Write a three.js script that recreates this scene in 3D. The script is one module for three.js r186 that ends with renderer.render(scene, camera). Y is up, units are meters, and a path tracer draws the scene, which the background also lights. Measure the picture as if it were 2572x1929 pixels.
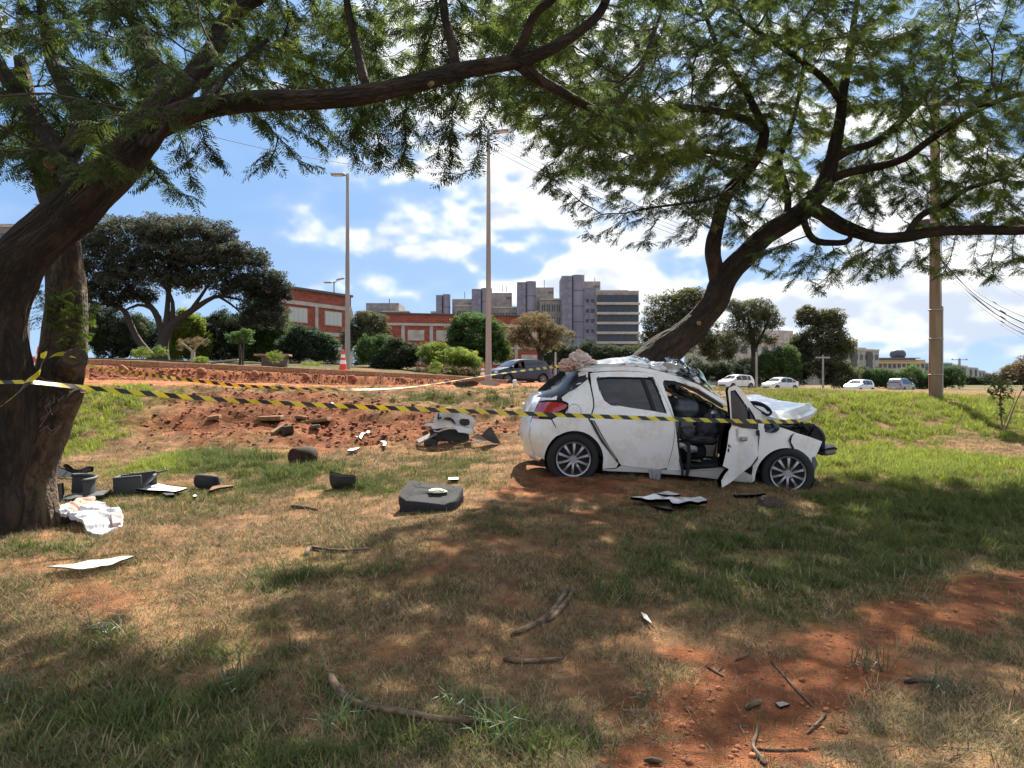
import * as THREE from 'three';
import { mergeGeometries, mergeVertices, toCreasedNormals } from 'three/addons/utils/BufferGeometryUtils.js';
import { RoundedBoxGeometry } from 'three/addons/geometries/RoundedBoxGeometry.js';
import { MarchingCubes } from 'three/addons/objects/MarchingCubes.js';

// ------------------------------------------------------------------ camera, sky, sun, exposure
const scene = new THREE.Scene();
const EY = 1.22;                                     // eye height over the soil under the wreck
const camera = new THREE.PerspectiveCamera(54, 4 / 3, 0.1, 3000);
camera.position.set(0, EY, 0);
camera.lookAt(0, EY, -10);
const renderer = new THREE.WebGLRenderer({ antialias: true });
renderer.shadowMap.enabled = true;
renderer.toneMapping = THREE.LinearToneMapping;
renderer.toneMappingExposure = 2.95;

const SUN_AZ = 9 * Math.PI / 180, SUN_EL = 40 * Math.PI / 180;
const SUN = new THREE.Vector3(Math.sin(SUN_AZ) * Math.cos(SUN_EL), Math.sin(SUN_EL), -Math.cos(SUN_AZ) * Math.cos(SUN_EL));
const sun = new THREE.DirectionalLight(new THREE.Color().setRGB(1, 0.93, 0.8), 5);
sun.position.copy(SUN).multiplyScalar(60);
sun.castShadow = true;
sun.shadow.mapSize.set(4096, 4096);
Object.assign(sun.shadow.camera, { left: -40, right: 40, top: 40, bottom: -40, near: 1, far: 160 });
sun.shadow.camera.updateProjectionMatrix();
scene.add(sun, sun.target);
sun.target.position.set(0, 0, -10);

// ------------------------------------------------------------------ numbers and noise
function rng(a) { return () => { a = (a + 0x6d2b79f5) | 0; let t = Math.imul(a ^ (a >>> 15), 1 | a); t = (t + Math.imul(t ^ (t >>> 7), 61 | t)) ^ t; return ((t ^ (t >>> 14)) >>> 0) / 4294967296; }; }
const R0 = rng(20240611);
const clamp = (x, a = 0, b = 1) => Math.min(b, Math.max(a, x)), lerp = (a, b, t) => a + (b - a) * t;
const sstep = (a, b, x) => { const t = clamp((x - a) / (b - a)); return t * t * (3 - 2 * t); };
const hash3 = (x, y, z) => { let h = Math.imul(x, 374761393) ^ Math.imul(y, 668265263) ^ Math.imul(z, 2147483647 - 1274126177); h = Math.imul(h ^ (h >>> 13), 1274126177); return ((h ^ (h >>> 16)) >>> 0) / 4294967296; };
function vn(x, y, z = 0, per = 0) {                  // value noise 0..1, periodic in x and y when per is given
  const xi = Math.floor(x), yi = Math.floor(y), zi = Math.floor(z), xf = x - xi, yf = y - yi, zf = z - zi;
  const u = xf * xf * xf * (xf * (xf * 6 - 15) + 10), v = yf * yf * yf * (yf * (yf * 6 - 15) + 10), w = zf * zf * zf * (zf * (zf * 6 - 15) + 10);
  const m = per ? (n) => ((n % per) + per) % per : (n) => n;
  const h = (a, b, c) => hash3(m(xi + a), m(yi + b), zi + c);
  return lerp(lerp(lerp(h(0, 0, 0), h(1, 0, 0), u), lerp(h(0, 1, 0), h(1, 1, 0), u), v), lerp(lerp(h(0, 0, 1), h(1, 0, 1), u), lerp(h(0, 1, 1), h(1, 1, 1), u), v), w);
}
function fbm(x, y, z = 0, oct = 4, per = 0) { let s = 0, a = 0.5, n = 0; for (let i = 0; i < oct; i++) { s += a * vn(x, y, z + i * 17.3, per); n += a; x *= 2; y *= 2; z *= 2; per *= 2; a *= 0.5; } return s / n; }
function curve(keys) {                               // monotone-ish cubic through [x, y] keys
  const n = keys.length, m = [];
  for (let i = 0; i < n; i++) {
    const a = keys[Math.max(0, i - 1)], b = keys[i], c = keys[Math.min(n - 1, i + 1)];
    const s0 = i ? (b[1] - a[1]) / (b[0] - a[0]) : 0, s1 = i < n - 1 ? (c[1] - b[1]) / (c[0] - b[0]) : 0;
    m.push(s0 * s1 <= 0 ? 0 : 2 * s0 * s1 / (s0 + s1));
  }
  return (x) => {
    if (x <= keys[0][0]) return keys[0][1];
    if (x >= keys[n - 1][0]) return keys[n - 1][1];
    let i = 0; while (x > keys[i + 1][0]) i++;
    const [x0, y0] = keys[i], [x1, y1] = keys[i + 1], h = x1 - x0, t = (x - x0) / h, t2 = t * t, t3 = t2 * t;
    return (2 * t3 - 3 * t2 + 1) * y0 + (t3 - 2 * t2 + t) * h * m[i] + (3 * t2 - 2 * t3) * y1 + (t3 - t2) * h * m[i + 1];
  };
}

// ------------------------------------------------------------------ the sky: clear air, a hazy horizon and fair-weather clouds
const SKY = 0.42;
const sky = (() => {
  const W = 2048, H = 1024, d = new Float32Array(W * H * 4);
  const patches = [   // where cumulus stands: azimuth from straight ahead, elevation, half sizes (degrees), strength
    [9.5, 9.2, 5.2, 4.6, 0.34], [2, 7.4, 6, 1.5, 0.3], [-8.4, 10.8, 5.5, 2.3, 0.33], [-3.5, 15.5, 5.5, 3.2, 0.25], [2, 12, 5, 2.6, 0.16], [6.5, 18, 6, 4, 0.3], [-14, 20.5, 3, 1.4, 0.2], [-8.5, 19.5, 3.5, 2, 0.2],
    [-13, 8.2, 3.6, 0.8, 0.25], [-20.5, 10.2, 2.4, 1.3, 0.25], [1, 26, 9, 5, 0.42], [-9, 25, 7, 4, 0.24], [14, 17, 8, 6, 0.3], [24, 14, 7, 5, 0.26], [31, 8.6, 5, 3.6, 0.36], [24, 4.8, 7, 2.2, 0.3], [34, 4, 7, 2.4, 0.32], [36, 12, 8, 5, 0.25], [14, 4.5, 7, 2, 0.26],
    [-33, 24, 4, 3, 0.15], [-5, 3.2, 9, 1.2, 0.16],
  ];
  for (let r = 0; r < H; r++) {
    const el = ((r + 0.5) / H - 0.5) * Math.PI, y = Math.sin(el), ce = Math.cos(el);
    for (let c = 0; c < W; c++) {
      const ph = ((c + 0.5) / W - 0.5) * 2 * Math.PI, x = ce * Math.cos(ph), z = ce * Math.sin(ph), i = (r * W + c) * 4;
      const up = Math.max(0, y), cosS = x * SUN.x + y * SUN.y + z * SUN.z;
      const hz = Math.exp(-up * 5.5);                                  // pale air towards the horizon
      let cr = lerp(0.14, 0.45, hz), cg = lerp(0.325, 0.64, hz), cb = lerp(0.68, 0.88, hz);
      const glow = 0.5 * Math.pow(Math.max(0, cosS), 24) + 0.16 * Math.pow(Math.max(0, cosS), 5);
      cr += glow * 1.0; cg += glow * 0.98; cb += glow * 0.92;
      if (y > 0.004) {
        const az = Math.atan2(x, -z) * 180 / Math.PI, elD = el * 180 / Math.PI;
        let cover = 0.02 + 0.33 * sstep(50, 85, Math.abs(az)) + 0.22 * sstep(30, 55, elD);  // thicker unseen cloud off to the sides and behind, added to brighten the wreck
        for (const [a, e, sa, se, k] of patches) { const q = ((az - a) / sa) ** 2 + ((elD - e) / se) ** 2; if (q < 6) cover += k * Math.exp(-q * 0.8); }
        const s = 1 / (y + 0.22), px = x * s, pz = z * s;
        const vx = az * 0.26, vy = elD * 0.46;                           // lumps seen from the side low down
        const big = fbm(px * 3.1 + 7, pz * 3.1 - 3, y * 6, 3), n = fbm(vx, vy, big * 2.2 + 3, 6) * 0.72 + big * 0.28;
        const dens = n + cover * 0.8 - 0.66;
        const a = Math.max(sstep(0.0, 0.17, dens), 0.08 * sstep(-0.16, 0.06, dens));
        if (a > 0) {
          const n2 = fbm(vx + 0.18, vy + 0.55, big * 2.2 + 3, 6) * 0.72 + big * 0.28;            // thickness towards the light
          const lit = clamp(0.74 + (n - n2) * 4.2 - 0.5 * sstep(0.12, 0.45, dens), 0.25, 1);
          const k = 1.0 + 0.2 * Math.pow(Math.max(0, cosS), 6);
          const wr = lerp(0.46, 1.0, lit) * k, wg = lerp(0.53, 1.0, lit) * k, wb = lerp(0.66, 1.0, lit) * k;
          const f = a * (1 - 0.45 * Math.exp(-up * 14));
          cr = lerp(cr, wr, f); cg = lerp(cg, wg, f); cb = lerp(cb, wb, f);
        }
      } else { cr = 0.3; cg = 0.25; cb = 0.19; }
      d[i] = cr * SKY; d[i + 1] = cg * SKY; d[i + 2] = cb * SKY; d[i + 3] = 1;
    }
  }
  const t = new THREE.DataTexture(d, W, H, THREE.RGBAFormat, THREE.FloatType);
  t.mapping = THREE.EquirectangularReflectionMapping; t.magFilter = THREE.LinearFilter; t.needsUpdate = true;
  return t;
})();
scene.background = sky;
scene.environment = sky;

// ------------------------------------------------------------------ names, labels, geometry helpers
const taken = new Map();
function numbered(name) { const n = taken.get(name) ?? 0; taken.set(name, n + 1); return n ? name + '_' + String(n).padStart(3, '0') : name; }
function tag(o, label, category, group) { o.userData.label = label; o.userData.category = category; if (group) o.userData.group = group; return o; }
function mesh(name, g, m, parent = scene) {
  const o = new THREE.Mesh(g, m); o.name = parent === scene ? numbered(name) : name; o.castShadow = o.receiveShadow = true; parent.add(o); return o;
}
function thing(name, label, category, pos = [0, 0, 0], turn = 0, group) {
  const o = new THREE.Group(); o.name = numbered(name); o.position.set(...pos); o.rotation.y = turn; scene.add(o); return tag(o, label, category, group);
}
const V = (x, y, z) => new THREE.Vector3(x, y, z);
const FOC = 384 / Math.tan(27 * Math.PI / 180);
const P = (px, py, d) => V((px - 512) / FOC * d, EY - (py - 384) / FOC * d, -d);        // a bearing read off the photograph at a distance
const rgb = (r, g, b) => new THREE.Color().setRGB(r, g, b);
const std = (c, rough = 0.8, more = {}) => new THREE.MeshStandardMaterial({ color: Array.isArray(c) ? rgb(...c) : c, roughness: rough, side: THREE.DoubleSide, ...more });
const phys = (c, rough = 0.8, more = {}) => new THREE.MeshPhysicalMaterial({ color: Array.isArray(c) ? rgb(...c) : c, roughness: rough, side: THREE.DoubleSide, ...more });
class Acc {                                          // collects triangles
  constructor() { this.p = []; this.i = []; this.u = []; this.c = []; }
  v(x, y, z, u = 0, w = 0, c) { this.p.push(x, y, z); this.u.push(u, w); if (c) this.c.push(c[0], c[1], c[2]); return this.p.length / 3 - 1; }
  t(a, b, c) { this.i.push(a, b, c); }
  q(a, b, c, d) { this.i.push(a, b, c, a, c, d); }
  grid(nu, nv, f, closeU = false) {                  // f(i, j) -> [x, y, z, u, v]
    const b = this.p.length / 3, w = nu + 1;
    for (let j = 0; j <= nv; j++) for (let i = 0; i <= nu; i++) { const r = f(i / nu, j / nv, i, j); this.v(r[0], r[1], r[2], r[3] ?? i / nu, r[4] ?? j / nv, r[5]); }
    for (let j = 0; j < nv; j++) for (let i = 0; i < nu; i++) this.q(b + j * w + i, b + j * w + i + 1, b + (j + 1) * w + i + 1, b + (j + 1) * w + i);
    return this;
  }
  add(g, m) { const q = m ? g.clone().applyMatrix4(m) : g, b = this.p.length / 3, a = q.attributes.position.array; for (let k = 0; k < a.length; k++) this.p.push(a[k]); const u = q.attributes.uv?.array; for (let k = 0; k < a.length / 3; k++) this.u.push(u ? u[2 * k] : 0, u ? u[2 * k + 1] : 0); if (q.index) for (const k of q.index.array) this.i.push(b + k); else for (let k = 0; k < a.length / 3; k++) this.i.push(b + k); return this; }
  geo(normals = true, crease = 0) {
    let g = new THREE.BufferGeometry();
    g.setAttribute('position', new THREE.Float32BufferAttribute(this.p, 3)); g.setAttribute('uv', new THREE.Float32BufferAttribute(this.u, 2));
    if (this.c.length) g.setAttribute('color', new THREE.Float32BufferAttribute(this.c, 3));
    g.setIndex(this.i);
    if (crease) g = toCreasedNormals(g, crease); else if (normals) g.computeVertexNormals();
    return g;
  }
}
const M4 = (x, y, z, rx = 0, ry = 0, rz = 0, s = 1) => new THREE.Matrix4().compose(V(x, y, z), new THREE.Quaternion().setFromEuler(new THREE.Euler(rx, ry, rz, 'YXZ')), Array.isArray(s) ? V(...s) : V(s, s, s));
function sweep(acc, pts, radii, sides = 8, wob = 0, seed = 0, vScale = 1) {   // a tapered, knobbly limb; uv in metres
  const n = pts.length, T = pts.map((p, i) => pts[Math.min(n - 1, i + 1)].clone().sub(pts[Math.max(0, i - 1)]).normalize());
  let N = V(0.31, 0.1, 0.94).cross(T[0]).normalize(), len = 0;
  const b = acc.p.length / 3;
  for (let i = 0; i < n; i++) {
    N.sub(T[i].clone().multiplyScalar(N.dot(T[i]))).normalize(); const B = T[i].clone().cross(N); if (i) len += pts[i].distanceTo(pts[i - 1]);
    for (let k = 0; k <= sides; k++) {
      const a = k / sides * 2 * Math.PI, cx = Math.cos(a), sy = Math.sin(a);
      let r = radii[i];
      if (wob) { r *= 1 + wob * (fbm(cx * 1.3 + seed, sy * 1.3, len / (radii[i] * 5 + 0.15) * 1.2 + seed, 3) - 0.5) * 2; if (sides > 30) r += (Math.abs(fbm(cx * 3.2 + seed, sy * 3.2, len * 1.6, 3) - 0.5) * 2 - 0.3) * Math.min(0.05, r * 0.2); }
      acc.v(pts[i].x + (N.x * cx + B.x * sy) * r, pts[i].y + (N.y * cx + B.y * sy) * r, pts[i].z + (N.z * cx + B.z * sy) * r, k / sides * Math.max(0.25, Math.round(radii[0] * 6.28 * 2) / 2), len * vScale);
    }
    if (i) for (let k = 0; k < sides; k++) acc.q(b + (i - 1) * (sides + 1) + k, b + (i - 1) * (sides + 1) + k + 1, b + i * (sides + 1) + k + 1, b + i * (sides + 1) + k);
  }
  const e0 = acc.v(pts[0].x, pts[0].y, pts[0].z, 0, 0); for (let k = 0; k < sides; k++) acc.t(b + k + 1, b + k, e0);
  const e = acc.v(pts[n - 1].x, pts[n - 1].y, pts[n - 1].z, 0, len);
  for (let k = 0; k < sides; k++) acc.t(b + (n - 1) * (sides + 1) + k, b + (n - 1) * (sides + 1) + k + 1, e);
  return acc;
}
function smoothLine(pts, radii, step = 0.12) {       // resamples a control line
  const c = new THREE.CatmullRomCurve3(pts, false, 'centripetal'), L = c.getLength(), n = Math.max(2, Math.ceil(L / step)), out = [], r = [];
  for (let i = 0; i <= n; i++) { const t = i / n, k = Math.min(pts.length - 2, Math.floor(t * (pts.length - 1))), f = t * (pts.length - 1) - k; out.push(c.getPoint(t)); r.push(lerp(radii[k], radii[k + 1], f)); }
  return [out, r];
}
function texture(n, fn, srgb = true) {               // fn(u, v) -> [r, g, b] 0..1
  const d = new Uint8Array(n * n * 4);
  for (let y = 0; y < n; y++) for (let x = 0; x < n; x++) { const c = fn(x / n, y / n), i = (y * n + x) * 4; for (let k = 0; k < 3; k++) d[i + k] = clamp(c[k]) * 255; d[i + 3] = 255; }
  const t = new THREE.DataTexture(d, n, n); t.wrapS = t.wrapT = THREE.RepeatWrapping; t.magFilter = THREE.LinearFilter; t.minFilter = THREE.LinearMipmapLinearFilter; t.generateMipmaps = true;
  if (srgb) t.colorSpace = THREE.SRGBColorSpace; t.needsUpdate = true; return t;
}
const rep = (t, x, y = x) => { const c = t.clone(); c.repeat.set(x, y); c.needsUpdate = true; return c; };
const grain = texture(512, (u, v) => { const g = 0.62 + 0.5 * (fbm(u * 16, v * 16, 1, 5, 16) - 0.5) + 0.35 * (vn(u * 128, v * 128, 4, 128) - 0.5); return [g, g, g]; });
const dirtTex = texture(512, (u, v) => { const a = fbm(u * 8, v * 8, 2, 6, 8), b = fbm(u * 24, v * 24, 9, 4, 24), k = clamp(0.86 + (a - 0.5) * 0.6 + (b - 0.5) * 0.35); return [k, k * 0.985, k * 0.96]; });

// ------------------------------------------------------------------ lie of the land
const kerbD = (p) => 1 / Math.max(0.0115, 0.03846 - (p - 88) * 3.683e-5);
const kerbY = curve([[-200, 2.2], [88, 2.08], [259, 1.95], [381, 1.79], [452, 1.66], [483, 1.55], [530, 1.33], [600, 1.12], [700, 0.8], [800, 0.6], [1100, 0.45]]);
const col = (k, base) => curve(k.map((v, i) => [base[i], v]));
const PX = [-300, 0, 150, 300, 430, 520, 600, 700, 790, 860, 935, 1024, 1300];
const Y6 = col([-0.1, -0.1, -0.1, -0.1, -0.08, -0.08, -0.08, -0.12, -0.16, -0.2, -0.22, -0.24, -0.3], PX);
const Y9 = col([0, 0, 0.0, 0.03, 0.06, 0.1, 0.1, 0.03, -0.05, -0.08, -0.1, -0.12, -0.15], PX);
const DB = col([12.6, 12.6, 12.7, 12.6, 12.2, 12.0, 12.2, 13.0, 14.3, 15, 15.2, 15.2, 15.2], PX);
const YB = col([0.16, 0.16, 0.16, 0.17, 0.18, 0.22, 0.2, 0.1, 0.02, -0.02, -0.05, -0.06, -0.1], PX);
const DC = col([16.4, 16.4, 16.5, 16.8, 17, 17.2, 18, 18.5, 19, 19.8, 20.6, 20.6, 20.6], PX);
const YC = col([1.08, 1.08, 1.08, 1.07, 1.06, 1.06, 1.02, 1.0, 0.98, 0.9, 0.8, 0.72, 0.6], PX);
const profiles = new Map();
function profile(p) {
  const k = Math.round(p * 2);
  if (!profiles.has(k)) {
    const q = k / 2, dk = kerbD(q), yk = kerbY(q), cut = 1 - sstep(470, 560, q), dc = DC(q), yc = YC(q);
    profiles.set(k, curve([[0, -0.36], [3, -0.33], [6.7, Y6(q)], [9.1, Y9(q)], [DB(q) - 1.1, YB(q) - 0.04], [DB(q), YB(q)], [dc, yc], [dc + 0.9, yc + 0.05], [Math.max(dc + 2, dk - 0.85), lerp(yk, Math.max(yc + 0.1, yk - 0.66), cut) - 0.02], [dk - 0.42, yk - lerp(0.03, 0.27, cut)], [dk - 0.05, yk - lerp(0.03, 0.22, cut)], [dk + 0.25, yk - 0.06], [dk + 2, yk - 0.04], [dk + 26, yk + 0.9 * (1 - sstep(420, 640, q))], [dk + 90, lerp(yk, 1.6, 0.4) + 1.4 * (1 - sstep(420, 640, q))], [500, lerp(yk, 1.0, 0.6) + 2 * (1 - sstep(420, 640, q))]]));
  }
  return profiles.get(k);
}
function bankAt(p, d) { return sstep(DB(p) - 0.6, DB(p) + 0.5, d) * (1 - sstep(DC(p) - 0.1, DC(p) + 0.9, d)); }
function H(x, z) {
  const r = Math.hypot(x, z), th = Math.abs(Math.atan2(x, -z)), lim = Math.atan(1.6);
  const d = th < lim ? -z : r * Math.cos(lim), p = clamp(512 + FOC * (d > 0.01 ? (th < lim ? x / d : Math.sign(x) * 1.6) : 0), -700, 1720);
  let y = profile(p)(d);
  y = lerp(y, -0.36, sstep(lim, lim + 0.9, th));
  const bank = bankAt(p, d), red = 1 - sstep(520, 640, p);
  y += (fbm(x * 0.5, z * 0.5, 3, 3) - 0.5) * 0.14 + (fbm(x * 2.1, z * 2.1, 8, 3) - 0.5) * lerp(0.035, 0.2, bank * lerp(0.35, 1, red));
  if (bank > 0.01 && red > 0.01) { const c = Math.abs(fbm(x * 3.6, z * 3.6, 21, 3) - 0.5) * 2; y += (0.16 - c * 0.34) * 0.42 * bank * red; }
  if (d > 5.2 && d < 24) y -= 0.0;
  return y;
}
function G(px, py) {                                 // where that bearing meets the ground
  let d = 2; for (; d < 300; d *= 1.004) { const p = P(px, py, d); if (p.y <= H(p.x, p.z)) break; }
  const p = P(px, py, d); p.y = H(p.x, p.z); return p;
}
// ------------------------------------------------------------------ what grows where: patches of bare red soil, green grass, dry straw
const SPOTS = { bare: [], green: [], dry: [] };
function spot(kind, px, py, rx, ry, k = 1) {
  const c = G(px, py), f = G(px, Math.max(388, py - ry)), n = G(px, Math.min(767, py + ry));
  SPOTS[kind].push([c.x, c.z, rx * -c.z / FOC, Math.max(0.15, (n.z - f.z) / 2), k]);
}
for (const a of [[1045, 582, 60, 18, 1.2], [985, 596, 55, 17, 1.2], [920, 618, 60, 19, 1.2], [850, 650, 75, 24, 1.3], [770, 685, 80, 30, 1.4], [715, 730, 80, 32, 1.4], [830, 690, 50, 22, 0.9], [640, 762, 60, 14, 0.9], [780, 760, 60, 16, 1.1], [700, 655, 40, 10, 0.6],
  [545, 470, 50, 20, 0.9], [600, 486, 70, 14, 0.9], [520, 500, 40, 16, 0.5], [450, 545, 80, 14, 0.35], [430, 500, 20, 5, 0.6], [585, 555, 50, 10, 0.5], [120, 600, 90, 16, 0.5], [40, 620, 60, 16, 0.5], [300, 548, 60, 10, 0.3], [520, 610, 30, 8, 0.5], [430, 573, 20, 6, 0.6], [540, 655, 50, 14, 0.3],
  [310, 425, 75, 24, 1], [240, 415, 80, 18, 1.2], [370, 440, 60, 14, 1.1], [500, 430, 40, 16, 0.9], [430, 425, 44, 13, 1.1], [180, 425, 50, 14, 0.8], [300, 400, 90, 8, 0.8], [260, 447, 60, 6, 0.5]]) spot('bare', ...a);
for (const a of [[200, 455, 36, 8], [240, 462, 34, 8], [170, 466, 36, 9, 0.7], [100, 400, 40, 12, 1.7], [95, 420, 40, 16, 1.7], [135, 428, 44, 11, 1.4], [74, 450, 30, 16, 1.4], [130, 392, 44, 6, 1.6], [372, 400, 26, 7, 1.6], [378, 414, 26, 8, 1.4], [428, 400, 20, 7, 1.6], [490, 402, 34, 9, 1.3], [330, 398, 18, 4, 0.9], [210, 402, 20, 6, 0.9], [510, 415, 28, 7, 0.7], [465, 415, 20, 5, 0.5],
  [280, 478, 60, 10, 0.6], [350, 492, 40, 8, 0.6], [300, 470, 40, 8, 0.5], [460, 462, 50, 8, 0.5], [60, 548, 70, 10, 0.6], [290, 580, 50, 12, 0.6], [20, 590, 40, 10, 0.8], [130, 640, 40, 10, 0.5], [240, 650, 60, 12, 0.6], [230, 690, 90, 16, 0.8], [120, 720, 90, 22, 0.7], [340, 740, 100, 22, 0.9], [240, 760, 90, 16, 0.7], [480, 720, 90, 20, 0.5], [560, 750, 50, 14, 0.8], [590, 590, 50, 14, 0.45],
  [690, 560, 70, 14, 0.7], [760, 580, 80, 18, 0.75], [680, 600, 60, 14, 0.6], [760, 545, 80, 14, 0.75], [840, 560, 90, 18, 0.9], [920, 540, 90, 20, 1], [990, 550, 60, 16, 1], [880, 510, 90, 16, 0.9], [980, 510, 80, 16, 1], [800, 620, 80, 12, 0.4], [620, 575, 60, 12, 0.4],
  [900, 470, 110, 26, 1], [1000, 470, 80, 26, 1], [860, 430, 60, 20, 1], [940, 420, 90, 16, 1], [1020, 420, 60, 16, 1], [820, 405, 40, 8, 1], [880, 402, 50, 6, 1], [960, 402, 60, 5, 1]]) spot('green', ...a);
for (const a of [[850, 418, 28, 8, 0.9], [840, 462, 40, 6, 0.6], [880, 488, 60, 7, 0.5], [420, 392, 60, 4, 0.6], [540, 400, 40, 8, 0.6], [150, 445, 50, 8, 0.6], [200, 435, 40, 8, 0.5], [300, 520, 140, 16, 0.7], [180, 540, 90, 14, 0.6], [430, 620, 90, 20, 0.5], [940, 735, 70, 34, 1.2], [1010, 690, 60, 30, 1.1], [880, 755, 40, 18, 0.9], [560, 640, 80, 20, 0.6]]) spot('dry', ...a);
function field(kind, x, z) { let s = 0; for (const [a, b, rx, rz, k] of SPOTS[kind]) { const q = ((x - a) / rx) ** 2 + ((z - b) / rz) ** 2; if (q < 5) s += k * Math.exp(-q * 0.9); } return s; }
function cover(x, z) {
  const n1 = fbm(x * 1.3, z * 1.3, 31, 4), n2 = fbm(x * 4.3 + 5, z * 4.3, 37, 3), n3 = fbm(x * 0.45, z * 0.45, 40, 3);
  const bare = clamp(field('bare', x, z) * (0.62 + n1 * 0.65) - field('dry', x, z) * 0.5 + (n2 - 0.58) * 1.5 + (n1 - 0.6) * 0.8);
  let green = field('green', x, z) * clamp((n2 - 0.3) * 3.4, 0.1, 1.25) + (n3 - 0.52) * 1.1 + (n1 - 0.5) * 0.5 - field('dry', x, z) * 0.7;
  green = clamp(green + 0.2 + (n2 - 0.5) * 0.5);
  return [clamp(bare), green * (1 - 0.8 * clamp(bare)), n2];
}
const place = (x, z) => { const d = Math.max(0.5, -z); return [clamp(512 + FOC * x / d, -700, 1720), d]; };
{
  const acc = new Acc(), rows = [], ths = [];
  for (let r = 0.4; r < 520;) { rows.push(r); r += r < 2.2 ? 0.3 : r < 9 ? r * 0.0085 : r < 22 ? 0.07 : r < 44 ? 0.14 : r * 0.05; }
  for (let t = -1.62; t <= 1.6201; t += 0.0058) ths.push(t);
  const around = [];                                    // angles: dense ahead, coarse behind
  for (const t of ths) if (Math.abs(t) < 0.86) around.push(Math.atan(t));
  const a0 = around[0], a1 = around[around.length - 1];
  for (let k = 1; k <= 60; k++) around.push(a1 + (2 * Math.PI + a0 - a1) * k / 60);
  const red = [0.31, 0.118, 0.06], straw = [0.32, 0.185, 0.1], grs = [0.085, 0.115, 0.03], road = [0.46, 0.19, 0.092], duff = [0.17, 0.105, 0.06];
  const n = around.length;
  for (const r of rows) for (let k = 0; k < n; k++) {
    const a = around[k], f = Math.abs(a) < Math.atan(0.87), rr = f ? r / Math.cos(a) : r / Math.cos(Math.atan(0.86)), x = Math.sin(a) * rr, z = -Math.cos(a) * rr;
    const [p, d] = place(x, z);
    let c;
    if (f && d < 60) {
      const [b, g, n2] = cover(x, z), bank = bankAt(p, d), left = 1 - sstep(500, 600, p), strip = sstep(DC(p), DC(p) + 1, d) * (1 - sstep(kerbD(p) - 0.4, kerbD(p), d)), cutf = sstep(kerbD(p) - 1.3, kerbD(p) - 0.9, d) * (1 - sstep(kerbD(p) - 0.2, kerbD(p), d));
      const m = fbm(x * 0.9, z * 0.9, 51, 4), m2 = fbm(x * 7, z * 7, 53, 3);
      c = straw.map((v, i) => lerp(lerp(v, duff[i], clamp(m2 * 1.6 - 0.5)), red[i] * lerp(0.75, 1.15, m) * (1 - 0.22 * bank * left), clamp(b * 1.25 + (m - 0.55) * 0.6)));
      c = c.map((v, i) => lerp(v, grs[i], clamp(g * 0.85)));
      const s = strip * (p < 560 ? 1 : 1 - sstep(640, 760, p));
      if (s > 0) { const k2 = fbm(x * 2.2, z * 0.8, 61, 4); c = c.map((v, i) => lerp(v, lerp(road[i], red[i] * 0.75, Math.max(clamp(k2 * 1.6 - 0.55) * 0.7, cutf * (0.35 + 0.65 * k2))), s)); }
      if (d > kerbD(p)) c = [0.09, 0.1, 0.045].map((v, i) => lerp(v, [0.3, 0.15, 0.085][i], clamp(m * 2 - 0.8)));
      if (p > 640 && d > 24 && d < 60) c = c.map((v, i) => lerp(v, [0.3, 0.15, 0.09][i], clamp(m * 2 - 0.55)));
    } else { const m = fbm(x * 0.05, z * 0.05, 71, 4); c = [0.12, 0.12, 0.055].map((v, i) => lerp(v, [0.26, 0.16, 0.09][i], clamp(m * 2.4 - 0.9))); if (d < 60 && p > 560) c = c.map((v, i) => lerp(v, straw[i], 0.5)); }
    acc.v(x, H(x, z), z, x * 0.55, z * 0.55, c);
  }
  for (let j = 0; j < rows.length - 1; j++) for (let k = 0; k < n - 1; k++) acc.q(j * n + k, j * n + k + 1, (j + 1) * n + k + 1, (j + 1) * n + k);
  const cIdx = acc.v(0, -0.36, 0, 0, 0, straw); for (let k = 0; k < n - 1; k++) acc.t(cIdx, k + 1, k);
  const g = acc.geo();
  if (g.attributes.normal.getY(10) < 0) { const ix = g.index.array; for (let k = 0; k < ix.length; k += 3) { const t = ix[k]; ix[k] = ix[k + 1]; ix[k + 1] = t; } g.computeVertexNormals(); }
  const m = phys([1, 1, 1], 0.95, { specularIntensity: 0.15, vertexColors: true, map: dirtTex, bumpMap: rep(grain, 2.2), bumpScale: 0.02 });
  const o = mesh('ground', g, m); o.userData.kind = 'structure';
}

// ------------------------------------------------------------------ grass: blades in tufts, thick where the cover says so
function tuft(r, blades, len, wid, lean, spread, bend = 0.5) {
  const acc = new Acc();
  for (let b = 0; b < blades; b++) {
    const a = r() * 6.283, l = len * (0.45 + r() * 0.8), w = wid * (0.7 + r() * 0.6), ox = (r() - 0.5) * spread, oz = (r() - 0.5) * spread, le = lean * (0.3 + r()), cx = Math.cos(a), cz = Math.sin(a);
    const ang = [Math.min(1.5, le), Math.min(1.75, le + bend * r())], p = [[ox, -0.006, oz]];
    for (let s = 0; s < 2; s++) { const q = p[s]; p.push([q[0] + cx * Math.sin(ang[s]) * l / 2, q[1] + Math.cos(ang[s]) * l / 2, q[2] + cz * Math.sin(ang[s]) * l / 2]); }
    const i0 = acc.v(p[0][0] - cz * w / 2, p[0][1], p[0][2] + cx * w / 2), i1 = acc.v(p[0][0] + cz * w / 2, p[0][1], p[0][2] - cx * w / 2), i2 = acc.v(p[1][0] - cz * w * 0.45, p[1][1], p[1][2] + cx * w * 0.45), i3 = acc.v(p[1][0] + cz * w * 0.45, p[1][1], p[1][2] - cx * w * 0.45), i4 = acc.v(...p[2]);
    acc.q(i0, i1, i3, i2); acc.t(i2, i3, i4);
  }
  return acc.geo();
}
const leafMat = (t = 0.35) => phys([1, 1, 1], 0.9, { transmission: t, thickness: 0, specularIntensity: 0.25 });
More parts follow.
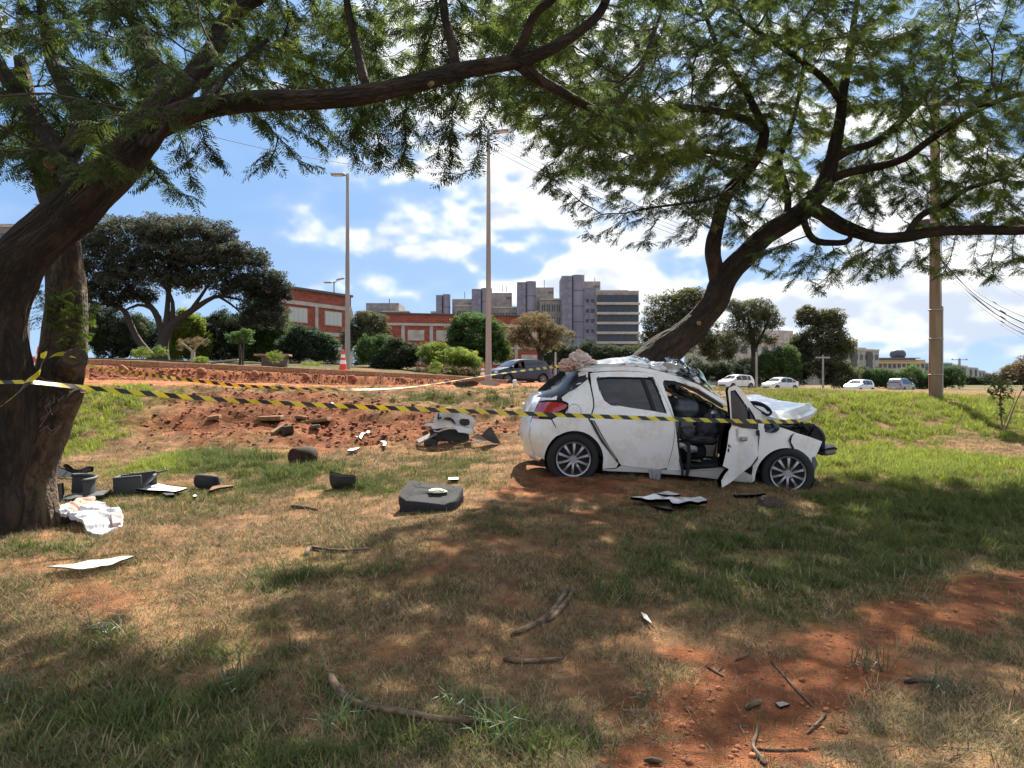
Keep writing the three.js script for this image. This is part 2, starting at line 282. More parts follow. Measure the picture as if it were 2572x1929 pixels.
function scatter(name, geos, items, m, label, cat) {     // items: [x, y, z, turn, scale, colour]; one InstancedMesh per shape
  const parts = geos.map(() => []); items.forEach((it, k) => parts[k % geos.length].push(it));
  const root = geos.length > 1 ? new THREE.Group() : null;
  if (root) { root.name = numbered(name); scene.add(root); tag(root, label, cat); root.userData.kind = 'stuff'; }
  geos.forEach((g, k) => {
    const im = new THREE.InstancedMesh(g, m, parts[k].length), q = new THREE.Quaternion(), e = new THREE.Euler(), mt = new THREE.Matrix4();
    parts[k].forEach((it, j) => { e.set(it[6] ?? 0, it[3], it[7] ?? 0, 'YXZ'); im.setMatrixAt(j, mt.compose(V(it[0], it[1], it[2]), q.setFromEuler(e), V(it[4], it[4], it[4]))); im.setColorAt(j, it[5]); });
    im.castShadow = im.receiveShadow = true;
    if (root) { im.name = 'blades'; im.userData.kind = 'stuff'; root.add(im); } else { im.name = numbered(name); scene.add(im); tag(im, label, cat); im.userData.kind = 'stuff'; }
  });
}
{
  const r = rng(77), green = [], dry = [], lush = [], broad = [];
  const mixc = (a, b, t, k) => rgb(lerp(a[0], b[0], t) * k, lerp(a[1], b[1], t) * k, lerp(a[2], b[2], t) * k);
  const want = 430000;
  for (let k = 0; k < want; k++) {
    const d = 2.4 * Math.pow(26 / 2.4, Math.pow(r(), 0.82)), t = (r() - 0.5) * 1.5, x = t * d, z = -d + (r() - 0.5) * 0.1;
    const [p] = place(x, z); if (d > DC(p) + lerp(0.6, 6, sstep(640, 760, p))) continue;
    const [b, g, n2] = cover(x, z), y = H(x, z), far = 1 + 0.045 * d, turn = r() * 6.283, bank = bankAt(p, d) * (1 - sstep(540, 640, p));
    const sparse = fbm(x * 2.3 + 9, z * 2.3, 91, 3), bareCut = b * 0.95 + bank * 0.35 + clamp((0.62 - sparse) * 3.4, 0.1, 0.85) * (1 - clamp(g));
    if (r() < bareCut && r() < 0.965) continue;
    if (r() < Math.min(0.92, g * 0.8 * (d < 7.5 ? 0.52 : 1))) {
      const right = sstep(600, 860, p) * sstep(7.5, 12, d);
      const lime = (1 - sstep(150, 210, p)) * sstep(8.5, 10, d), c = mixc(mixc([0.06, 0.1, 0.03], [0.15, 0.16, 0.05], r(), 1).toArray(), [0.3, 0.34, 0.055], clamp(right * (0.4 + 0.6 * r()) + lime * (0.5 + 0.5 * r()) + 0.1 * r()), 0.85 + 0.4 * r());
      (d < 6.5 && r() < 0.3 && g > 0.3 ? broad : g > 0.75 && r() < 0.35 ? lush : green).push([x, y, z, turn, (0.34 + 0.42 * r()) * (d < 6 ? 0.8 : 1) * far * (0.7 + 0.35 * g), c]);
    } else {
      const pn = clamp(fbm(x * 1.9 + 4, z * 1.9, 97, 3) * 2.4 - 0.7), q = r(), c = q < 0.17 ? mixc([0.085, 0.06, 0.04], [0.13, 0.09, 0.055], r(), 1) : q < 0.46 ? mixc([0.1, 0.125, 0.045], [0.19, 0.19, 0.08], r(), 0.8 + 0.4 * r()) : mixc([0.4, 0.3, 0.175], [0.21, 0.155, 0.09], clamp(pn * 0.7 + 0.5 * r()), 0.75 + 0.5 * r());
      if (r() < 0.25) continue; dry.push([x, y, z, turn, (0.2 + 0.34 * r() + 0.25 * (r() < 0.06)) * far, c]);
    }
  }
  console.log('tufts', green.length, dry.length, lush.length);
  scatter('green_grass', [tuft(rng(1), 11, 0.085, 0.0062, 0.75, 0.11), tuft(rng(2), 9, 0.07, 0.0065, 1.0, 0.12), tuft(rng(3), 12, 0.1, 0.0055, 0.6, 0.1)], green, leafMat(0.42), 'patchy short green grass spread over the soil and the bank', 'grass');
  scatter('dry_grass', [tuft(rng(4), 10, 0.1, 0.0052, 1.5, 0.15, 0.25), tuft(rng(5), 12, 0.08, 0.0046, 1.55, 0.16, 0.15), tuft(rng(6), 9, 0.085, 0.005, 1.25, 0.14, 0.5)], dry, leafMat(0.15), 'dry straw coloured mown grass lying over the red soil', 'dry grass');
  scatter('broad_grass', [tuft(rng(9), 6, 0.14, 0.0125, 1.15, 0.14, 0.5), tuft(rng(10), 5, 0.16, 0.0115, 1.0, 0.14, 0.7), tuft(rng(12), 7, 0.12, 0.013, 1.3, 0.15, 0.3)], broad.map((b) => [b[0], b[1], b[2], b[3], 0.36 + 0.42 * r(), r() < 0.25 ? rgb(0.32, 0.27, 0.15) : b[5]]), leafMat(0.4), 'broad grass blades sprawling over the near ground in the shade', 'grass');
  scatter('lush_grass', [tuft(rng(7), 12, 0.17, 0.0075, 0.45, 0.1, 0.8), tuft(rng(8), 10, 0.15, 0.008, 0.6, 0.12, 0.9)], lush, leafMat(0.45), 'taller lush green grass in the greener patches and on the lawn', 'grass');
}
// ------------------------------------------------------------------ the two near trees
const barkTex = texture(512, (u, v) => { const a = fbm(u * 8, v * 8, 5, 5, 8), c = Math.abs(fbm(u * 12, v * 12, 8, 4, 12) - 0.5) * 2, l = vn(u * 7, v * 7, 3, 7); const k = 0.4 + 0.5 * a + 0.3 * (clamp(c * 2.2) - 0.4); const lich = sstep(0.68, 0.8, l * 0.6 + a * 0.5); return [lerp(k, 0.85, lich * 0.5), lerp(k * 0.94, 0.85, lich * 0.5), lerp(k * 0.86, 0.78, lich * 0.5)]; });
const barkBump = texture(512, (u, v) => { const c = Math.abs(fbm(u * 12, v * 12, 8, 5, 12) - 0.5) * 2, k = clamp(c * 1.7) * 0.6 + 0.4 * fbm(u * 36, v * 36, 2, 3, 36); return [k, k, k]; }, false);
const barkDark = std([0.068, 0.048, 0.037], 0.95, { map: rep(barkTex, 1, 0.6), bumpMap: rep(barkBump, 1, 0.6), bumpScale: 0.05 });
const barkPale = std([0.15, 0.112, 0.078], 0.95, { map: rep(barkTex, 1, 0.7), bumpMap: barkBump, bumpScale: 0.035 });
const twigMat = std([0.07, 0.052, 0.04], 0.95);
const bareTwig = std([0.17, 0.135, 0.1], 0.9);
const cutWood = std([0.55, 0.36, 0.18], 0.9, { map: grain });
// a feathery frond: a midrib with pairs of narrow leaflets
function frond(seed, pairs = 7, len = 0.2, wide = 0.07, lw = 0.016) {
  const r = rng(seed), acc = new Acc();
  for (let k = 0; k <= pairs; k++) for (const s of k === pairs ? [0] : [-1, 1]) {
    const t = (k + 0.7) / (pairs + 0.7), x = len * t, sag = -0.055 * t * t - 0.01, w = wide * Math.sin(Math.PI * Math.min(0.93, 0.2 + t * 0.72)) * (0.8 + 0.4 * r()), th = s === 0 ? 0 : s * (1.05 + 0.25 * r()), dr = 0.25 + 0.5 * r();
    const ex = x + Math.cos(th) * w, ez = Math.sin(th) * w, ey = sag - w * dr, mx = (x + ex) / 2, mz = ez / 2, my = (sag + ey) / 2 + 0.006, nx = -Math.sin(th) * lw / 2, nz = Math.cos(th) * lw / 2;
    const a = acc.v(x, sag, 0), b = acc.v(mx + nx, my, mz + nz), c = acc.v(ex, ey, ez), d = acc.v(mx - nx, my - 0.004, mz - nz);
    acc.q(a, b, c, d);
  }
  const a = acc.v(0, 0, -0.002), b = acc.v(0, 0, 0.002), c = acc.v(len, -0.06, 0); acc.t(a, b, c);
  return acc.geo();
}
const fronds = [frond(1, 9, 0.2, 0.066, 0.013), frond(2, 10, 0.22, 0.075, 0.0135), frond(3, 8, 0.17, 0.06, 0.0135)];
// branches that grow towards free space (attractors) from nodes on the limbs
function grow(seeds, targets, step, kill, iters, r) {
  const nodes = seeds.map((p) => ({ p, parent: -1, kids: 0, seed: true })), A = targets.map((p) => ({ p, n: -1, d: 1e9 }));
  let from = 0;
  for (let it = 0; it < iters; it++) {
    for (let n = from; n < nodes.length; n++) for (const a of A) if (a.n !== -2) { const d = a.p.distanceToSquared(nodes[n].p); if (d < a.d) { a.d = d; a.n = n; } }
    from = nodes.length;
    const pull = new Map();
    for (const a of A) { if (a.n === -2) continue; if (a.d < kill * kill) { a.n = -2; continue; } if (a.d > 9) continue; const v = a.p.clone().sub(nodes[a.n].p).normalize(); if (pull.has(a.n)) pull.get(a.n).add(v); else pull.set(a.n, v); }
    if (!pull.size) break;
    for (const [n, v] of pull) {
      if (nodes[n].kids > 3) continue;
      const dir = v.normalize(); if (nodes[n].parent >= 0) dir.multiplyScalar(0.75).add(nodes[n].p.clone().sub(nodes[nodes[n].parent].p).normalize().multiplyScalar(0.45));
      dir.add(V(r() - 0.5, r() - 0.5, r() - 0.5).multiplyScalar(0.75)).normalize();
      nodes.push({ p: nodes[n].p.clone().addScaledVector(dir, step * (0.8 + 0.4 * r())), parent: n, kids: 0 }); nodes[n].kids++;
    }
  }
  return nodes;
}
function boughs(nodes, tip = 0.0045, ex = 2.35, most = 0.06) {
  for (const n of nodes) n.s = 0;
  for (let k = nodes.length - 1; k >= 0; k--) { const n = nodes[k]; if (n.s === 0) n.s = Math.pow(tip, ex); n.r = Math.min(most, Math.pow(n.s, 1 / ex)); if (n.parent >= 0) nodes[n.parent].s += n.s; }
  const acc = new Acc();
  nodes.forEach((n) => {
    if (n.parent < 0) return;
    const q = nodes[n.parent], T = n.p.clone().sub(q.p).normalize(), N = V(0.3, 0.2, 0.93).cross(T).normalize(), B = T.clone().cross(N), rq = q.seed ? Math.min(q.r, n.r * 1.3) : Math.min(q.r, n.r * 1.5), sides = n.r > 0.02 ? 6 : 4, b = acc.p.length / 3;
    for (const [c, r] of [[q.p, rq], [n.p, n.r]]) for (let k = 0; k < sides; k++) { const a = k / sides * 6.2832; acc.v(c.x + (N.x * Math.cos(a) + B.x * Math.sin(a)) * r, c.y + (N.y * Math.cos(a) + B.y * Math.sin(a)) * r, c.z + (N.z * Math.cos(a) + B.z * Math.sin(a)) * r, k / sides, 0); }
    for (let k = 0; k < sides; k++) acc.q(b + k, b + (k + 1) % sides, b + sides + (k + 1) % sides, b + sides + k);
  });
  return acc;
}
function inEllipsoid(c, rad, r) { for (;;) { const x = r() * 2 - 1, y = r() * 2 - 1, z = r() * 2 - 1; if (x * x + y * y + z * z < 1) return V(c.x + x * rad[0], c.y + y * rad[1], c.z + z * rad[2]); } }
function crownOf(root, nodes, per, r, palette, scale = 1, thin = 0.011, droop = 0.4) {
  const lists = fronds.map(() => []), q = new THREE.Quaternion(), e = new THREE.Euler(), m = new THREE.Matrix4();
  nodes.forEach((n, k) => {
    if (n.parent < 0 || n.r > thin) return;
    const q0 = nodes[n.parent].p, dir = n.p.clone().sub(q0), yaw = Math.atan2(-dir.z, dir.x), cnt = per + (n.kids === 0 ? 2 : 0) - (r() < 0.35 ? 1 : 0), pc = fbm(n.p.x * 0.8, n.p.y * 0.8, n.p.z * 0.8 + 9, 2);
    for (let j = 0; j < cnt; j++) {
      const s = scale * (0.7 + 0.6 * r()), p = n.p.clone().lerp(q0, r() * 0.9), c0 = palette[Math.min(palette.length - 1, Math.floor(clamp(pc * 1.9 - 0.45 + (r() - 0.5) * 0.4) * palette.length))], v = 0.75 + 0.5 * r();
      lists[(k + j) % lists.length].push([p, yaw + (r() - 0.5) * 2.6, (r() - 0.5) * 1.2, -droop * r() * 1.6 + (r() - 0.5) * 0.5, s, rgb(c0[0] * v, c0[1] * v, c0[2] * v)]);
    }
  });
  let total = 0;
  const crown = new THREE.Group(); crown.name = 'crown'; root.add(crown);
  lists.forEach((L, i) => {
    const im = new THREE.InstancedMesh(fronds[i], crownMat, L.length);
    L.forEach((it, j) => { e.set(it[2], it[1], it[3], 'YXZ'); im.setMatrixAt(j, m.compose(it[0], q.setFromEuler(e), V(it[4], it[4], it[4]))); im.setColorAt(j, it[5]); });
    im.name = 'fronds'; im.userData.kind = 'stuff'; im.castShadow = im.receiveShadow = true; crown.add(im); total += L.length;
  });
  return total;
}
const crownMat = phys([1, 1, 1], 0.85, { transmission: 0.55, thickness: 0, specularIntensity: 0.18 });
const LEAF = [[0.065, 0.1, 0.04], [0.085, 0.13, 0.04], [0.12, 0.17, 0.04], [0.16, 0.205, 0.042]];
function nearTree(name, label, limbs, lobes, opt) {
  const r = rng(opt.seed), root = thing(name, label, 'tree', [opt.base.x, opt.base.y, opt.base.z]), seeds = [];
  const inv = (p) => p.clone().sub(opt.base), big = new Acc(), pale = new Acc();
  for (const L of limbs) {
    const [pts, rad] = smoothLine(L.p.map(inv), L.r, L.r[0] > 0.12 ? 0.06 : 0.1);
    sweep(L.pale ? pale : big, pts, rad, rad[0] > 0.11 ? 44 : 14, L.wob ?? 0.14, r() * 50);
    if (L.bear !== 0) pts.forEach((p, k) => { if (k / pts.length > (L.bear ?? 0.25) && k % (L.r[0] > 0.12 ? 4 : 2) === 0) seeds.push(p.clone().add(V(0, 0, 0))); });
  }
  mesh('trunk', big.geo(), barkDark, root); if (pale.p.length) mesh('trunk', pale.geo(), barkPale, root).userData.label = 'paler mossy second trunk';
  const targets = []; for (const [c, rad, n] of lobes) for (let k = 0; k < n * (opt.dense ?? 1); k++) { const q = inEllipsoid(c, rad, r); if (fbm(q.x * 0.95, q.y * 1.5, q.z * 0.95 + 3, 2) > 0.447 + (opt.gaps ?? 0)) targets.push(inv(q)); }
  const nodes = grow(seeds, targets, opt.step ?? 0.14, opt.kill ?? 0.24, opt.iters ?? 70, r);
  mesh('branches', boughs(nodes, opt.tip ?? 0.0045, 2.35, opt.most ?? 0.06).geo(), twigMat, root);
  const cnt = crownOf(root, nodes, opt.per ?? 2, r, LEAF, opt.scale ?? 1, opt.thin ?? 0.011);
  console.log(name, nodes.length, 'nodes', cnt, 'fronds');
  return root;
}
function scarOn(root, base, p, n, rad, name = 'cut_scar') {  // a pale sawn-off stub
  const c = new THREE.CylinderGeometry(rad * 0.94, rad, 0.05, 14); c.rotateX(Math.PI / 2);
  const o = mesh(name, c, cutWood, root); o.position.copy(p.clone().sub(base)); o.lookAt(o.position.clone().add(n)); return o;
}
{
  const base = G(18, 530); base.y -= 0.1;
  const L = (...a) => a.map(([x, y, d]) => P(x, y, d));
  const limbs = [
    { p: [V(base.x - 0.42, base.y, base.z + 0.05), ...L([-18, 515, 6.7], [-14, 480, 6.7], [-4, 430, 6.65], [1, 380, 6.6], [-2, 330, 6.55], [4, 290, 6.5], [24, 255, 6.45], [46, 234, 6.4], [66, 217, 6.4], [87, 196, 6.35], [108, 174, 6.35], [130, 149, 6.35], [147, 127, 6.35], [160, 112, 6.4])], r: [0.54, 0.36, 0.292, 0.288, 0.249, 0.228, 0.224, 0.215, 0.206, 0.2, 0.194, 0.185, 0.168, 0.155, 0.142], bear: 0, wob: 0.16 },
    { p: [P(29, 534, 6.9), ...L([30, 480, 6.95], [40, 445, 7], [52, 405, 7.1], [62, 360, 7.15], [66, 320, 7.2], [65, 280, 7.3], [62, 250, 7.4], [58, 215, 7.7], [40, 150, 8.2], [20, 60, 8.8])], r: [0.283, 0.199, 0.189, 0.189, 0.189, 0.183, 0.173, 0.168, 0.146, 0.116, 0.073], pale: true, bear: 0.72, wob: 0.28 },
    { p: L([148, 130, 6.4], [165, 122, 6.3], [185, 113, 6.2], [230, 104, 6.15], [278, 100, 6.1], [347, 97, 6.1], [417, 83, 6.2], [463, 70, 6.3], [512, 62, 6.4], [535, 56, 6.45], [570, 38, 6.5], [600, 12, 6.6], [612, -20, 6.7], [630, -70, 6.9]), r: [0.12, 0.107, 0.099, 0.086, 0.08, 0.077, 0.074, 0.069, 0.065, 0.056, 0.048, 0.041, 0.036, 0.026], bear: 0.12, wob: 0.1 },
    { p: L([150, 122, 6.4], [170, 96, 6.5], [190, 80, 6.6], [212, 52, 6.8], [228, 18, 7.1], [262, -6, 7.4], [310, -40, 7.8], [380, -90, 8.4]), r: [0.129, 0.107, 0.095, 0.086, 0.077, 0.065, 0.052, 0.03], bear: 0.3 },
    { p: L([172, 92, 6.5], [158, 70, 6.9], [145, 40, 7.3], [130, 15, 7.6], [100, -30, 8], [60, -90, 8.5]), r: [0.077, 0.071, 0.067, 0.06, 0.052, 0.026], bear: 0.2 },
    { p: L([86, 190, 6.4], [66, 166, 6.6], [58, 150, 6.7], [40, 125, 6.9], [20, 96, 7.1], [0, 68, 7.3], [-40, 20, 7.6], [-90, -40, 8]), r: [0.12, 0.099, 0.082, 0.076, 0.069, 0.064, 0.052, 0.026], bear: 0.25 },
    { p: L([64, 164, 6.6], [76, 140, 6.7], [80, 115, 6.8], [66, 90, 7], [52, 60, 7.3], [44, 20, 7.6], [30, -50, 8]), r: [0.086, 0.084, 0.082, 0.073, 0.06, 0.047, 0.026], bear: 0.3 },
    { p: L([519, 64, 6.4], [540, 80, 6.7], [558, 90, 7], [580, 102, 7.4], [606, 113, 7.8], [622, 98, 8.1], [638, 76, 8.4], [648, 50, 8.7], [662, 10, 9]), r: [0.052, 0.05, 0.047, 0.043, 0.04, 0.036, 0.03, 0.026, 0.017], bear: 0.3 },
    { p: L([368, 92, 6.1], [362, 70, 6.2], [356, 45, 6.3], [348, 10, 6.4], [344, -30, 6.5]), r: [0.043, 0.038, 0.034, 0.031, 0.022], bear: 0.5 },
    { p: L([456, 72, 6.3], [453, 50, 6.4], [446, 20, 6.6], [440, -20, 6.8], [430, -70, 7]), r: [0.047, 0.043, 0.04, 0.034, 0.022], bear: 0.4 },
    { p: L([200, 108, 6.2], [212, 92, 6.4], [226, 74, 6.7], [240, 62, 7], [268, 40, 7.4]), r: [0.06, 0.047, 0.039, 0.03, 0.017], bear: 0.3 },
    { p: L([512, 62, 6.4], [524, 40, 6.3], [535, 14, 6.2], [552, 0, 6.1], [590, -40, 6]), r: [0.043, 0.04, 0.036, 0.033, 0.017], bear: 0.3 },
  ];
  const E = (x, y, d, rx, ry, rz, n) => [P(x, y, d), [rx, ry, rz], n];
  const lobes = [E(60, 40, 8.2, 2.3, 1.3, 2, 520), E(200, 25, 8, 1.8, 1.1, 1.8, 420), E(330, 45, 7.6, 1.7, 0.75, 1.5, 460), E(440, 45, 7.6, 1.4, 0.7, 1.4, 230), E(300, -90, 7.6, 4, 1.2, 2.4, 190), E(20, -80, 8, 2.6, 1.2, 2.2, 220), E(560, 40, 7.6, 1.2, 0.9, 1.3, 330), E(565, 105, 9.4, 0.9, 0.6, 0.8, 170), E(625, 140, 9.8, 1.0, 0.6, 0.8, 200), E(530, 50, 9.2, 0.8, 0.6, 0.8, 130), E(560, -70, 7, 1.6, 0.8, 1.6, 160),
    E(255, 140, 6.9, 0.42, 0.28, 0.4, 80), E(330, 134, 6.9, 0.75, 0.28, 0.5, 100), E(420, 140, 7.2, 0.75, 0.3, 0.5, 80), E(462, 158, 7.2, 0.28, 0.26, 0.3, 40), E(168, 176, 7.2, 0.33, 0.3, 0.3, 50), E(10, 128, 7.2, 0.6, 0.5, 0.6, 110), E(120, 120, 7.6, 0.6, 0.5, 0.6, 100), E(560, 130, 7.6, 0.8, 0.4, 0.7, 70), E(45, 175, 7, 0.2, 0.15, 0.2, 14), E(500, 110, 7.2, 0.8, 0.3, 0.6, 26),
    E(-60, 60, 5.4, 2.2, 0.9, 1.6, 110), E(-100, -300, 5.5, 3, 1, 2.4, 50), E(350, -280, 5, 3, 1, 2, 60)];
  const t = nearTree('left_tree', 'dark twin-trunked tree at the left edge with one long limb arching over the grass', limbs, lobes, { seed: 11, base, per: 5, gaps: 0.0, most: 0.045, scale: 0.85, dense: 2.1, kill: 0.2 });
  const sc = (x, y, d, n, r) => scarOn(t, base, P(x, y, d), n, r);
  sc(52, 162, 6.47, V(-0.2, 0.1, 1), 0.065); sc(60, 160, 6.46, V(0.3, 0.2, 1), 0.055); sc(431, 84, 6.13, V(0.1, -0.3, 1), 0.02);
  { const kn = new THREE.TorusGeometry(0.1, 0.05, 10, 20); const o = mesh('knot_hole', kn, barkDark, t); o.scale.set(0.75, 1.25, 0.6); o.position.copy(P(153, 127, 6.16).sub(base)); o.rotation.z = -0.5; }
  { const a = new Acc(); const st = (p, l, r) => sweep(a, ...smoothLine(p.map((q) => q.sub(base)), r, 0.05), 18, 0.22, l); st([P(62, 372, 7.1), P(70, 366, 6.98), P(76, 358, 6.88)], 3, [0.125, 0.12, 0.105]); st([P(50, 430, 7.05), P(62, 412, 7.0), P(74, 398, 6.95), P(82, 390, 6.92)], 5, [0.15, 0.13, 0.08, 0.03]); mesh('branch_stub', a.geo(), barkPale, t); scarOn(t, base, P(77, 358, 6.9), V(0.6, 0.5, 0.8), 0.095).material = std([0.17, 0.13, 0.09], 0.95, { map: grain }); }
  { // shoots with fresh leaves on the second trunk, bare twigs
    const r = rng(5), im = new THREE.InstancedMesh(fronds[1], crownMat, 110), e = new THREE.Euler(), q = new THREE.Quaternion(), m = new THREE.Matrix4();
    for (let k = 0; k < 110; k++) { const h = k % 3, c = h === 0 ? P(36 + r() * 12, 282 + r() * 45, 6.95) : h === 1 ? P(56 + r() * 24, 286 + r() * 60, 6.9 + 0.1 * r()) : P(78 + r() * 16, 300 + r() * 50, 7.1); e.set(r() - 0.5, r() * 6.28, -0.5 * r(), 'YXZ'); im.setMatrixAt(k, m.compose(c.sub(base), q.setFromEuler(e), V(1, 1, 1).multiplyScalar(0.35 + 0.4 * r()))); const v = 0.8 + 0.4 * r(); im.setColorAt(k, rgb(0.13 * v, 0.2 * v, 0.03)); }
    im.name = 'leafy_shoots'; im.userData.kind = 'stuff'; t.add(im);
    for (let k = 0; k < 9; k++) { const x = 50 + r() * 40, y = 380 + r() * 60, s = P(x, y, 6.8 + 0.1 * r()), p = [s]; for (let j = 0; j < 4; j++) p.push(p[j].clone().add(V((r() - 0.3) * 0.1, (r() - 0.6) * 0.12, 0.04 + r() * 0.04))); mesh('bare_twig', sweep(new Acc(), p.map((v) => v.sub(base)), [0.004, 0.004, 0.003, 0.003, 0.002], 4).geo(), bareTwig, t); }
  }
}
{
  const root0 = P(636, 392, 12.4); const base = V(root0.x, H(root0.x, root0.z) - 0.1, root0.z);
  const L = (...a) => a.map(([x, y, d]) => P(x, y, d));
  const limbs = [
    { p: [base.clone(), ...L([641, 378, 12.4], [658, 356, 12.4], [680, 338, 12.4], [700, 320, 12.4], [715, 300, 12.4], [722, 284, 12.4], [730, 272, 12.4], [743, 258, 12.4], [767, 234, 12.4], [788, 221, 12.4], [806, 208, 12.4], [824, 185, 12.4], [834, 150, 12.4], [840, 120, 12.5], [843, 95, 12.6], [850, 50, 12.8], [860, -20, 13])], r: [0.44, 0.36, 0.3, 0.25, 0.22, 0.215, 0.21, 0.19, 0.175, 0.165, 0.165, 0.155, 0.14, 0.11, 0.09, 0.08, 0.06, 0.03], bear: 0.72, wob: 0.13 },
    { p: L([719, 284, 12.4], [713, 256, 12.3], [714, 240, 12.3], [717, 228, 12.3], [722, 208, 12.2], [729, 192, 12.2], [742, 176, 12.1], [755, 160, 12], [762, 146, 12], [764, 130, 12], [756, 112, 12], [748, 95, 12.1], [730, 70, 12.2], [715, 40, 12.3], [700, 0, 12.4]), r: [0.14, 0.125, 0.12, 0.115, 0.105, 0.1, 0.098, 0.092, 0.085, 0.075, 0.062, 0.055, 0.048, 0.04, 0.025], bear: 0.42 },
    { p: L([806, 206, 12.4], [822, 214, 12.2], [838, 224, 12], [858, 232, 11.8], [880, 238, 11.6], [905, 237, 11.4], [940, 231, 11.2], [980, 230, 11], [1024, 230, 10.8], [1070, 222, 10.6], [1130, 200, 10.4]), r: [0.12, 0.118, 0.115, 0.1, 0.09, 0.082, 0.076, 0.07, 0.065, 0.055, 0.03], bear: 0.3 },
    { p: L([803, 214, 12.3], [806, 228, 12.1], [814, 240, 12], [830, 243, 11.9], [848, 241, 11.8], [852, 232, 11.8]), r: [0.055, 0.055, 0.055, 0.05, 0.045, 0.03], bear: 0.2 },
    { p: L([786, 222, 12.4], [788, 200, 12.6], [784, 180, 12.8], [780, 160, 13], [790, 130, 13.2], [800, 90, 13.4], [806, 40, 13.6]), r: [0.06, 0.055, 0.05, 0.045, 0.04, 0.035, 0.02], bear: 0.3 },
    { p: L([828, 180, 12.4], [850, 172, 12.2], [880, 166, 12], [905, 158, 11.8], [930, 140, 11.6], [960, 120, 11.4], [1000, 100, 11.2], [1050, 90, 11]), r: [0.075, 0.07, 0.065, 0.06, 0.055, 0.05, 0.04, 0.025], bear: 0.2 },
    { p: L([832, 160, 12.4], [850, 150, 12.6], [875, 142, 12.8], [900, 122, 13], [925, 95, 13.2], [945, 60, 13.4], [960, 10, 13.6]), r: [0.075, 0.065, 0.06, 0.055, 0.05, 0.042, 0.025], bear: 0.25 },
    { p: L([764, 130, 12], [746, 120, 11.7], [720, 112, 11.4], [690, 108, 11.1], [655, 110, 10.8], [625, 112, 10.6], [595, 116, 10.4]), r: [0.065, 0.06, 0.055, 0.05, 0.042, 0.035, 0.02], bear: 0.2 },
    { p: L([752, 162, 12], [735, 156, 11.7], [712, 152, 11.4], [690, 150, 11.2], [660, 156, 11], [630, 165, 10.8]), r: [0.05, 0.045, 0.04, 0.035, 0.028, 0.015], bear: 0.25 },
    { p: L([840, 100, 12.5], [825, 80, 12.2], [800, 60, 11.9], [770, 40, 11.6], [740, 20, 11.4]), r: [0.065, 0.055, 0.048, 0.04, 0.02], bear: 0.2 },
    { p: L([905, 237, 11.4], [922, 215, 11.3], [945, 205, 11.2], [965, 190, 11.1], [1000, 180, 11]), r: [0.055, 0.05, 0.045, 0.035, 0.02], bear: 0.2 },
    { p: L([742, 176, 12.1], [728, 190, 11.8], [706, 200, 11.5], [680, 204, 11.3], [650, 208, 11.1], [630, 212, 11]), r: [0.03, 0.026, 0.023, 0.02, 0.016, 0.01], bear: 0.2 },
  ];
  const E = (x, y, d, rx, ry, rz, n) => [P(x, y, d), [rx, ry, rz], n];
  const lobes = [E(800, 110, 12.4, 3.2, 1.9, 2.6, 1500), E(940, 110, 12, 2.6, 1.9, 2.6, 1150), E(660, 110, 11.6, 2.0, 1.3, 1.9, 760), E(590, 160, 10.6, 0.9, 0.75, 1, 240), E(1000, 190, 11.4, 1.6, 0.8, 1.4, 330), E(850, 262, 11.8, 0.9, 0.3, 0.7, 90), E(930, 255, 11.6, 1.1, 0.3, 0.8, 100), E(780, 255, 11.9, 0.5, 0.35, 0.5, 60), E(820, 285, 11.8, 0.45, 0.2, 0.4, 26), E(690, 190, 11.4, 1, 0.6, 0.9, 150), E(655, 225, 11.6, 0.7, 0.4, 0.6, 50), E(640, 200, 11.4, 0.7, 0.5, 0.6, 75), E(820, -60, 12, 4.4, 1.2, 3, 330), E(1130, 110, 11, 2, 1.9, 2.4, 330), E(560, 60, 11, 1.4, 1.1, 1.2, 400), E(700, 30, 11.4, 2, 1.1, 1.8, 420),
    E(880, 175, 11.6, 1.8, 0.7, 1.4, 200), E(740, 225, 12.2, 0.3, 0.4, 0.4, 18), E(1010, 262, 11, 0.7, 0.25, 0.6, 50), E(600, 215, 11.2, 0.35, 0.4, 0.4, 30)];
  const t = nearTree('leaning_tree', 'leaning tree behind the wrecked white car with a broad feathery crown over it', limbs, lobes, { seed: 23, base, per: 5, step: 0.14, kill: 0.21, most: 0.05, scale: 0.82, iters: 60, gaps: 0.0, dense: 2.6 });
  for (const [x, y, r] of [[728, 193, 0.1], [715, 228, 0.05], [699, 323, 0.035], [744, 104, 0.05]]) { const s = scarOn(t, base, P(x, y, 12.05), V(-0.2, 0.1, 1), r); if (r > 0.09) s.material = std([0.45, 0.16, 0.07], 0.9, { map: grain }); }
}
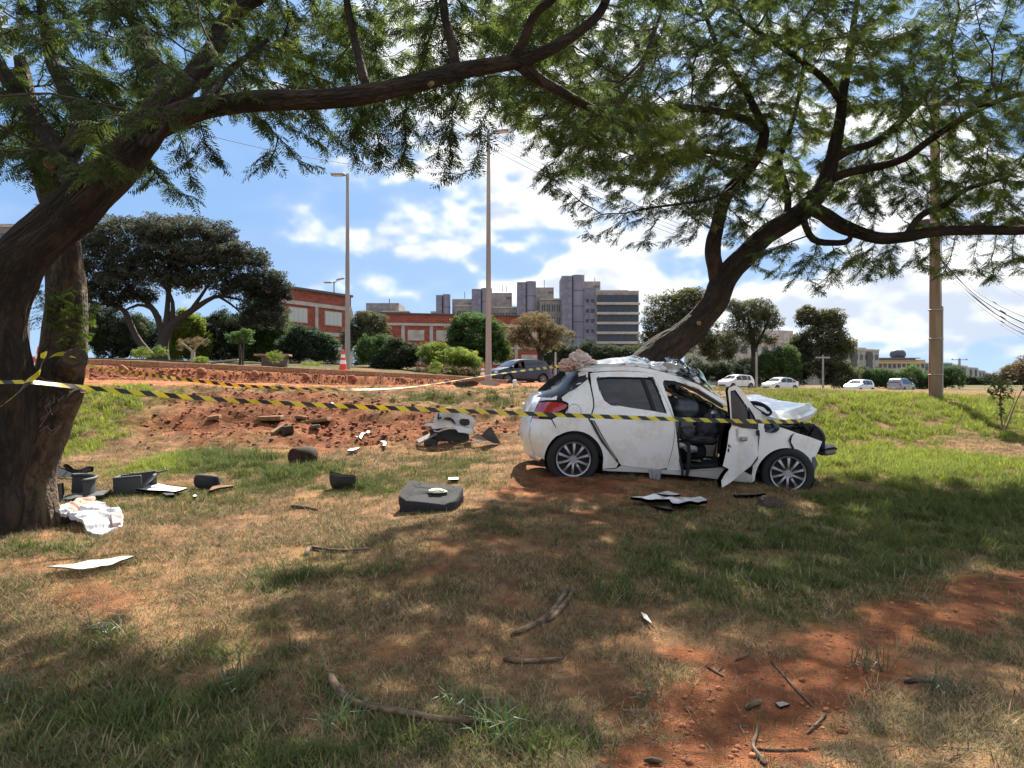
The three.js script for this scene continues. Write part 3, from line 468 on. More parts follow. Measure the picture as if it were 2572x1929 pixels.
{ // the young tree on the lawn at the right edge, with two leaning stakes
  const b = G(1003, 431), d = -b.z, k = d / FOC, t = thing('sapling', 'young leafy sapling with leaning bare stems on the lawn at the right edge', 'sapling', [b.x, b.y - 0.05, b.z]), r = rng(88), at = (x, y, z = 0) => P(x, y, d + z).sub(t.position);
  const stem = (name, pts, r0, r1) => mesh(name, sweep(new Acc(), ...smoothLine(pts, pts.map((_, i) => lerp(r0, r1, i / (pts.length - 1))), 0.06), 8, 0.15, pts[0].x).geo(), bareTwig, t);
  stem('trunk', [at(1003, 432), at(1001, 415), at(1000, 400), at(1001, 385), at(1000, 374)], 0.022, 0.008); stem('stem', [at(1005, 432), at(1010, 418), at(1017, 400), at(1024, 386), at(1030, 374)], 0.02, 0.012); stem('stem', [at(1002, 432), at(1006, 420), at(1012, 406), at(1016, 392)], 0.012, 0.006);
  for (const [x, y] of [[992, 390], [1008, 384], [995, 380], [1006, 394]]) stem('twig', [at(1001, y + 8), at((x + 1001) / 2, y + 3), at(x, y)], 0.007, 0.003);
  const leafG = (() => { const a = new Acc(); a.grid(2, 4, (u, v) => { const w = 0.022 * Math.sin(Math.PI * Math.min(0.98, v + 0.04)), x = (u - 0.5) * 2; return [v * 0.1, -0.03 * v * v - Math.abs(x) * 0.006, x * w]; }); return a.geo(); })(), n = 260, im = new THREE.InstancedMesh(leafG, crownMat, n), e = new THREE.Euler(), q = new THREE.Quaternion(), m = new THREE.Matrix4();
  for (let i = 0; i < n; i++) { const c = inEllipsoid(at(1000, 386), [13 * k, 15 * k, 12 * k], r); if (i % 9 === 0) c.copy(at(1001, 396 + r() * 20)); e.set(r() - 0.5, r() * 6.28, -0.6 + r(), 'YXZ'); const s = 0.7 + 0.7 * r(), v = 0.8 + 0.5 * r(); im.setMatrixAt(i, m.compose(c, q.setFromEuler(e), V(s, s, s))); im.setColorAt(i, rgb(0.09 * v, 0.13 * v, 0.04 * v)); }
  im.name = 'leaves'; im.userData.kind = 'stuff'; im.castShadow = true; t.add(im);
}
// ------------------------------------------------------------------ trees and bushes beyond the kerb
function clump(seed, n, size, leaf) {                 // a spray of small leaf-sized faces
  const r = rng(seed), acc = new Acc();
  for (let k = 0; k < n; k++) {
    const c = inEllipsoid(V(0, 0, 0), [size, size * 0.55, size], r), a = r() * 6.28, t = (r() - 0.5) * 1.5, l = leaf * (0.6 + 0.8 * r()), w = l * 0.45, dx = V(Math.cos(a) * Math.cos(t), Math.sin(t), Math.sin(a) * Math.cos(t)), up = V(r() - 0.5, 1, r() - 0.5), s = dx.clone().cross(up).normalize();
    const p = (u, v) => c.clone().addScaledVector(dx, u * l).addScaledVector(s, v * w), A = p(-0.5, 0), B = p(0.05, 0.5), C = p(0.5, 0), D = p(0.05, -0.5);
    acc.q(...[A, B, C, D].map((q) => acc.v(q.x, q.y, q.z)));
  }
  return acc.geo();
}
const clumps = [clump(1, 22, 0.5, 0.26), clump(2, 20, 0.5, 0.3), clump(3, 26, 0.5, 0.22)];
const farLeaf = phys([1, 1, 1], 0.9, { transmission: 0.45, thickness: 0, specularIntensity: 0.2 });
const farBark = std([0.05, 0.037, 0.03], 0.95), paleBark = std([0.36, 0.31, 0.26], 0.9);
const PAL = { dark: [[0.0454, 0.068, 0.0356], [0.0648, 0.0907, 0.0421], [0.0892, 0.1134, 0.0486]], grey: [[0.05, 0.06, 0.042], [0.075, 0.085, 0.058], [0.11, 0.115, 0.085]], olive: [[0.081, 0.094, 0.0486], [0.1134, 0.1216, 0.0583], [0.162, 0.162, 0.0728]], green: [[0.0568, 0.1054, 0.0356], [0.0892, 0.162, 0.0454], [0.1458, 0.2268, 0.0568]], lime: [[0.1458, 0.2106, 0.0406], [0.243, 0.3078, 0.0486], [0.324, 0.3726, 0.0648]], blue: [[0.0486, 0.081, 0.0486], [0.0648, 0.1069, 0.0551], [0.0972, 0.1378, 0.0648]], brown: [[0.162, 0.1216, 0.0648], [0.2268, 0.162, 0.081], [0.1944, 0.1944, 0.081]] };
let farSeed = 900;
// lobes: [px, py, half width px, half height px]; the crown is scattered through a shell of each lobe
function farTree(name, label, cat, d, groundPx, lobes, pal, o = {}) {
  const r = rng(++farSeed), gx = (groundPx - 512) / FOC * d, base = V(gx, (o.y ?? H(gx, -d)), -d), root = thing(name, label, cat, [base.x, base.y, base.z], 0, o.group), k = d / FOC;
  if (o.limbs) { const a = new Acc(); for (const L of o.limbs) { const [p, rad] = smoothLine(L.p.map(([x, y, dd]) => P(x, y, dd ?? d).sub(base)), L.r, 0.5); sweep(a, p, rad, 8, 0.15, r() * 9); } mesh('trunk', a.geo(), o.bark ?? farBark, root); }
  const size = (o.size ?? 6) * 1.25 * k, list = [];             // size of one spray, as it appears
  for (const [x, y, w, h, n] of lobes) {
    const c = P(x, y, d).sub(base), rx = w * k, ry = h * k, rz = rx * (o.deep ?? 0.8);
    for (let j = 0; j < n * 2.2; j++) {
      const u = r() * 2 - 1, a = r() * 6.283, s = Math.sqrt(1 - u * u), q = (o.hollow ?? 0.55) + (1 - (o.hollow ?? 0.55)) * Math.sqrt(r());
      const bump = 0.6 + 0.8 * fbm(Math.cos(a) * s * 2.6 + x, u * 2.6 + y, Math.sin(a) * s * 2.6, 3);
      if (u < (o.under ?? -0.75)) continue;
      list.push(V(c.x + Math.cos(a) * s * rx * q * bump, c.y + u * ry * q * bump, c.z + Math.sin(a) * s * rz * q * bump));
    }
  }
  const im = new THREE.InstancedMesh(clumps[farSeed % 3], farLeaf, list.length), e = new THREE.Euler(), q = new THREE.Quaternion(), m = new THREE.Matrix4(), P3 = PAL[pal];
  list.forEach((p, j) => { e.set((r() - 0.5) * 0.8, r() * 6.28, (r() - 0.5) * 0.8); const s = size * (0.7 + 0.7 * r()); im.setMatrixAt(j, m.compose(p, q.setFromEuler(e), V(s, s, s))); const t = clamp(fbm(p.x / (6 * size) + 3, p.y / (4 * size), p.z / (6 * size), 2) * 2 - 0.5 + (r() - 0.5) * 0.5) * 1.99, c = P3[Math.floor(t)], c2 = P3[Math.floor(t) + 1] ?? c, f = t % 1, v = 0.8 + 0.4 * r(); im.setColorAt(j, rgb(lerp(c[0], c2[0], f) * v, lerp(c[1], c2[1], f) * v, lerp(c[2], c2[2], f) * v)); });
  im.name = 'crown'; im.userData.kind = 'stuff'; im.castShadow = im.receiveShadow = true; root.add(im);
  return root;
}
const lobeRow = (x0, x1, y0, y1, n, k, seed) => { const r = rng(seed), a = []; for (let i = 0; i < n; i++) { const w = (x1 - x0) / n * 0.85, h = (y1 - y0) / 2; a.push([x0 + (i + 0.5) * (x1 - x0) / n + (r() - 0.5) * w * 0.4, y0 + h + (r() - 0.3) * h * 0.5, w, h * (0.75 + 0.3 * r()), k]); } return a; };
// the big umbrella-shaped tree on the left
farTree('umbrella_tree', 'large dark umbrella-shaped tree on the left with bare spreading limbs, beyond the dirt strip', 'tree', 50, 162,
  [[130, 237, 52, 20, 420], [185, 235, 50, 18, 420], [225, 258, 45, 16, 330], [262, 283, 28, 14, 200], [150, 284, 60, 12, 200], [205, 262, 55, 18, 260], [175, 255, 60, 14, 240], [100, 265, 34, 30, 330], [150, 270, 46, 18, 300], [205, 280, 42, 12, 200], [95, 300, 28, 16, 170], [240, 292, 26, 10, 120], [280, 296, 11, 6, 60], [262, 316, 26, 24, 260], [135, 298, 22, 6, 60], [110, 290, 40, 22, 160]], 'grey',
  { size: 6.5, hollow: 0.3, under: -0.55, limbs: [{ p: [[163, 366], [162, 350], [165, 335], [172, 325], [185, 315], [200, 305], [218, 296], [240, 300]], r: [0.5, 0.4, 0.375, 0.3, 0.225, 0.175, 0.125, 0.06] }, { p: [[164, 338], [160, 325], [155, 312], [146, 302], [135, 294], [120, 290]], r: [0.3, 0.225, 0.2, 0.15, 0.1, 0.05] }, { p: [[166, 332], [167, 315], [168, 298], [170, 280], [172, 262], [180, 245]], r: [0.225, 0.19, 0.16, 0.13, 0.1, 0.05] }, { p: [[172, 325], [172, 300], [160, 280], [150, 262]], r: [0.175, 0.125, 0.1, 0.05] }, { p: [[190, 312], [205, 290], [215, 275]], r: [0.15, 0.1, 0.05] }, { p: [[158, 364], [150, 355], [140, 343], [132, 328], [125, 312], [115, 306], [100, 304]], r: [0.3, 0.275, 0.225, 0.2, 0.175, 0.1, 0.05] }, { p: [[160, 318], [150, 308], [138, 305], [122, 312]], r: [0.15, 0.125, 0.1, 0.05] }, { p: [[218, 296], [232, 305], [244, 316]], r: [0.1, 0.07, 0.04] }] });
farTree('backdrop_tree', 'dark mass of tall trees behind the twin trunk on the left', 'trees', 62, 100, [...lobeRow(74, 140, 305, 362, 3, 260, 1), [110, 330, 24, 30, 250]], 'dark', { size: 7 });
farTree('backdrop_tree', 'row of dark trees filling the space below the umbrella tree', 'trees', 64, 190, lobeRow(120, 290, 312, 366, 6, 220, 44), 'dark', { size: 6 });
farTree('bushy_tree', 'yellow-green bushy tree under the right side of the umbrella tree', 'tree', 55, 188, [[186, 330, 17, 20, 300], [178, 345, 14, 18, 180], [198, 345, 12, 18, 170]], 'lime', { size: 6 });
farTree('hedge_tree', 'dark dense tree between the yellow-green tree and the red building', 'tree', 57, 232, [[222, 335, 20, 24, 380], [245, 340, 18, 24, 330], [232, 352, 30, 14, 260]], 'dark', { size: 6 });
farTree('bushy_tree', 'sunlit mid-green tree standing at the left end of the red building', 'tree', 56, 272, [[258, 320, 20, 24, 260], [274, 328, 15, 28, 260], [262, 350, 18, 14, 160]], 'green', { size: 6 });
farTree('round_bush', 'dark blue-green bush before the red building, left of the tall lamp post', 'bush', 54, 312, [[305, 345, 22, 19, 420], [325, 350, 14, 16, 220], [292, 350, 16, 15, 200]], 'blue', { size: 5.5 });
farTree('brown_tree', 'brownish round tree right behind the tall lamp post', 'tree', 62, 368, [[368, 330, 20, 17, 380], [352, 340, 12, 14, 120]], 'olive', { size: 5.5 });
farTree('round_bush', 'light green bush just right of the first tall lamp post', 'bush', 52, 372, [[372, 352, 16, 15, 260], [385, 350, 12, 14, 160]], 'green', { size: 5.5 });
farTree('round_bush', 'dark rounded bush right of the light green one by the kerb', 'bush', 51, 397, [[398, 356, 20, 16, 420], [388, 362, 16, 11, 160]], 'dark', { size: 5.5 });
farTree('spreading_shrub', 'yellow-green spreading shrub with a brown twiggy base by the kerb', 'shrub', 50, 450, [[447, 357, 30, 9, 420], [435, 352, 16, 9, 160], [465, 362, 18, 8, 170], [455, 372, 34, 6, 140]], 'lime', { size: 5 });
farTree('twiggy_shrub', 'brown twiggy low shrub under the yellow-green one', 'shrub', 49, 448, [[450, 371, 34, 6, 230]], 'brown', { size: 4.5 });
farTree('round_tree', 'round dense green tree behind the second tall lamp post', 'tree', 66, 477, [[477, 336, 29, 23, 620], [492, 350, 18, 16, 220], [462, 350, 14, 16, 160]], 'green', { size: 5.5 });
farTree('open_tree', 'thin brown-leaved tree with open twigs before the tower block', 'tree', 64, 540, [[535, 325, 20, 13, 130], [555, 336, 18, 11, 110], [520, 338, 14, 10, 80], [540, 345, 26, 8, 80]], 'brown', { size: 5.5, hollow: 0.2, limbs: [{ p: [[541, 372], [541, 360], [538, 348], [530, 335], [525, 322]], r: [0.25, 0.22, 0.18, 0.12, 0.06] }, { p: [[541, 358], [547, 345], [554, 334], [562, 328]], r: [0.16, 0.14, 0.1, 0.05] }, { p: [[539, 350], [540, 335], [538, 318]], r: [0.12, 0.1, 0.05] }] });
farTree('hedge', 'dark hedge of trees at the foot of the tower block, behind the wreck', 'hedge', 72, 600, lobeRow(548, 652, 342, 374, 6, 190, 7), 'dark', { size: 5.5 });
farTree('tall_tree', 'tall hazy tree behind the leaning trunk', 'tree', 92, 690, [[668, 322, 26, 30, 330], [690, 330, 30, 34, 380], [690, 300, 22, 12, 150], [660, 345, 22, 18, 180], [720, 350, 20, 16, 160]], 'olive', { size: 5.5, hollow: 0.35 });
farTree('tall_tree', 'tall tree with a pale trunk right of the leaning trunk', 'tree', 95, 755, [[752, 312, 24, 13, 240], [742, 330, 18, 14, 150], [768, 322, 16, 12, 120], [760, 340, 20, 8, 80], [735, 306, 10, 7, 50]], 'olive', { size: 5.5, hollow: 0.3, limbs: [{ p: [[754, 376], [754, 355], [752, 335], [748, 318]], r: [0.45, 0.35, 0.3, 0.15] }, { p: [[754, 350], [762, 335], [768, 322]], r: [0.25, 0.18, 0.1] }] });
farTree('bushy_tree', 'lower green tree between the two tall trees on the right', 'tree', 90, 776, lobeRow(762, 793, 340, 380, 2, 220, 9), 'green', { size: 5.5 });
farTree('tall_tree', 'tallest dark tree on the right, with a feathery top beside the pale blocks', 'tree', 94, 822, [[808, 318, 12, 12, 100], [828, 322, 17, 13, 170], [820, 342, 28, 18, 330], [812, 364, 32, 20, 400], [838, 346, 16, 14, 140], [800, 350, 12, 16, 100], [838, 375, 20, 14, 160]], 'olive', { size: 5.5, hollow: 0.3 });
farTree('roadside_bushes', 'green bushes beyond the road behind the parked white cars', 'bushes', 96, 730, lobeRow(690, 800, 360, 390, 7, 150, 12), 'dark', { size: 5 });
farTree('roadside_bushes', 'green bushes beyond the road behind the silver car', 'bushes', 110, 880, lobeRow(838, 960, 366, 392, 9, 150, 15), 'green', { size: 4.5 });
farTree('roadside_bushes', 'distant line of dark trees at the right end of the road', 'trees', 190, 985, lobeRow(940, 1030, 374, 390, 8, 90, 17), 'dark', { size: 4 });
farTree('brown_tree', 'brownish tree at the right edge behind the sapling', 'tree', 60, 1020, [[1020, 372, 20, 9, 200], [1035, 366, 20, 12, 160], [1004, 380, 8, 6, 60]], 'brown', { size: 5, limbs: [{ p: [[1026, 392], [1024, 380], [1020, 370]], r: [0.2, 0.15, 0.08] }] });
farTree('young_tree', 'bare young tree with a pale stem on the verge under the umbrella tree', 'sapling', 40, 193, [[188, 345, 12, 7, 26], [200, 342, 10, 6, 24]], 'brown', { size: 3.5, limbs: [{ p: [[193, 365], [193, 350]], r: [0.12, 0.1] }, { p: [[193, 352], [200, 343], [208, 338]], r: [0.06, 0.05, 0.02] }, { p: [[193, 352], [186, 346], [180, 342]], r: [0.06, 0.05, 0.02] }], bark: paleBark });
farTree('young_tree', 'small flat-topped young tree on a thin stem on the verge', 'sapling', 40, 240, [[235, 337, 9, 6, 40], [246, 333, 8, 5, 34], [241, 341, 13, 4, 26]], 'green', { size: 3.6, hollow: 0.1, limbs: [{ p: [[240, 367], [240, 350], [239, 338]], r: [0.08, 0.07, 0.04] }, { p: [[243, 367], [243, 350], [245, 338]], r: [0.05, 0.05, 0.03] }] });
for (const [x, y, w, h, n, l] of [[141, 353, 10, 7, 60, 'small lime weed bush on the kerb verge left of the leaning limb'], [160, 352, 7, 7, 44, 'small lime weed bush at the foot of the umbrella tree'], [201, 361, 8, 5, 40, 'small lime weed bush right of the pale young tree'], [275, 357, 9, 7, 50, 'pale green weed bush beside the low brick box'], [312, 364, 12, 3, 40, 'low weed patch on the verge before the dark blue-green bush'], [436, 366, 7, 8, 40, 'upright pale weed left of the yellow-green shrub']]) farTree('weed_bush', l, 'weeds', kerbD(x) + 3, x, [[x, y, w, h, n]], 'lime', { size: 3.2, hollow: 0.1 });

farTree('backdrop_bushes', 'dark line of bushes far behind the bushes on the kerb verge, left half', 'bushes', 96, 400, lobeRow(150, 560, 346, 376, 16, 90, 31), 'dark', { size: 5 });
// ------------------------------------------------------------------ buildings
const brickTex = texture(256, (u, v) => { const row = Math.floor(v * 16), b = (u * 8 + (row % 2) * 0.5) % 1, m = (v * 16) % 1 < 0.1 || b < 0.05, n = hash3(Math.floor(u * 8 + (row % 2) * 0.5), row, 3); return m ? [0.72, 0.6, 0.55] : [0.82 + 0.18 * n, 0.8 + 0.18 * n, 0.8 + 0.18 * n]; });
const wallTex = texture(256, (u, v) => { const k = 0.82 + 0.3 * (fbm(u * 6, v * 6, 3, 5, 6) - 0.4); return [k, k, k]; });
const brick = std([0.36, 0.1, 0.065], 0.9, { map: brickTex }), cream = std([0.62, 0.56, 0.5], 0.85, { map: wallTex }), blind = std([0.5, 0.5, 0.47], 0.6), pane = std([0.05, 0.06, 0.075], 0.12), greyWall = std([0.3, 0.28, 0.28], 0.85, { map: wallTex }), towerWall = std([0.3, 0.29, 0.37], 0.8, { map: wallTex }), towerPale = std([0.42, 0.37, 0.34], 0.8, { map: wallTex }), glassDark = std([0.035, 0.04, 0.06], 0.15), roofDark = std([0.1, 0.09, 0.09], 0.8);
// a building laid out along a facade line from A to B (left to right as seen), u metres along, v metres up, depth behind
function facade(A, B, ground) {
  const dir = V(B.x - A.x, 0, B.z - A.z), len = dir.length(); dir.normalize(); const back = V(dir.z, 0, -dir.x); if (back.z > 0) back.negate();
  const ang = Math.atan2(-dir.z, dir.x), o = V(A.x, ground, A.z);
  const box = (name, m, par, root, u0, u1, v0, v1, z0, z1, bevel = 0) => {   // z: metres in front (+) of the facade line
    const w = u1 - u0, h = v1 - v0, t = z1 - z0, g = bevel ? new RoundedBoxGeometry(w, h, t, 2, bevel) : new THREE.BoxGeometry(w, h, t);
    if (!bevel) { const uv = g.attributes.uv, q = g.attributes.normal; for (let i = 0; i < uv.count; i++) { const nx = Math.abs(q.getX(i)), ny = Math.abs(q.getY(i)); uv.setXY(i, uv.getX(i) * (nx > 0.5 ? t : w) * 0.3, uv.getY(i) * (ny > 0.5 ? t : h) * 0.3); } }
    const M = new THREE.Mesh(g, m); M.name = name; M.position.set((u0 + u1) / 2, (v0 + v1) / 2, (z0 + z1) / 2); M.castShadow = M.receiveShadow = true; par.add(M); return M;
  };
  return { len, ang, o, dir, box, start(name, label, cat = 'building') { return thing(name, label, cat, [o.x, o.y, o.z], ang); } };
}
const wU = (px, d, A, dir) => { // metres along the facade for a bearing
  const t = (px - 512) / FOC; return (t * -A.z - A.x) / (dir.x + t * dir.z); };
{ // red brick building with white bands, left
  const A = P(279, 360, 66), B = P(351, 360, 74), f = facade(A, B, H(A.x, A.z) - 0.3), b = f.start('brick_building', 'red brick building with white bands and white blinds, left of the tall lamp post'), hgt = 7.1, L = f.len;
  f.box('wall', brick, b, b, 0, L, 0, hgt, -2.5, 0);
  f.box('roof_edge', roofDark, b, b, -0.15, L + 0.1, hgt, hgt + 0.22, -2.7, 0.2);
  for (const v of [0.6, 3.15, 5.75]) f.box('floor_band', cream, b, b, -0.04, L + 0.04, v, v + 0.34, -0.2, 0.1);
  const bays = [-0.03, 0.47, 0.98]; for (const t of bays) f.box('pier', cream, b, b, t * L, t * L + 0.38, 0, 5.8, -0.2, 0.07);
  for (const v of [1.45, 4.15]) for (const t of [0.24, 0.73]) { const w = f.box('window', cream, b, b, t * L - 1.15, t * L + 1.15, v, v + 1.35, -0.1, 0.05), k = Math.ceil(4); for (let j = 0; j < 4; j++) { const m = f.box('blind', blind, w, b, -1.07 + j * 0.54, -1.07 + j * 0.54 + 0.51, -0.6, 0.6, 0.055, 0.1); } }
}
{ // second brick building, centre
  const A = P(386, 360, 86), B = P(548, 360, 90), f = facade(A, B, H(A.x, A.z) - 0.2), b = f.start('brick_building', 'long red brick building half hidden by bushes, right of the tall lamp post'), L = f.len, hgt = 6.5;
  f.box('wall', brick, b, b, 0, L, 0, hgt, -10, 0);
  f.box('roof_edge', roofDark, b, b, -0.1, L + 0.1, hgt, hgt + 0.14, -10.2, 0.15);
  for (const v of [0.1, 2.6, 5.2]) f.box('floor_band', cream, b, b, -0.03, L + 0.03, v, v + 0.28, -0.2, 0.1);
  for (let k = 0; k < 6; k++) { const u = wU(403 + k * 28.3, 86, A, f.dir); if (u < L) f.box('pier', cream, b, b, u - 0.2, u + 0.2, 0, 5.3, -0.2, 0.07); }
  for (let k = -1; k < 5; k++) for (const v of [0.75, 3.5]) { const u = wU(416 + k * 28.3, 86, A, f.dir); if (u < 1 || u > L - 1.2) continue; const w = f.box('window', cream, b, b, u - 0.95, u + 0.95, v, v + 1.2, -0.1, 0.04); for (let j = 0; j < 3; j++) f.box('pane', pane, w, b, -0.88 + j * 0.6, -0.88 + j * 0.6 + 0.56, -0.53, 0.53, 0.03, 0.06); }
}
{ // small stepped grey block
  const d = 150, k = d / FOC, A = P(357, 350, d), B = P(409, 350, d), f = facade(A, B, 1.5), b = f.start('grey_block', 'stepped grey block behind the brown tree, between the brick buildings'), y = (py) => EY + (384 - py) * k - 1.5, x = (px) => (px - 357) * k;
  f.box('wall', greyWall, b, b, 0, x(409), 0, y(312), -14, 0); f.box('wall', std([0.36, 0.33, 0.32], 0.85, { map: wallTex }), b, b, x(365), x(398), y(312), y(302.5), -10, -1); f.box('stair_tower', greyWall, b, b, x(374), x(380), 0, y(308), -2, 0.6);
  for (const yy of [316, 320, 325, 330, 335]) for (let j = 0; j < 6; j++) { const w = f.box('window', roofDark, b, b, x(360 + j * 8), x(365.5 + j * 8), y(yy + 2), y(yy), -0.2, 0.06); f.box('pane', pane, w, b, -0.45, 0.45, -0.16, 0.16, 0.12, 0.17); }
  f.box('parapet', cream, b, b, -0.1, x(409) + 0.1, y(312), y(311), -14, 0.25); f.box('aerial', roofDark, b, b, x(385), x(385) + 0.15, y(302.5), y(296), -5, -4.85);
}
{ // tower complex: blind service towers and balconied flats
  const d = 165, k = d / FOC, A = P(430, 350, d), B = P(640, 350, d), f = facade(A, B, 1.2), b = f.start('tower_block', 'long grey-violet apartment complex with blind round-edged towers and banded balconies'), y = (py) => EY + (384 - py) * k - 1.2, x = (px) => (px - 430) * k;
  const tower = (x0, x1, top, z) => { // two half-round shafts side by side with joints
    const m = (x0 + x1) / 2, w = x1 - x0, t = f.box('service_tower', towerWall, b, b, x(x0), x(m - 1), 0, y(top + 1), z - 9, z), h = y(top), g = new THREE.CylinderGeometry((x(x1) - x(m - 1)) / 2, (x(x1) - x(m - 1)) / 2, h, 20), c = new THREE.Mesh(g, towerWall); c.name = 'round_shaft'; c.position.set((x(x1) + x(m - 1)) / 2, h / 2, z - 1); b.add(c); c.castShadow = c.receiveShadow = true;
    for (let j = 1; j < 7; j++) { const jn = new THREE.Mesh(new THREE.CylinderGeometry(g.parameters.radiusTop + 0.05, g.parameters.radiusTop + 0.05, 0.12, 20), roofDark); jn.name = 'joint'; jn.position.set(0, h / 2 - j * h / 7, 0); c.add(jn); }
  };
  const lift = (x0, x1, top, z) => { const q = f.box('lift_house', towerPale, b, b, x(x0), x(x1), 0, y(top), z - 8, z); for (let j = 0; j < 3; j++) f.box('vent', roofDark, q, b, x(x1) / 2 - x(x0) / 2 - 1.3 + j * 0.4, x(x1) / 2 - x(x0) / 2 - 1.05 + j * 0.4, q.geometry.parameters.height / 2 - 1.4, q.geometry.parameters.height / 2 - 0.9, 3.98, 4.06); };
  lift(450, 472, 296, -6); tower(436, 450, 294, 0); lift(490, 512, 289.5, -6); tower(472, 492, 288.5, 1); lift(535, 555, 284.5, -5); tower(517, 536, 282, 1.5); lift(581, 602, 279.5, -3); tower(561, 583, 276.8, 3);
  const flat = (x0, x1, top, z, rows) => { f.box('wall', towerPale, b, b, x(x0), x(x1), 0, y(top), z - 12, z); f.box('parapet', cream, b, b, x(x0) - 0.05, x(x1) + 0.05, y(top), y(top) + 0.35, z - 12, z + 0.15); for (let j = 0; j < rows; j++) { const v = y(top) - 2.5 - j * 2.75; if (v < 0.5) break; const n = Math.max(1, Math.round((x1 - x0) / 6)); for (let q = 0; q < n; q++) { const u0 = x(x0) + 0.4 + q * (x(x1) - x(x0) - 0.5) / n, w = f.box('window', glassDark, b, b, u0, u0 + (x(x1) - x(x0) - 0.5) / n - 0.35, v, v + 1.5, z - 0.3, z + 0.05); f.box('frame', cream, w, b, -0.04, 0.04, -0.75, 0.75, 0.17, 0.2); } } };
  flat(430, 440, 312, -2, 3); flat(455, 473, 306, -1, 5); flat(492, 518, 308, -0.5, 6); flat(540, 562, 300, 0, 6);
  f.box('wall', towerWall, b, b, x(583), x(595), 0, y(289), -9, 2.2); for (let j = 0; j < 5; j++) for (const q of [0, 1]) f.box('window', glassDark, b, b, x(585 + q * 5), x(588 + q * 5), y(300 + j * 10 + 3.5), y(300 + j * 10), 1.9, 2.28);
  f.box('wall', towerPale, b, b, x(594.5), x(637), 0, y(292), -12, 2.4); f.box('penthouse', cream, b, b, x(597), x(628), y(292), y(290), -10, 0);
  for (let j = 0; j < 6; j++) { const v = y(303 + j * 9.6); if (v < -0.5) break; f.box('balcony_glazing', glassDark, b, b, x(596), x(636), v - 0.2, v + 1.45, 2.3, 2.75); const s = f.box('balcony_slab', cream, b, b, x(595), x(637.6), v - 0.75, v - 0.2, 2.3, 3.5, 0.12); for (let q = 0; q < 7; q++) f.box('mullion', roofDark, s, b, -4 + q * 1.33, -4 + q * 1.33 + 0.09, 0.3, 1.9, -0.12, -0.04); }
  for (const [px, t, h] of [[463, 296, 7], [586, 279, 8], [597, 279.5, 5], [502, 289, 7], [506, 289, 6], [545, 284.5, 8]]) f.box('aerial', roofDark, b, b, x(px), x(px) + 0.12, y(t), y(t - h), -5.1, -4.98);
}
function block(name, label, d, x0, x1, top, o = {}) {
  const k = d / FOC, A = P(x0, 350, d), B = P(x1, 350, d + (o.turn ?? 0)), f = facade(A, B, 0.4), b = f.start(name, label), y = (py) => EY + (384 - py) * k - 0.4, L = f.len, w = (px) => (px - x0) / (x1 - x0) * L, wall = o.wall ?? cream;
  f.box('wall', wall, b, b, 0, L, 0, y(top), -(o.deep ?? 12), 0); f.box('parapet', cream, b, b, -0.05, L + 0.05, y(top), y(top) + 0.4, -(o.deep ?? 12), 0.12);
  for (const [a, c, t, m] of o.boxes ?? []) f.box('roof_house', m ?? cream, b, b, w(a), w(c), y(top) - 0.05, y(t), -7, -1);
  for (const [a, c] of o.strips ?? []) f.box('dark_bay', roofDark, b, b, w(a), w(c), 0, y(top + 1.2), -0.5, 0.25);
  const n = o.cols ?? 5, st = o.floor ?? 2.9; for (let v = y(top) - 2.2, j = 0; v > 0.4 && j < 8; v -= st, j++) for (let q = 0; q < n; q++) { const u = (q + 0.5) * L / n, ww = L / n * (o.wide ?? 0.3), m = f.box('window', o.frame ?? greyWall, b, b, u - ww, u + ww, v, v + 1.35, -0.2, 0.06); f.box('pane', pane, m, b, -ww * 0.86, ww * 0.86, -0.58, 0.58, 0.1, 0.16); }
  return { f, b, y, w, L };
}
block('pale_block', 'pale block with a roof house, seen between the tall trees right of the leaning trunk', 135, 728, 800, 341, { boxes: [[742, 776, 328], [782, 797, 327.5]], cols: 7, turn: 8 });
block('pale_block', 'grey-white block with two dark vertical bays, right of the tallest tree', 175, 838, 879, 350, { boxes: [[847, 861, 341], [861, 870, 346.5]], strips: [[851, 856], [866, 871.5]], cols: 8, wall: std([0.5, 0.46, 0.43], 0.85, { map: wallTex }), turn: 6 });
{ const q = block('yellow_banded_block', 'low block with a yellow band and a dark domed tank on its roof', 230, 878, 925, 361, { cols: 10, wide: 0.36 }); q.f.box('yellow_band', std([0.6, 0.42, 0.16], 0.8), q.b, q.b, -0.1, q.L + 0.1, q.y(363.5), q.y(361.5), -1, 0.3); q.f.box('roof_slab', greyWall, q.b, q.b, -0.6, q.L * 0.86, q.y(358.6), q.y(357.8), -9, 1.2); q.f.box('roof_storey', pane, q.b, q.b, 0.5, q.L * 0.8, q.y(361), q.y(358.6), -8, 0); const m = new THREE.Mesh(new THREE.CapsuleGeometry(1.55, 1.7, 6, 16), std([0.06, 0.065, 0.09], 0.5)); m.name = 'water_tank'; m.rotation.z = Math.PI / 2; m.position.set(q.w(904.5), q.y(354), -4); m.castShadow = true; q.b.add(m); }
block('low_teal_block', 'low block with a teal parapet behind the utility pole', 240, 925, 952, 364, { wall: std([0.1, 0.17, 0.18], 0.7), cols: 6, boxes: [[928, 950, 362.5, std([0.08, 0.15, 0.16], 0.7)]] });
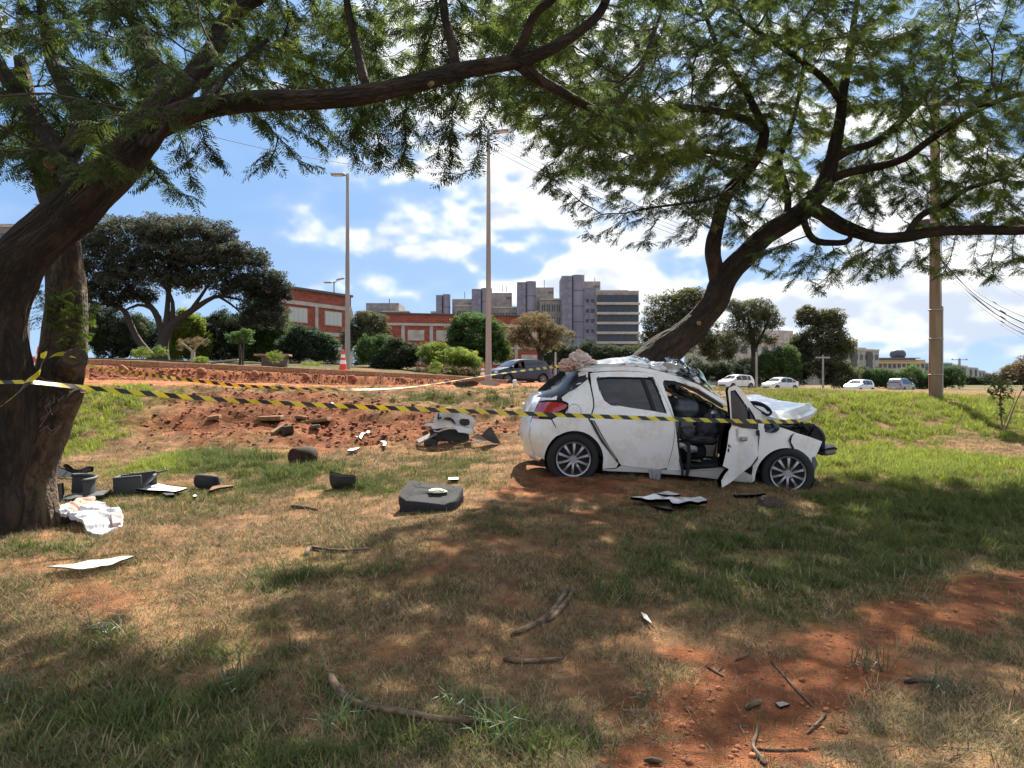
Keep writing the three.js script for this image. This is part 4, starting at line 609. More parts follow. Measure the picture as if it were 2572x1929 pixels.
{ const white = std([0.55, 0.53, 0.52], 0.85, { map: wallTex }); [[953, 967, 366, 270], [966, 978, 368, 300], [977, 985, 371, 340], [984, 991, 373.5, 390], [990, 997, 376, 440]].forEach(([a, c, t, d], i) => block('row_block', ['nearest', 'second', 'third', 'fourth', 'farthest'][i] + ' white flat-roofed block of the row at the right end of the road', d, a, c, t, { wall: white, cols: 4, turn: 14, strips: [[a + (c - a) * 0.3, a + (c - a) * 0.45], [a + (c - a) * 0.72, a + (c - a) * 0.88]], boxes: [[a + 1, a + 5, t - 2.2]] })); }
block('grey_block', 'top corner of a grey block beyond the left edge tree', 120, -40, 22, 227, { wall: greyWall, cols: 8, boxes: [[-30, 18, 222.5, greyWall]], deep: 2 });
farTree('backdrop_tree', 'olive tree at the left edge below the grey block', 'tree', 70, 5, [[5, 262, 26, 24, 300], [0, 300, 24, 40, 260]], 'olive', { size: 6 });
// ------------------------------------------------------------------ kerb, posts, wires, cones
{
  const k = thing('kerb', 'soil-stained concrete kerb along the far side of the dirt strip', 'kerb'), m = [0, 1, 2].map((i) => std([0.4 - 0.04 * i, 0.22 - 0.02 * i, 0.13 - 0.02 * i], 0.9, { map: dirtTex }));
  const pts = []; for (let p = -20; p < 600;) { const d = kerbD(p); pts.push([V((p - 512) / FOC * d, kerbY(p), -d), p]); p += 1.15 / d * FOC * 0.86; }
  const g0 = new RoundedBoxGeometry(1, 0.3, 0.17, 2, 0.025); let n = 0;
  for (let i = 0; i < pts.length - 1; i++) {
    const [a, p] = pts[i], [b] = pts[i + 1], L = a.distanceTo(b) - 0.015, o = mesh('kerb_block', g0, m[n++ % 3], k); o.scale.x = L; o.position.copy(a).lerp(b, 0.5); o.position.y -= 0.14 + 0.008 * R0(); const d = b.clone().sub(a); o.rotation.set(0, Math.atan2(-d.z, d.x), Math.asin(d.y / d.length()), 'YXZ');
  }
  const hs = std([0.3, 0.115, 0.058], 0.95, { map: dirtTex });
  for (const px of [122, 200, 254, 305, 352, 402, 446]) {   // lumps of haunching left against the kerb
    const d = kerbD(px) - 0.42, c = P(px, 0, d); c.y = H(c.x, c.z) - 0.1; const g = new THREE.IcosahedronGeometry(0.15, 3), q = g.attributes.position; for (let i = 0; i < q.count; i++) { const x = q.getX(i), y = q.getY(i), z = q.getZ(i), s = 1 + 0.5 * (fbm(x * 5 + px, y * 5, z * 5, 3) - 0.5); q.setXYZ(i, x * s * (1.5 - Math.max(0, y) * 3), Math.max(-0.05, y * s * 1.25), z * s); } g.computeVertexNormals(); const o = mesh('haunch', g, hs, k); o.position.copy(c);
  }
}
const concrete = std([0.42, 0.39, 0.35], 0.85, { map: wallTex }), metalGrey = std([0.32, 0.33, 0.35], 0.5, { metalness: 0.5 }), black = std([0.012, 0.012, 0.014], 0.6), lens = std([0.7, 0.7, 0.66], 0.3);
function lampPost(label, px, d, topPy, r, heads) {
  const c = P(px, 0, d); c.y = H(c.x, c.z) - 0.1; const t = thing('lamp_post', label, 'lamp post', [c.x, c.y, c.z], 0, 'lamp posts along the kerb'), h = EY - (topPy - 384) / FOC * d - c.y;
  const g = new THREE.CylinderGeometry(r * 0.5, r, h, 8); g.translate(0, h / 2, 0); mesh('pole', g, concrete, t);
  const cap = new THREE.CylinderGeometry(r * 0.55, r * 0.6, 0.3, 10); cap.translate(0, h + 0.1, 0); mesh('cap', cap, metalGrey, t);
  for (const [s, tilt, len] of heads) { mesh('arm', sweep(new Acc(), [V(0, h + 0.1, 0), V(s * len * 0.5, h + 0.15 + tilt * 0.3, 0.05), V(s * len, h + 0.15 + tilt, 0.1)], [0.05, 0.045, 0.04], 8).geo(), metalGrey, t); const hd = new RoundedBoxGeometry(0.85, 0.16, 0.32, 3, 0.07), o = mesh('lamp_head', hd, metalGrey, t); o.position.set(s * (len + 0.3), h + 0.16 + tilt * 1.4, 0.1); o.rotation.z = s * tilt * 0.9; const l = mesh('lens', new RoundedBoxGeometry(0.6, 0.06, 0.24, 2, 0.025), lens, o); l.position.y = -0.075; }
  return [c, h];
}
const lampB = lampPost('tallest lamp post, right of the yellow-green shrub, lamp head turned right', 488.5, 40, 138, 0.17, [[1, 0.12, 0.35], [-1, -0.02, 0.5]]);
lampPost('tall lamp post left of centre with its lamp head turned left', 347.5, 45, 178, 0.17, [[-1, 0.02, 0.25]]);
lampPost('small far lamp post just left of the first tall one', 334, 78, 284, 0.13, [[1, 0.25, 0.4], [-1, 0, 0.3]]);
function polePlain(name, label, cat, px, d, top, r, m, bar) {
  const c = P(px, 0, d); c.y = H(c.x, c.z) - 0.1; const h = EY - (top - 384) / FOC * d - c.y, t = thing(name, label, cat, [c.x, c.y, c.z]); const g = new THREE.CylinderGeometry(r * 0.75, r, h, 10); g.translate(0, h / 2, 0); mesh('pole', g, m, t);
  if (bar) { const b = mesh('crossarm', new RoundedBoxGeometry(bar, 0.14, 0.14, 2, 0.03), m, t); b.position.y = h - 0.25; for (const s of [-0.4, 0, 0.4]) { const i = mesh('insulator', new THREE.CylinderGeometry(0.05, 0.08, 0.22, 10), black, t); i.position.set(s * bar, h - 0.08, 0); } }
}
polePlain('thin_post', 'thin pale post between the parked white cars and the tall tree', 'post', 756.5, 76, 352, 0.13, concrete);
polePlain('service_pole', 'thin far pole with a small crossarm before the tallest tree', 'utility pole', 823, 70, 355, 0.1, concrete, 1.3);
polePlain('service_pole', 'far pole with a crossarm before the white row of blocks', 'utility pole', 959.5, 150, 358.5, 0.28, concrete, 3.4);
polePlain('sign_post', 'grey sign post behind the tail of the wreck', 'post', 555.5, 40, 352, 0.07, metalGrey);
polePlain('thin_post', 'thin wire-fence post right of the silver car', 'post', 941, 90, 374, 0.07, concrete);
{ // the concrete utility pole on the lawn and its cables
  const d = 21, c = P(935, 0, d); c.y = H(c.x, c.z) - 0.25; const t = thing('utility_pole', 'tall square concrete utility pole standing on the lawn at right, stained red at its foot', 'utility pole', [c.x, c.y, c.z]), h = 8.9;
  const poleTex = texture(256, (u, v) => { const k = 0.78 + 0.4 * (fbm(u * 8, v * 8, 5, 5, 8) - 0.45), st = sstep(0.52, 0.62, fbm(u * 3, v * 3, 8, 4, 3)) * sstep(0.42, 0.2, v) ; return [lerp(k, 0.8, st * 0.5), lerp(k * 0.95, 0.42, st * 0.7), lerp(k * 0.88, 0.28, st * 0.7)]; });
  const a = new Acc(), w0 = 0.138, w1 = 0.095, d0 = 0.13; a.grid(16, 40, (u, v) => { const s = u * 4, i = Math.floor(s) % 4, f = s - Math.floor(s), q = [[-1, 1], [1, 1], [1, -1], [-1, -1]], A = q[i], B = q[(i + 1) % 4], w = lerp(w0, w1, v); let x = lerp(A[0], B[0], f), z = lerp(A[1], B[1], f); const r = Math.max(1, Math.hypot(x, z) / 1.25); return [x / r * w, v * h, z / r * lerp(d0, 0.09, v), u * 1, v]; });
  mesh('pole', a.geo(), std([0.34, 0.26, 0.2], 0.9, { map: poleTex }), t);
  const g = new THREE.CylinderGeometry(0.03, 0.03, 2.6, 10); const o = mesh('cable_guard', g, metalGrey, t); o.position.set(0.19, 1.3 + 0.2, 0.02); const o2 = mesh('earth_wire', new THREE.CylinderGeometry(0.008, 0.008, 5, 6), black, t); o2.position.set(0.17, 4.9, 0.02);
  for (const y of [0.9, 1.9, 2.7]) { const s = mesh('strap', new THREE.TorusGeometry(0.2, 0.012, 6, 20), metalGrey, t); s.rotation.x = Math.PI / 2; s.scale.set(1, 0.8, 1); s.position.set(0.02, y, 0); }
  const arm = mesh('crossarm', new RoundedBoxGeometry(1.9, 0.12, 0.1, 2, 0.02), concrete, t); arm.position.set(0, h - 0.5, 0.14); for (const s of [-0.85, -0.3, 0.3, 0.85]) { const i = mesh('insulator', new THREE.LatheGeometry([[0, 0], [0.05, 0], [0.06, 0.05], [0.04, 0.08], [0.06, 0.12], [0.03, 0.18], [0, 0.2]].map(([x, y]) => new THREE.Vector2(x, y)), 12), black, t); i.position.set(s, h - 0.44, 0.14); }
  const b = mesh('splice_box', new RoundedBoxGeometry(0.3, 0.5, 0.25, 3, 0.06), std([0.05, 0.04, 0.035], 0.7), t); b.position.set(-0.36, 4.95 - 0.0, 0.1); b.rotation.z = 0.15; const br = mesh('bracket', new RoundedBoxGeometry(0.4, 0.05, 0.05, 2, 0.01), metalGrey, t); br.position.set(-0.2, 5.12, 0.1);
  const wire = (p, q, sag, r, label) => { const pts = []; for (let i = 0; i <= 24; i++) { const u = i / 24, v = p.clone().lerp(q, u); v.y -= sag * 4 * u * (1 - u); pts.push(v); } const m = mesh('overhead_cable', sweep(new Acc(), pts, pts.map(() => r), 6).geo(), black); tag(m, label, 'cable', 'cables running off to the right of the utility pole'); };
  const top = (py) => P(940.5, py, 20.85);
  [[258, 324, 0.019], [260, 331, 0.016], [263, 336, 0.011], [266, 340, 0.005], [255, 318, 0.009]].forEach(([a, b, r], i) => wire(top(a), P(1028, b, 13.5 - i * 0.1), 0.22, r, ['thickest and topmost', 'second thickest', 'third', 'lowest', 'thin upper'][i] + ' sagging cable of the bundle running off right from the utility pole'));
  [[236, 300, 0.005], [228, 286, 0.005], [215, 262, 0.005], [205, 240, 0.005], [190, 205, 0.005]].forEach(([a, b, r], i) => wire(top(a), P(1030, b, 13.2), 0.12, r, ['lowest', 'second lowest', 'middle', 'second highest', 'highest'][i] + ' thin wire above the cable bundle, right of the utility pole'));
}
{
  const wire = (p, q, sag, r, label) => { const pts = []; for (let i = 0; i <= 30; i++) { const u = i / 30, v = p.clone().lerp(q, u); v.y -= sag * 4 * u * (1 - u); pts.push(v); } tag(mesh('overhead_wire', sweep(new Acc(), pts, pts.map(() => r), 5).geo(), black), label, 'wire', 'thin overhead wires over the dirt strip'); };
  wire(P(488, 174, 40), P(180, 128, 30), 0.5, 0.012, 'thin wire running left from the tallest lamp post under the long limb');
  for (const k of [0, 1, 2, 3]) wire(P(380, 66 + k * 7, 34), P(700, 232 + k * 4, 55), 0.5, 0.013, ['highest', 'second', 'third', 'lowest'][k] + ' thin slanting wire crossing the sky between the two tree crowns');
}
const coneRed = std([0.62, 0.06, 0.025], 0.6), coneWhite = std([0.75, 0.72, 0.68], 0.5);
function cone(label, p, h) {
  const t = thing('traffic_cone', label, 'traffic cone', [p.x, p.y, p.z], 0.4, 'traffic cones on the kerb'); const L = (pts) => new THREE.LatheGeometry(pts.map(([x, y]) => new THREE.Vector2(x * h, y * h)), 24);
  const r = (y) => 0.2 - 0.165 * y; mesh('base', new RoundedBoxGeometry(0.5 * h, 0.06 * h, 0.5 * h, 2, 0.02 * h), coneRed, t).position.y = 0.03 * h; mesh('body', L([[r(0.06), 0.06], [r(0.3), 0.3], [r(0.62), 0.62], [r(0.98), 0.98], [0.02, 1], [0, 1]]), coneRed, t); for (const [a, b] of [[0.32, 0.5], [0.62, 0.76]]) mesh('band', L([[r(a) + 0.006, a], [r(b) + 0.006, b]]), coneWhite, t);
}
{ const d = kerbD(39) - 1.2, c = P(39, 0, d); c.y = EY - (374 - 384) / FOC * d; const g = c.clone(); g.y = H(c.x, c.z); cone('red and white cone seen between the two stems of the left tree', g, 0.95 + (EY + (384 - 346) / FOC * d - g.y - 0.95)); }
{ const d = kerbD(343) + 0.6, c = P(343, 0, d); c.y = H(c.x, c.z); cone('orange cone at the foot of the tall lamp post left of centre', c, 1.0); }
{ const d = kerbD(482) + 0.5, c = P(482.5, 0, d); c.y = H(c.x, c.z); cone('orange cone just left of the tallest lamp post, before the dark blue car', c, 0.85); }
{ // low brick box with a slab lid on the verge, and a rail
  const d = 42, p = P(275, 0, d); p.y = H(p.x, p.z); const t = thing('brick_box', 'low brick utility box with an orange slab lid behind the kerb', 'utility box', [p.x, p.y, p.z], 0.1); const w = mesh('wall', new RoundedBoxGeometry(1.3, 0.55, 0.9, 1, 0.02), std([0.16, 0.11, 0.09], 0.9, { map: brickTex }), t); w.position.y = 0.27; const l = mesh('lid', new RoundedBoxGeometry(1.9, 0.12, 1.0, 2, 0.03), std([0.38, 0.2, 0.11], 0.9, { map: dirtTex }), t); l.position.set(-0.1, 0.6, 0); const l2 = mesh('slab', new RoundedBoxGeometry(1.6, 0.1, 0.8, 2, 0.02), concrete, t); l2.position.set(-2.6, 0.25, 0.4); l2.rotation.z = 0.1;
}
// ------------------------------------------------------------------ the cars on the road
const paint = (c, more) => phys(c, 0.35, { clearcoat: 1, clearcoatRoughness: 0.06, ...more });
const tyreMat = std([0.018, 0.018, 0.02], 0.85), alloy = std([0.36, 0.36, 0.38], 0.42, { metalness: 0.85 }), carGlass = std([0.02, 0.026, 0.035], 0.06), trimBlack = std([0.014, 0.014, 0.016], 0.55), lampRed = phys([0.42, 0.01, 0.012], 0.15, { clearcoat: 1 }), lampClear = std([0.6, 0.62, 0.65], 0.12, { metalness: 0.4 }), plateMat = std([0.55, 0.55, 0.53], 0.5);
function wheelParts(root, x, z, r, side, w = 0.2, spokes = 7, steer = 0, camber = 0) {
  const g = new THREE.Group(); g.name = 'wheel'; g.position.set(x, r, z); g.rotation.y = steer; g.rotation.x = camber; root.add(g);
  const R = r * 0.66, prof = [[R, -w / 2], [r * 0.9, -w / 2], [r * 0.975, -w * 0.38], [r, -w * 0.2], [r, w * 0.2], [r * 0.975, w * 0.38], [r * 0.9, w / 2], [r * 0.76, w * 0.49], [R, w * 0.44], [R, -w / 2]].map(([a, b]) => new THREE.Vector2(a, b)), t = new THREE.LatheGeometry(prof, 40); t.rotateX(Math.PI / 2); mesh('tyre', t, tyreMat, g);
  const acc = new Acc(), ring = new THREE.LatheGeometry([[R * 0.9, 0.02], [R * 0.93, 0.045], [R * 1.0, 0.05], [R * 1.02, 0.03], [R, -0.06], [R * 0.86, -0.07], [R * 0.9, 0.02]].map(([a, b]) => new THREE.Vector2(a, b)), 40); ring.rotateX(Math.PI / 2); acc.add(ring);
  const hub = new THREE.CylinderGeometry(R * 0.2, R * 0.25, 0.05, 20); hub.rotateX(Math.PI / 2); acc.add(hub, M4(0, 0, 0.02));
  for (let k = 0; k < spokes; k++) { const s = new THREE.BoxGeometry(R * 0.8, R * (spokes > 8 ? 0.135 : 0.17), 0.035, 3, 1, 1), q = s.attributes.position; for (let i = 0; i < q.count; i++) { const u = q.getX(i) / (R * 0.8) + 0.5; q.setY(i, q.getY(i) * (1.15 - 0.5 * Math.sin(u * 3.14) * 0.6 + (u > 0.8 ? 0.2 : 0))); q.setZ(i, q.getZ(i) + 0.02 * Math.sin(u * 3.1)); } acc.add(s, new THREE.Matrix4().makeRotationZ(k / spokes * 6.2832 + Math.PI / 2).multiply(M4(R * 0.54, 0, 0.015))); }
  const rim = mesh('rim', acc.geo(true, 0.7), alloy, g); rim.position.z = side * w * 0.36; if (side < 0) rim.rotation.y = Math.PI;
  const back = new THREE.CylinderGeometry(R * 0.9, R * 0.9, 0.04, 24); back.rotateX(Math.PI / 2); const bd = mesh('brake_disc', back, std([0.045, 0.04, 0.04], 0.6, { metalness: 0.6 }), g); bd.position.z = side * w * 0.05;
  const nuts = new Acc(); for (let k = 0; k < 4; k++) { const n = new THREE.CylinderGeometry(0.011, 0.011, 0.02, 8); n.rotateX(Math.PI / 2); nuts.add(n, M4(Math.cos(k * 1.571 + 0.6) * R * 0.3, Math.sin(k * 1.571 + 0.6) * R * 0.3, 0.05)); } const nt = mesh('wheel_nuts', nuts.geo(), trimBlack, g); nt.position.z = side * w * 0.36; nt.userData.kind = 'stuff'; if (side < 0) nt.rotation.y = Math.PI; return g;
}
// outline: closed side view, x forward, y up; half(x, y) gives the half width
function carHull(outline, half, from, to) {
  const acc = new Acc(), n = outline.length, cols = 8;
  acc.grid(cols, to - from, (u, v, i, j) => { const [x, y] = outline[from + j], w = half(x, y), s = u * 2 - 1, z = w * Math.sign(s) * (1 - Math.pow(1 - Math.abs(s), 1.0)), crown = 0.03 * (1 - s * s) * (y > 0.7 ? 1 : 0); return [x, y + crown, z]; });
  return acc;
}
function refine(pos, tris, L) {                       // splits long edges so that a flat outline can follow a curved side
  const key = new Map(), mid = (a, b) => { const k = a < b ? a + '_' + b : b + '_' + a; if (!key.has(k)) { pos.push([(pos[a][0] + pos[b][0]) / 2, (pos[a][1] + pos[b][1]) / 2]); key.set(k, pos.length - 1); } return key.get(k); };
  const len = (a, b) => Math.hypot(pos[a][0] - pos[b][0], pos[a][1] - pos[b][1]);
  let work = tris, out = [];
  while (work.length) { const next = []; for (const [a, b, c] of work) { const e = [len(a, b), len(b, c), len(c, a)], m = Math.max(...e); if (m <= L) out.push([a, b, c]); else if (m === e[0]) { const k = mid(a, b); next.push([a, k, c], [k, b, c]); } else if (m === e[1]) { const k = mid(b, c); next.push([a, b, k], [a, k, c]); } else { const k = mid(c, a); next.push([a, b, k], [k, b, c]); } } work = next; }
  return out;
}
function sidePanel(pts, holes, W, o = {}) {           // a pressed panel: the outline laid on the surface z = W(x, y), with a returned edge
  const dense = (a) => { const r = []; a.forEach((p, i) => { const q = a[(i + 1) % a.length], n = Math.max(1, Math.ceil(Math.hypot(q[0] - p[0], q[1] - p[1]) / (o.edge ?? 0.07))); for (let k = 0; k < n; k++) r.push([lerp(p[0], q[0], k / n), lerp(p[1], q[1], k / n)]); }); return r; };
  const ccw = (a) => a.reduce((s, p, i) => { const q = a[(i + 1) % a.length]; return s + p[0] * q[1] - q[0] * p[1]; }, 0) > 0;
  let out = dense(pts); if (!ccw(out)) out.reverse(); const hs = holes.map((h) => { const d = dense(h); if (ccw(d)) d.reverse(); return d; });
  const pos = [...out, ...hs.flat()], tri = THREE.ShapeUtils.triangulateShape(out.map((p) => new THREE.Vector2(...p)), hs.map((h) => h.map((p) => new THREE.Vector2(...p))));
  const fine = refine(pos, tri.map((t) => [...t]), o.max ?? 0.14), off = o.off ?? 0, th = o.th ?? 0.02, e = 0.004, s = o.side ?? 1, P0 = [], N0 = [], I0 = [], warp = o.warp ?? (() => 0), Z = (x, y) => W(x, y) + off + warp(x, y);
  for (const [x, y] of pos) { P0.push(x, y, s * Z(x, y)); const n = V(-(Z(x + e, y) - Z(x - e, y)) / (2 * e), -(Z(x, y + e) - Z(x, y - e)) / (2 * e), 1).normalize(); N0.push(n.x, n.y, s * n.z); }
  for (const [a, b, c] of fine) s > 0 ? I0.push(a, b, c) : I0.push(a, c, b);
  for (const ring of [out, ...hs]) ring.forEach((p, i) => { const q = ring[(i + 1) % ring.length], n = V(q[1] - p[1], -(q[0] - p[0]), 0).normalize(), b = P0.length / 3; for (const [v, dz] of [[p, 0], [q, 0], [q, th], [p, th]]) { P0.push(v[0], v[1], s * (Z(v[0], v[1]) - dz)); N0.push(n.x, n.y, 0); } s > 0 ? I0.push(b, b + 1, b + 2, b, b + 2, b + 3) : I0.push(b, b + 2, b + 1, b, b + 3, b + 2); });
  const g = new THREE.BufferGeometry(); g.setAttribute('position', new THREE.Float32BufferAttribute(P0, 3)); g.setAttribute('normal', new THREE.Float32BufferAttribute(N0, 3)); g.setAttribute('uv', new THREE.Float32BufferAttribute(P0.filter((_, i) => i % 3 < 2), 2)); g.setIndex(I0); return g;
}
const arc = (cx, cy, r, a0, a1, n = 14) => Array.from({ length: n + 1 }, (_, i) => { const a = lerp(a0, a1, i / n); return [cx + Math.cos(a) * r, cy + Math.sin(a) * r]; });
// an ordinary car: kind 'hatch', 'sedan', 'suv'
function roadCar(label, kind, color, pos, turn, o = {}) {
  const t = thing('car', label, 'car', [pos.x, pos.y, pos.z], turn, o.group), S = { hatch: { L: 3.9, h: 1.48, roof: [[-1.72, 1.02], [-1.5, 1.36], [-0.9, 1.46], [0.0, 1.48], [0.45, 1.4], [1.12, 1.0]], hood: [[1.45, 0.92], [1.8, 0.78], [1.93, 0.62]], tail: [[-1.9, 0.55], [-1.9, 0.8]] }, sedan: { L: 4.3, h: 1.44, roof: [[-1.95, 0.98], [-1.6, 1.04], [-1.05, 1.36], [-0.5, 1.43], [0.1, 1.44], [0.45, 1.36], [1.1, 0.98]], hood: [[1.5, 0.9], [1.95, 0.76], [2.1, 0.6]], tail: [[-2.08, 0.55], [-2.1, 0.85]] }, suv: { L: 4.4, h: 1.68, roof: [[-2.0, 1.12], [-1.8, 1.56], [-1.3, 1.66], [0, 1.68], [0.4, 1.6], [1.05, 1.14]], hood: [[1.4, 1.08], [1.95, 0.96], [2.1, 0.74]], tail: [[-2.12, 0.6], [-2.1, 0.9]] } }[kind], belt = S.roof[0][1] - 0.1;
  const xr = S.tail[0][0], xf = S.hood[2][0], wb = kind === 'hatch' ? 1.22 : 1.32, R = kind === 'suv' ? 0.35 : 0.3;
  const half = (x, y) => { const f = Math.max(0, x - (xf - 0.55)) / 0.55, b = Math.max(0, -x - (-xr - 0.45)) / 0.45; return (0.84 - 0.5 * Math.max(0, y - belt) ** 1.15) * (1 - 0.28 * f * f) * (1 - 0.2 * b * b) - 0.03 * sstep(0.4, 0.2, y); };
  const top = [[xr + 0.04, 0.28], ...S.tail, ...S.roof, ...S.hood, [xf, 0.4], [xf - 0.1, 0.22]], sm = new THREE.CatmullRomCurve3(top.map(([x, y]) => V(x, y, 0)), false, 'centripetal'), outl = sm.getPoints(64).map((p) => [p.x, p.y]);
  const body = new Acc(); body.add(carHull(outl, half, 0, outl.length - 1).geo());
  const arch = (cx) => arc(cx, R, R + 0.06, 0, Math.PI).map(([x, y]) => [x, Math.max(y, 0.22)]);
  const low = [[xf - 0.1, 0.22], ...arch(wb).map((p) => p), ...arch(-wb), [xr + 0.04, 0.28]].sort((a, b) => b[0] - a[0]);
  const side = [...outl, ...low.slice(1, -1)];
  const beltY = belt, x0 = S.roof[0][0] + 0.42, x1 = S.roof[S.roof.length - 1][0] - 0.12, cuts = [x0, lerp(x0, x1, 0.2), lerp(x0, x1, 0.56), x1];
  const roofY = (x) => { let y = 0; for (let i = 0; i < outl.length - 1; i++) { const [a, b] = [outl[i], outl[i + 1]]; if ((a[0] <= x && x <= b[0]) && a[1] > belt - 0.2) y = Math.max(y, lerp(a[1], b[1], (x - a[0]) / Math.max(1e-4, b[0] - a[0]))); } return y; };
  const winShape = (i) => { const a = cuts[i] + 0.03, b = cuts[i + 1] - 0.03, P2 = [[a, belt + 0.03], [b, belt + 0.01]]; for (let k = 0; k <= 4; k++) { const x = lerp(b, a, k / 4); P2.push([x, Math.max(belt + 0.05, roofY(x) - 0.1)]); } return P2; };
  for (const s of [1, -1]) body.add(sidePanel(side, s === o.open ? [winShape(2)] : [], half, { side: s, edge: 0.2, max: 0.3 }));
  if (o.open) { const tub = mesh('interior', new RoundedBoxGeometry(2.2, 0.5, 1.25, 3, 0.1), trimBlack, t); tub.position.set(-0.1, 0.62, 0); const bk = mesh('seat', new RoundedBoxGeometry(0.16, 0.6, 0.48, 4, 0.06), trimBlack, t); bk.position.set(-0.12, 1.05, o.open * 0.36); bk.rotation.z = 0.2; }
  const paintM = color[0] < 0.05 ? phys(color, 0.4, { clearcoat: 0.5, clearcoatRoughness: 0.1 }) : paint(color); mesh('body', body.geo(true, 0.6), paintM, t);
  const fl = mesh('underbody', new THREE.BoxGeometry(xf - xr - 0.3, 0.12, 1.3), trimBlack, t); fl.position.set(0, 0.24, 0);
  // glass: side windows in pieces, then front and rear screens
  for (let i = 0; i < 3; i++) for (const s of [1, -1]) { if (i === 2 && s === o.open) continue; mesh('side_window', sidePanel(winShape(i), [], half, { side: s, off: 0.007, th: 0.004, edge: 0.15, max: 0.25 }), carGlass, t); }
  const scr = (A, B, name) => { const acc = new Acc(), n = V(-(B[1] - A[1]), B[0] - A[0], 0).normalize(); acc.grid(8, 4, (u, v) => { const x = lerp(A[0], B[0], lerp(0.08, 0.9, v)), y = lerp(A[1], B[1], lerp(0.08, 0.9, v)), s = u * 2 - 1, w = half(x, y) - 0.09; return [x + n.x * 0.012, y + n.y * 0.012 + 0.03 * (1 - s * s) + 0.004, s * w]; }); mesh(name, acc.geo(), carGlass, t); };
  const rl = S.roof.length; scr(S.roof[rl - 2], S.roof[rl - 1], 'windscreen'); scr(S.roof[kind === 'sedan' ? 1 : 0], S.roof[kind === 'sedan' ? 2 : 1], 'rear_window');
  for (const s of [1, -1]) { for (const x of [wb, -wb]) wheelParts(t, x, s * 0.72, R, s, 0.19, 7); const hl = mesh('headlight', new RoundedBoxGeometry(0.34, 0.14, 0.26, 3, 0.06), lampClear, t); hl.position.set(xf - 0.17, 0.68 + (kind === 'suv' ? 0.12 : 0), s * 0.52); hl.rotation.y = -s * 0.5; const tl = mesh('tail_lamp', new RoundedBoxGeometry(0.16, 0.3, 0.2, 3, 0.05), lampRed, t); tl.position.set(xr + 0.1, S.tail[1][1] + 0.05, s * 0.62); const mr = mesh('mirror', new RoundedBoxGeometry(0.12, 0.14, 0.2, 3, 0.05), paintM, t); mr.position.set(x1 - 0.05, belt + 0.08, s * 0.93);
    for (const c of [cuts[1], cuts[2], cuts[3] - 0.05]) { const y0 = 0.34, g = new THREE.BoxGeometry(0.012, belt - y0, 0.006); const l = mesh('door_gap', g, trimBlack, t); l.position.set(c, (belt + y0) / 2, s * (half(c, 0.6) + 0.002)); } for (const c of [cuts[2] - 0.2, cuts[1] - 0.02]) { const hd = mesh('door_handle', new RoundedBoxGeometry(0.16, 0.03, 0.03, 2, 0.01), paintM, t); hd.position.set(c + 0.1, belt - 0.1, s * (half(c, belt - 0.1) + 0.012)); } }
  const gr = mesh('grille', new RoundedBoxGeometry(0.06, 0.16, 0.9, 2, 0.03), trimBlack, t); gr.position.set(xf - 0.01, 0.42, 0); for (const [x, n] of [[xf + 0.02, 'plate'], [xr - 0.02, 'plate']]) { const p = mesh(n, new RoundedBoxGeometry(0.02, 0.11, 0.4, 1, 0.006), plateMat, t); p.position.set(x, x > 0 ? 0.52 : 0.62, 0); }
  for (const s of [1, -1]) if (kind === 'suv') mesh('roof_rail', sweep(new Acc(), [V(-1.5, 1.67, s * 0.5), V(-0.5, 1.73, s * 0.52), V(0.3, 1.66, s * 0.5)], [0.02, 0.02, 0.02], 8).geo(), metalGrey, t);
  return t;
}
{
  const at = (px, py, d) => P(px, py, d);
  roadCar('dark blue hatchback driving left on the road beyond the kerb, driver window open', 'hatch', [0.008, 0.016, 0.045], at(519, 384, 46), Math.PI + 0.5, { open: -1 });
  roadCar('white hatchback just right of the leaning trunk, half seen from the front', 'hatch', [0.72, 0.72, 0.72], at(736, 389.2, 77), Math.PI + 0.5, { group: 'light cars on the road at right' });
  roadCar('white saloon, second of the light cars from the leaning trunk', 'sedan', [0.72, 0.72, 0.7], at(780, 391, 80), Math.PI + 0.5, { group: 'light cars on the road at right' });
  roadCar('white low car under the tallest dark tree, left of the silver car', 'hatch', [0.74, 0.74, 0.73], at(859, 393.6, 80), Math.PI + 0.65, { group: 'light cars on the road at right' });
  roadCar('silver-grey car with roof rails left of the utility pole, seen from its tail', 'suv', [0.2, 0.205, 0.22], at(901, 393.6, 84), 0.75, { group: 'light cars on the road at right' });
  roadCar('small far white car low on the road right of the utility pole', 'sedan', [0.72, 0.72, 0.72], at(993, 398, 130), Math.PI + 0.4, { group: 'light cars on the road at right' });
}
